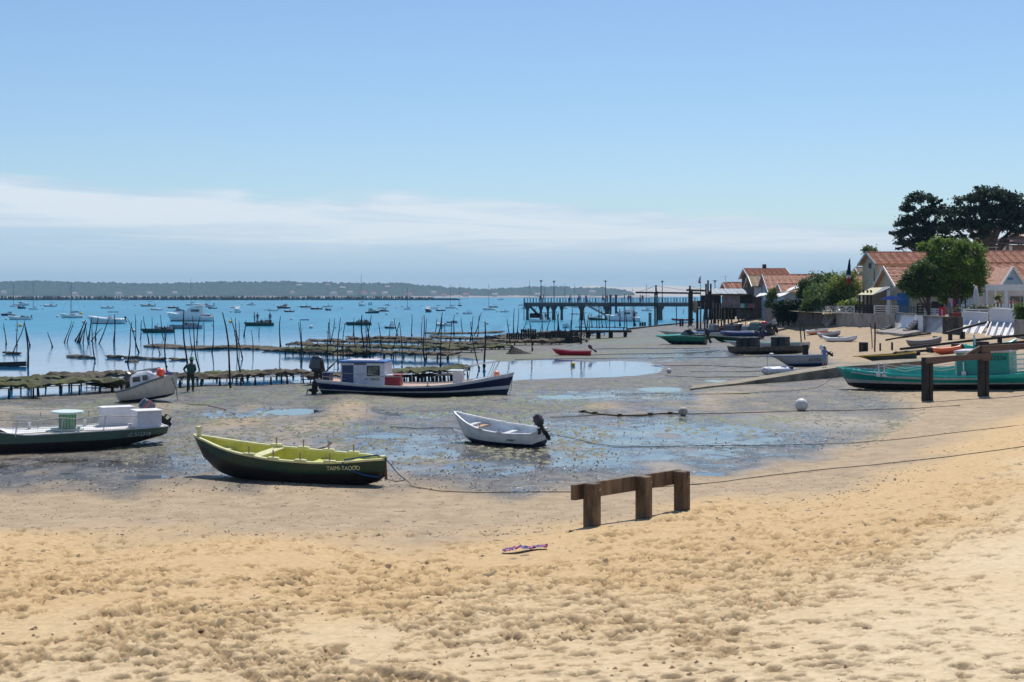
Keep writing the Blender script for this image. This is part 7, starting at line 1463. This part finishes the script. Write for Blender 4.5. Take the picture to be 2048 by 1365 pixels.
# ---------------------------------------------------------------- beach timbers
def posts(label,px,py,n,w_,h_,name='timber_stumps',thin=False):
    q=G(px,py); rt=thing(name,label,'timber stumps',q); s_=q.y/F; ws=w_*s_; 
    for k in range(n): mb=MB(); f=(k+.5)/n-.5; mb.box((f*ws,random.uniform(-.1,.1),h_*s_/2-.15),(ws/n*(.8 if n>1 else 1),.25,h_*s_+.3)); mb.build('post',WOODB,rt)
    if n>2: mb=MB(); mb.box((0,.0,h_*s_*.85),(ws*.98,.3,h_*s_*.16)); mb.build('cross_plank',WOODB,rt)
    return rt
posts('dark stub frame of old planks beside the two thin beach poles',1727,704,3,17,19); posts('short double stump above the grey upturned boat',1871,686,3,9,13); posts('dark stump pair under the leaning plank, left',1901,681,2,8,15); posts('group of old slanted stumps under the leaning plank, right',1925,678,4,10,14); posts('low dark stump by the larger ribbed seawall',1989,678,1,10,6); posts('two slim stumps right of the low stump',2000,685,2,8,14)
posts('big dark stump right of the crates on the rotting barge',1611,717,3,12,27); posts('single short post on the sand right of the thin poles',1761,702,1,2,15); posts('second short post farther right on the sand',1784,700,1,2.5,15); posts('pair of thick stumps by the water below the stilt hut',1363,653,2,9,15); posts('thick stump in the shallows left of the stilt hut',1300,652,2,6,26); posts('dark pile of timber left of the stilt hut stumps',1285,653,3,14,8)
for lab,b_,t_,w_ in (('left of two dark red thin poles on the sand by the plank frame',(1745,697),(1741,647),2),('right of two dark red thin poles on the sand by the plank frame',(1749,703),(1750,646),3.2),('left dark pole behind the black crates, leaning left',(1604,700),(1598,640),2.6),('right dark pole behind the black crates, leaning left',(1611,680),(1604,640),2.6),('tall thin pole on the shore between hut and pier',(1353,652),(1352.5,612),2),('leaning rod on the shore left of the stilt hut',(1364,640),(1368,618),1),('thin rust red pole near the hanging cloths',(1491,652),(1491,640),1.4)):
    q=G(*b_); tp=Dp(*t_,q.y); mb=MB(); mb.tube([q-Vector((0,0,.4)),q.lerp(tp,.5)+Vector((.02,0,0)),tp],w_*q.y/F*.5,0,6); tag(mb.build('beach_pole',mat('dark_red_pole',(.06,.025,.025),.8) if 'red' in lab else WOODB),lab,'pole')
for lab,A_,B_,h0,h1,t_ in (('long dark plank leaning up from the stumps to the ribbed seawall',(1893,681),(1972,674),.55,1.1,.16),('flat dark plank lying on the sand above the stub frame',(1771,682),(1862,671),.05,.15,.14),('long dark boat rail on the sand running to the right edge, upper',(1800,706),(2060,682),.25,.45,.16),('long dark boat rail on the sand running to the right edge, lower',(1796,712),(2060,694),.2,.35,.16)):
    a,b=G(*A_),G(*B_); mb=MB(); m_=a.lerp(b,.5); m_.z=Hz(m_.x,m_.y)+(h0+h1)/2; a.z+=h0; b.z+=h1; mb.bar(a,m_,.2,t_); mb.bar(m_,b,.2,t_)
    tag(mb.build('timber_rail',WOODB),lab,'timber')
for px,py in ((1825,711),(1868,704),(1918,697),(1962,692)):
    q=G(px,py); mb=MB(); mb.box((q.x,q.y,q.z+.1),(.7,1.2,.4)); tag(mb.build('rail_sleeper',WOODB),f"dark block under the boat rails on the sand, {ordn([1825,1868,1918,1962].index(px)+1)} from the left",'timber block','blocks under the boat rails')
mb=MB(); rg=[]
for px,py in ((1255,661),(1290,657.5),(1330,652.5),(1370,648.5),(1400,647)):
    q=P(px,py,-.38); rg.append([mb.pt(q+Vector((0,0,-.3))),mb.pt(q+Vector((0,0,.30))),mb.pt(q+Vector((0,.8,.3))),mb.pt(q+Vector((0,.8,-.3)))])
mb.loft(rg,0,True,True); tag(mb.build('low_timber_groyne',WOODB),'low dark timber groyne along the water edge left of the stilt hut','groyne')
q=P(1343,642.5,SEA); mb=MB(); hu_=None
kayak_='crimson'; rt=thing('small_canoe','tiny crimson canoe drawn up at the water edge left of the stilt hut','canoe',q+Vector((0,0,.05)),R(3)); hu=Hull(4.6,[(0,.03),(.5,.35),(1,.03)],[(0,.1),(.2,0),(.8,0),(1,.1)],[(0,.5),(.5,.28),(1,.45)],ROUND); hu.build(rt,[],[paint('crimson_canoe',(.45,.02,.08),.4)],n=12); hu.gunwale(rt,REDP,.03,.03,12)
# ---------------------------------------------------------------- trees and shrubs
LC=leafmat('cypress_leaf',(.045,.075,.042),(.014,.026,.019)); LB_=leafmat('bright_leaf',(.23,.33,.06),(.07,.13,.03)); LD=leafmat('dark_leaf',(.10,.16,.045),(.035,.065,.02)); LM=leafmat('mid_leaf',(.15,.22,.05),(.055,.10,.03)); LY=leafmat('yellowgreen_leaf',(.28,.34,.06),(.13,.19,.04)); LH=leafmat('hedge_leaf',(.018,.045,.014),(.008,.022,.010))
def tree(name,label,cat,px,foot,Y_,clumps,n,size,lm,tr=.3,per=60,seed=1,spread=.26,flat=1,tiltup=0,br=True,group=None,bot=-.35):
    """clumps in photo pixels: (x, y, rx, ry[, depth offset])"""
    s_=Y_/F; q=Dp(px,foot,Y_); rt=thing(name,label,cat,q,0,group); cl=[]
    for c in clumps:
        p_=Dp(c[0],c[1],Y_)-q; cl.append((p_.x,(c[4] if len(c)>4 else 0),p_.z,c[2]*s_,c[2]*s_*.85,c[3]*s_))
    if tr:
        top=max(cl,key=lambda c:c[2]); b=[]
        if br:
            for c in cl: b.append(([(0,0,max(.3,(c[2])*.25)),(c[0]*.5,c[1]*.5,c[2]*.7),(c[0],c[1],c[2])],[tr*.55,tr*.35,tr*.1]))
        trunk(rt,[(0,0,-.5),(.1,0,top[2]*.35),(top[0]*.6,top[1]*.6,top[2]*.8)],[tr*1.2,tr*.85,tr*.3],b)
    leafcloud('crown' if tr else 'leaves',cl,n,size,lm,rt,seed=seed,flat=flat,per=per,spread=spread,tiltup=tiltup,bot=bot); return rt
c1=[(1840,400,28,12),(1812,420,20,10),(1858,428,30,14),(1828,445,30,12),(1800,452,18,9),(1868,462,32,18),(1826,470,34,16),(1852,490,36,14),(1812,490,22,10),(1872,420,16,10),(1884,486,20,16),(1792,468,12,8),(1804,500,8,8),(1880,405,8,5)]
tree('cypress_tree','dark layered cypress, left one of the big pair behind the roofs','tree',1860,560,205,c1,17000,.42,LC,.55,per=55,seed=3,spread=.20,flat=.55,tiltup=.18)
c2=[(1975,388,34,12),(1940,405,30,12),(1995,402,36,16),(2030,410,30,18),(1915,425,28,14),(1960,425,42,18),(2010,430,44,20),(2045,440,30,26),(1905,452,28,18),(1940,455,36,18),(1990,455,40,16),(2035,465,26,14),(1912,480,18,10),(1955,476,26,10),(1920,500,14,12),(2015,478,14,8),(2070,440,40,40),(1890,440,14,10),(1960,380,12,6)]
tree('cypress_tree','dark spreading cypress, right and larger one of the big pair, cut by the edge','tree',1972,560,200,c2,26000,.42,LC,.7,per=55,seed=4,spread=.20,flat=.55,tiltup=.18)
c3=[(1885,485,24,10),(1862,498,24,14),(1915,500,30,16),(1945,505,26,16),(1880,520,34,20),(1925,530,40,22),(1860,545,30,22),(1900,560,40,24),(1945,560,32,26),(1875,580,30,16),(1925,585,36,16),(1955,535,22,24),(1850,500,12,12),(1895,600,30,6),(1850,572,18,12)]
tree('leafy_tree','big round leafy green tree in front of the terracotta houses','tree',1912,650,127,c3,26000,.26,LB_,.28,per=130,seed=5,spread=.21)
tree('glossy_tree','smaller dark glossy tree leaning against the big leafy tree','tree',1856,640,125,[(1828,560,22,18),(1845,545,22,20),(1815,575,18,12),(1840,585,26,14),(1862,580,20,20)],9000,.26,LD,.16,per=50,seed=6)
tree('slim_tree','airy pale green tree rising left of the two-storey house','tree',1748,600,190,[(1742,503,14,8),(1748,520,16,10),(1735,530,10,8),(1752,540,18,12),(1738,552,14,10)],5200,.34,LM,.2,per=40,seed=7,spread=.3)
tree('young_tree','bright green young tree with slim trunk beside the flagpole','tree',1688,618,160,[(1690,560,22,12),(1680,575,24,16),(1702,578,22,18),(1688,592,26,12),(1668,585,12,10),(1700,556,10,12)],6500,.24,LY,.13,per=35,seed=8,spread=.33)
for k,(nm__,lab,px,ft,Y_,cl,n_,lm) in enumerate((('shrub','dark rounded shrub left of the mixed bushes',1610,625,172,[(1612,572,14,12),(1608,590,14,12)],2200,LD),('shrub','tall grey-green bush beneath the terracotta roof end',1635,625,174,[(1637,563,16,13),(1630,580,18,14)],2600,LD),('shrub','spiky pale shrub between the tall bush and the young tree',1660,625,170,[(1660,562,14,14),(1652,578,14,14)],2200,LM),('shrub','broad yellow-green bush in the middle of the garden',1635,628,165,[(1640,585,26,10),(1625,594,18,10),(1655,596,20,9)],3000,LM),('shrub','low dark green hedge under the young tree',1665,628,160,[(1655,604,30,10),(1685,610,24,8)],3200,LD),('shrub','round light green bush right of the dark hedge block',1625,630,160,[(1622,610,13,13),(1612,618,10,8)],2200,LM),
    ('shrub','climbing vine with ochre leaves beside the wooden stairs',1542,640,184,[(1543,595,8,14),(1540,612,9,12),(1547,585,6,8)],1800,LM),('shrub','flowering bush at the foot of the flagpole',1705,624,150,[(1690,612,12,7),(1708,612,14,8),(1725,612,10,8)],1900,LY),('shrub','grey-green pine bush cut by the right edge above the seawall',2046,652,108,[(2045,622,14,14),(2056,640,18,18)],2600,LM),('shrub','small autumn-tinted tree behind the front house awning',1752,600,165,[(1752,560,12,10),(1758,575,10,10)],1300,LY),('shrub','distant low tree line behind the flag',1715,590,230,[(1720,562,26,8),(1690,566,18,8),(1745,560,14,8)],2600,LD),('shrub','leafy branch in the pergola',1998,600,122,[(1998,596,6,4),(1996,612,6,8)],500,LY))):
    tree(nm__,lab,'shrub',px,ft,Y_,cl,n_,.30 if Y_>140 else .22,lm,.08,per=30,seed=20+k,spread=.33)
# clipped hedge block
Yg=G(1582,653).y-1.6; q=Dp(1582,648,Yg); rt=thing('hedge','dense black-green hedge block hanging over the board wall','hedge',q); s_=Yg/F
leafcloud('leaves',[(-24*s_+i*6*s_,0,(38-(j*6))*s_,7*s_,1.2,5*s_) for i in range(9) for j in range(5)]+[((-22+i*15)*s_,0,8*s_,5*s_,.8,12*s_) for i in range(4)],12000,.30,LH,rt,seed=40,per=30,spread=.35)
mb=MB(); 
for k in range(6): mb.tube([((-26+k*11)*s_,.3,-.3),((-25+k*11)*s_,.3,2.6)],.15,0,6)
mb.build('stems',WOODB,rt)
# distant wood behind the village
q=Vector((150,330,3)); rt=None
cl=[(x_(px,Y_),Y_,6+2*math.sin(px*.05),14,10,5) for px,Y_ in ((1990,280),(2050,270),(2150,260),(2250,250),(2400,240))]
o=leafcloud('distant_wood',cl,9000,1.0,LD,None,seed=44,per=30); tag(o,'dark mass of trees far behind the village houses','wood',kind='stuff')

for lab,px,py,Y_ in (('tv antenna above the low rust-tiled house',1451,567,228),('tv antenna rising behind the long blue-gabled roof',1626,556,205),('thin tv antenna on the salmon tile roof at the right',1992,508,150),('tv antenna above the two-storey beige house',1812,510,155)):
    q=Dp(px,py,Y_); mb=MB(); s_=Y_/F; H_=16*s_; mb.tube([(q.x,q.y,q.z-.8),(q.x,q.y,q.z+H_)],.035,0,5); mb.tube([(q.x-11*s_,q.y,q.z+H_*.8),(q.x+5*s_,q.y,q.z+H_*.8)],.025,0,4)
    for k in range(5): mb.tube([(q.x-10*s_+k*3.4*s_,q.y-.35,q.z+H_*.8),(q.x-10*s_+k*3.4*s_,q.y+.35,q.z+H_*.8)],.02,0,3)
    tag(mb.build('tv_antenna',STEEL),lab,'antenna')
# ---------------------------------------------------------------- countless small things lying on the flats
def scatter(name,label,cat,n,sz,colmat,pxr,pyr,zr,flat,seed,clump=1.0,thr=0.0,long=1.0,pw=1.0):
    r=np.random.default_rng(seed); px=r.uniform(*pxr,n*3); py=pyr[0]+(pyr[1]-pyr[0])*r.random(n*3)**pw
    Y=CH*F/(py-HY); X=(px-CX)/F*Y; nz=fbm(X/2.2,Y/4.5,3,seed)+.5*vnoise(X/9,Y/14,seed+5); z=Hn(X,Y)
    ok=(nz*clump+r.uniform(-.5,.5,n*3)*.6>thr)&(z>zr[0])&(z<zr[1]); X,Y,z=X[ok][:n],Y[ok][:n],z[ok][:n]; m=len(X)
    a=r.uniform(0,2*PI,m); s=sz*r.uniform(.35,1.3,m)**1.5; ca,sa=np.cos(a),np.sin(a); v=[]
    for k in range(5):
        t=k*2*PI/5; rr=r.uniform(.6,1.1,m); lx=np.cos(t)*s*rr*long; ly=np.sin(t)*s*rr; v.append(np.stack([X+lx*ca-ly*sa,Y+lx*sa+ly*ca,z-.01+s*flat*.15*r.random(m)],-1))
    v.append(np.stack([X+s*.2*r.normal(size=m),Y,z+s*flat],-1)); v=np.stack(v,1).reshape(-1,3); b=(np.arange(m)*6)[:,None]
    f=np.concatenate([b+np.array([[k,(k+1)%5,5]]) for k in range(5)],0)
    me_=bpy.data.meshes.new(name); me_.vertices.add(len(v)); me_.vertices.foreach_set('co',v.astype(np.float32).ravel()); me_.loops.add(f.size); me_.loops.foreach_set('vertex_index',f.astype(np.int32).ravel())
    me_.polygons.add(len(f)); me_.polygons.foreach_set('loop_start',np.arange(0,f.size,3,dtype=np.int32)); me_.polygons.foreach_set('loop_total',np.full(len(f),3,np.int32)); me_.update(); me_.materials.append(colmat)
    o=bpy.data.objects.new(name,me_); link(o); tag(o,label,cat,kind='stuff')
scatter('shells','countless pale shell fragments scattered over the grey mudflat','shells',3200,.034,mat('pale_shell',(.42,.39,.35),.8,var=.2,scale=3,col2=(.2,.18,.15),spec=.2),(-350,1950),(765,985),(-.3,.12),.45,11,pw=1.3)
scatter('stones','countless dark stones and clods scattered over the mudflat','stones',4500,.04,mat('dark_stone',(.06,.05,.04),.9,var=.4,scale=3),(-350,1950),(755,990),(-.3,.12),.6,12,pw=1.2)
scatter('seaweed_scraps','countless olive seaweed scraps lying on the mudflat','seaweed',8000,.11,mat('olive_weed',(.10,.095,.03),.6,var=.4,scale=2,col2=(.03,.035,.012)),(-350,1900),(690,930),(-.34,.10),.25,13,clump=1.6,thr=.12,long=1.6)
scatter('green_weed','countless scraps of bright green weed on the far mudflat','seaweed',4500,.13,mat('bright_weed',(.12,.16,.03),.6,var=.3,scale=2),(-100,1600),(668,860),(-.36,.08),.2,14,clump=2.0,thr=.45,long=1.6)
scatter('tide_line_debris','countless dark specks of weed and shell along the foot of the beach','tide debris',3500,.02,mat('dark_fleck',(.05,.035,.02),.8),(-350,1950),(930,1120),(.0,.6),.5,15,clump=1.2,long=1.8)
scatter('beach_litter','countless small dark twigs and clods on the trodden sand','beach debris',1300,.022,mat('dark_clod',(.16,.10,.05),.9),(-300,2350),(1040,1900),(.45,2.2),.55,16,clump=1.4,thr=.1,long=1.5,pw=1.4)
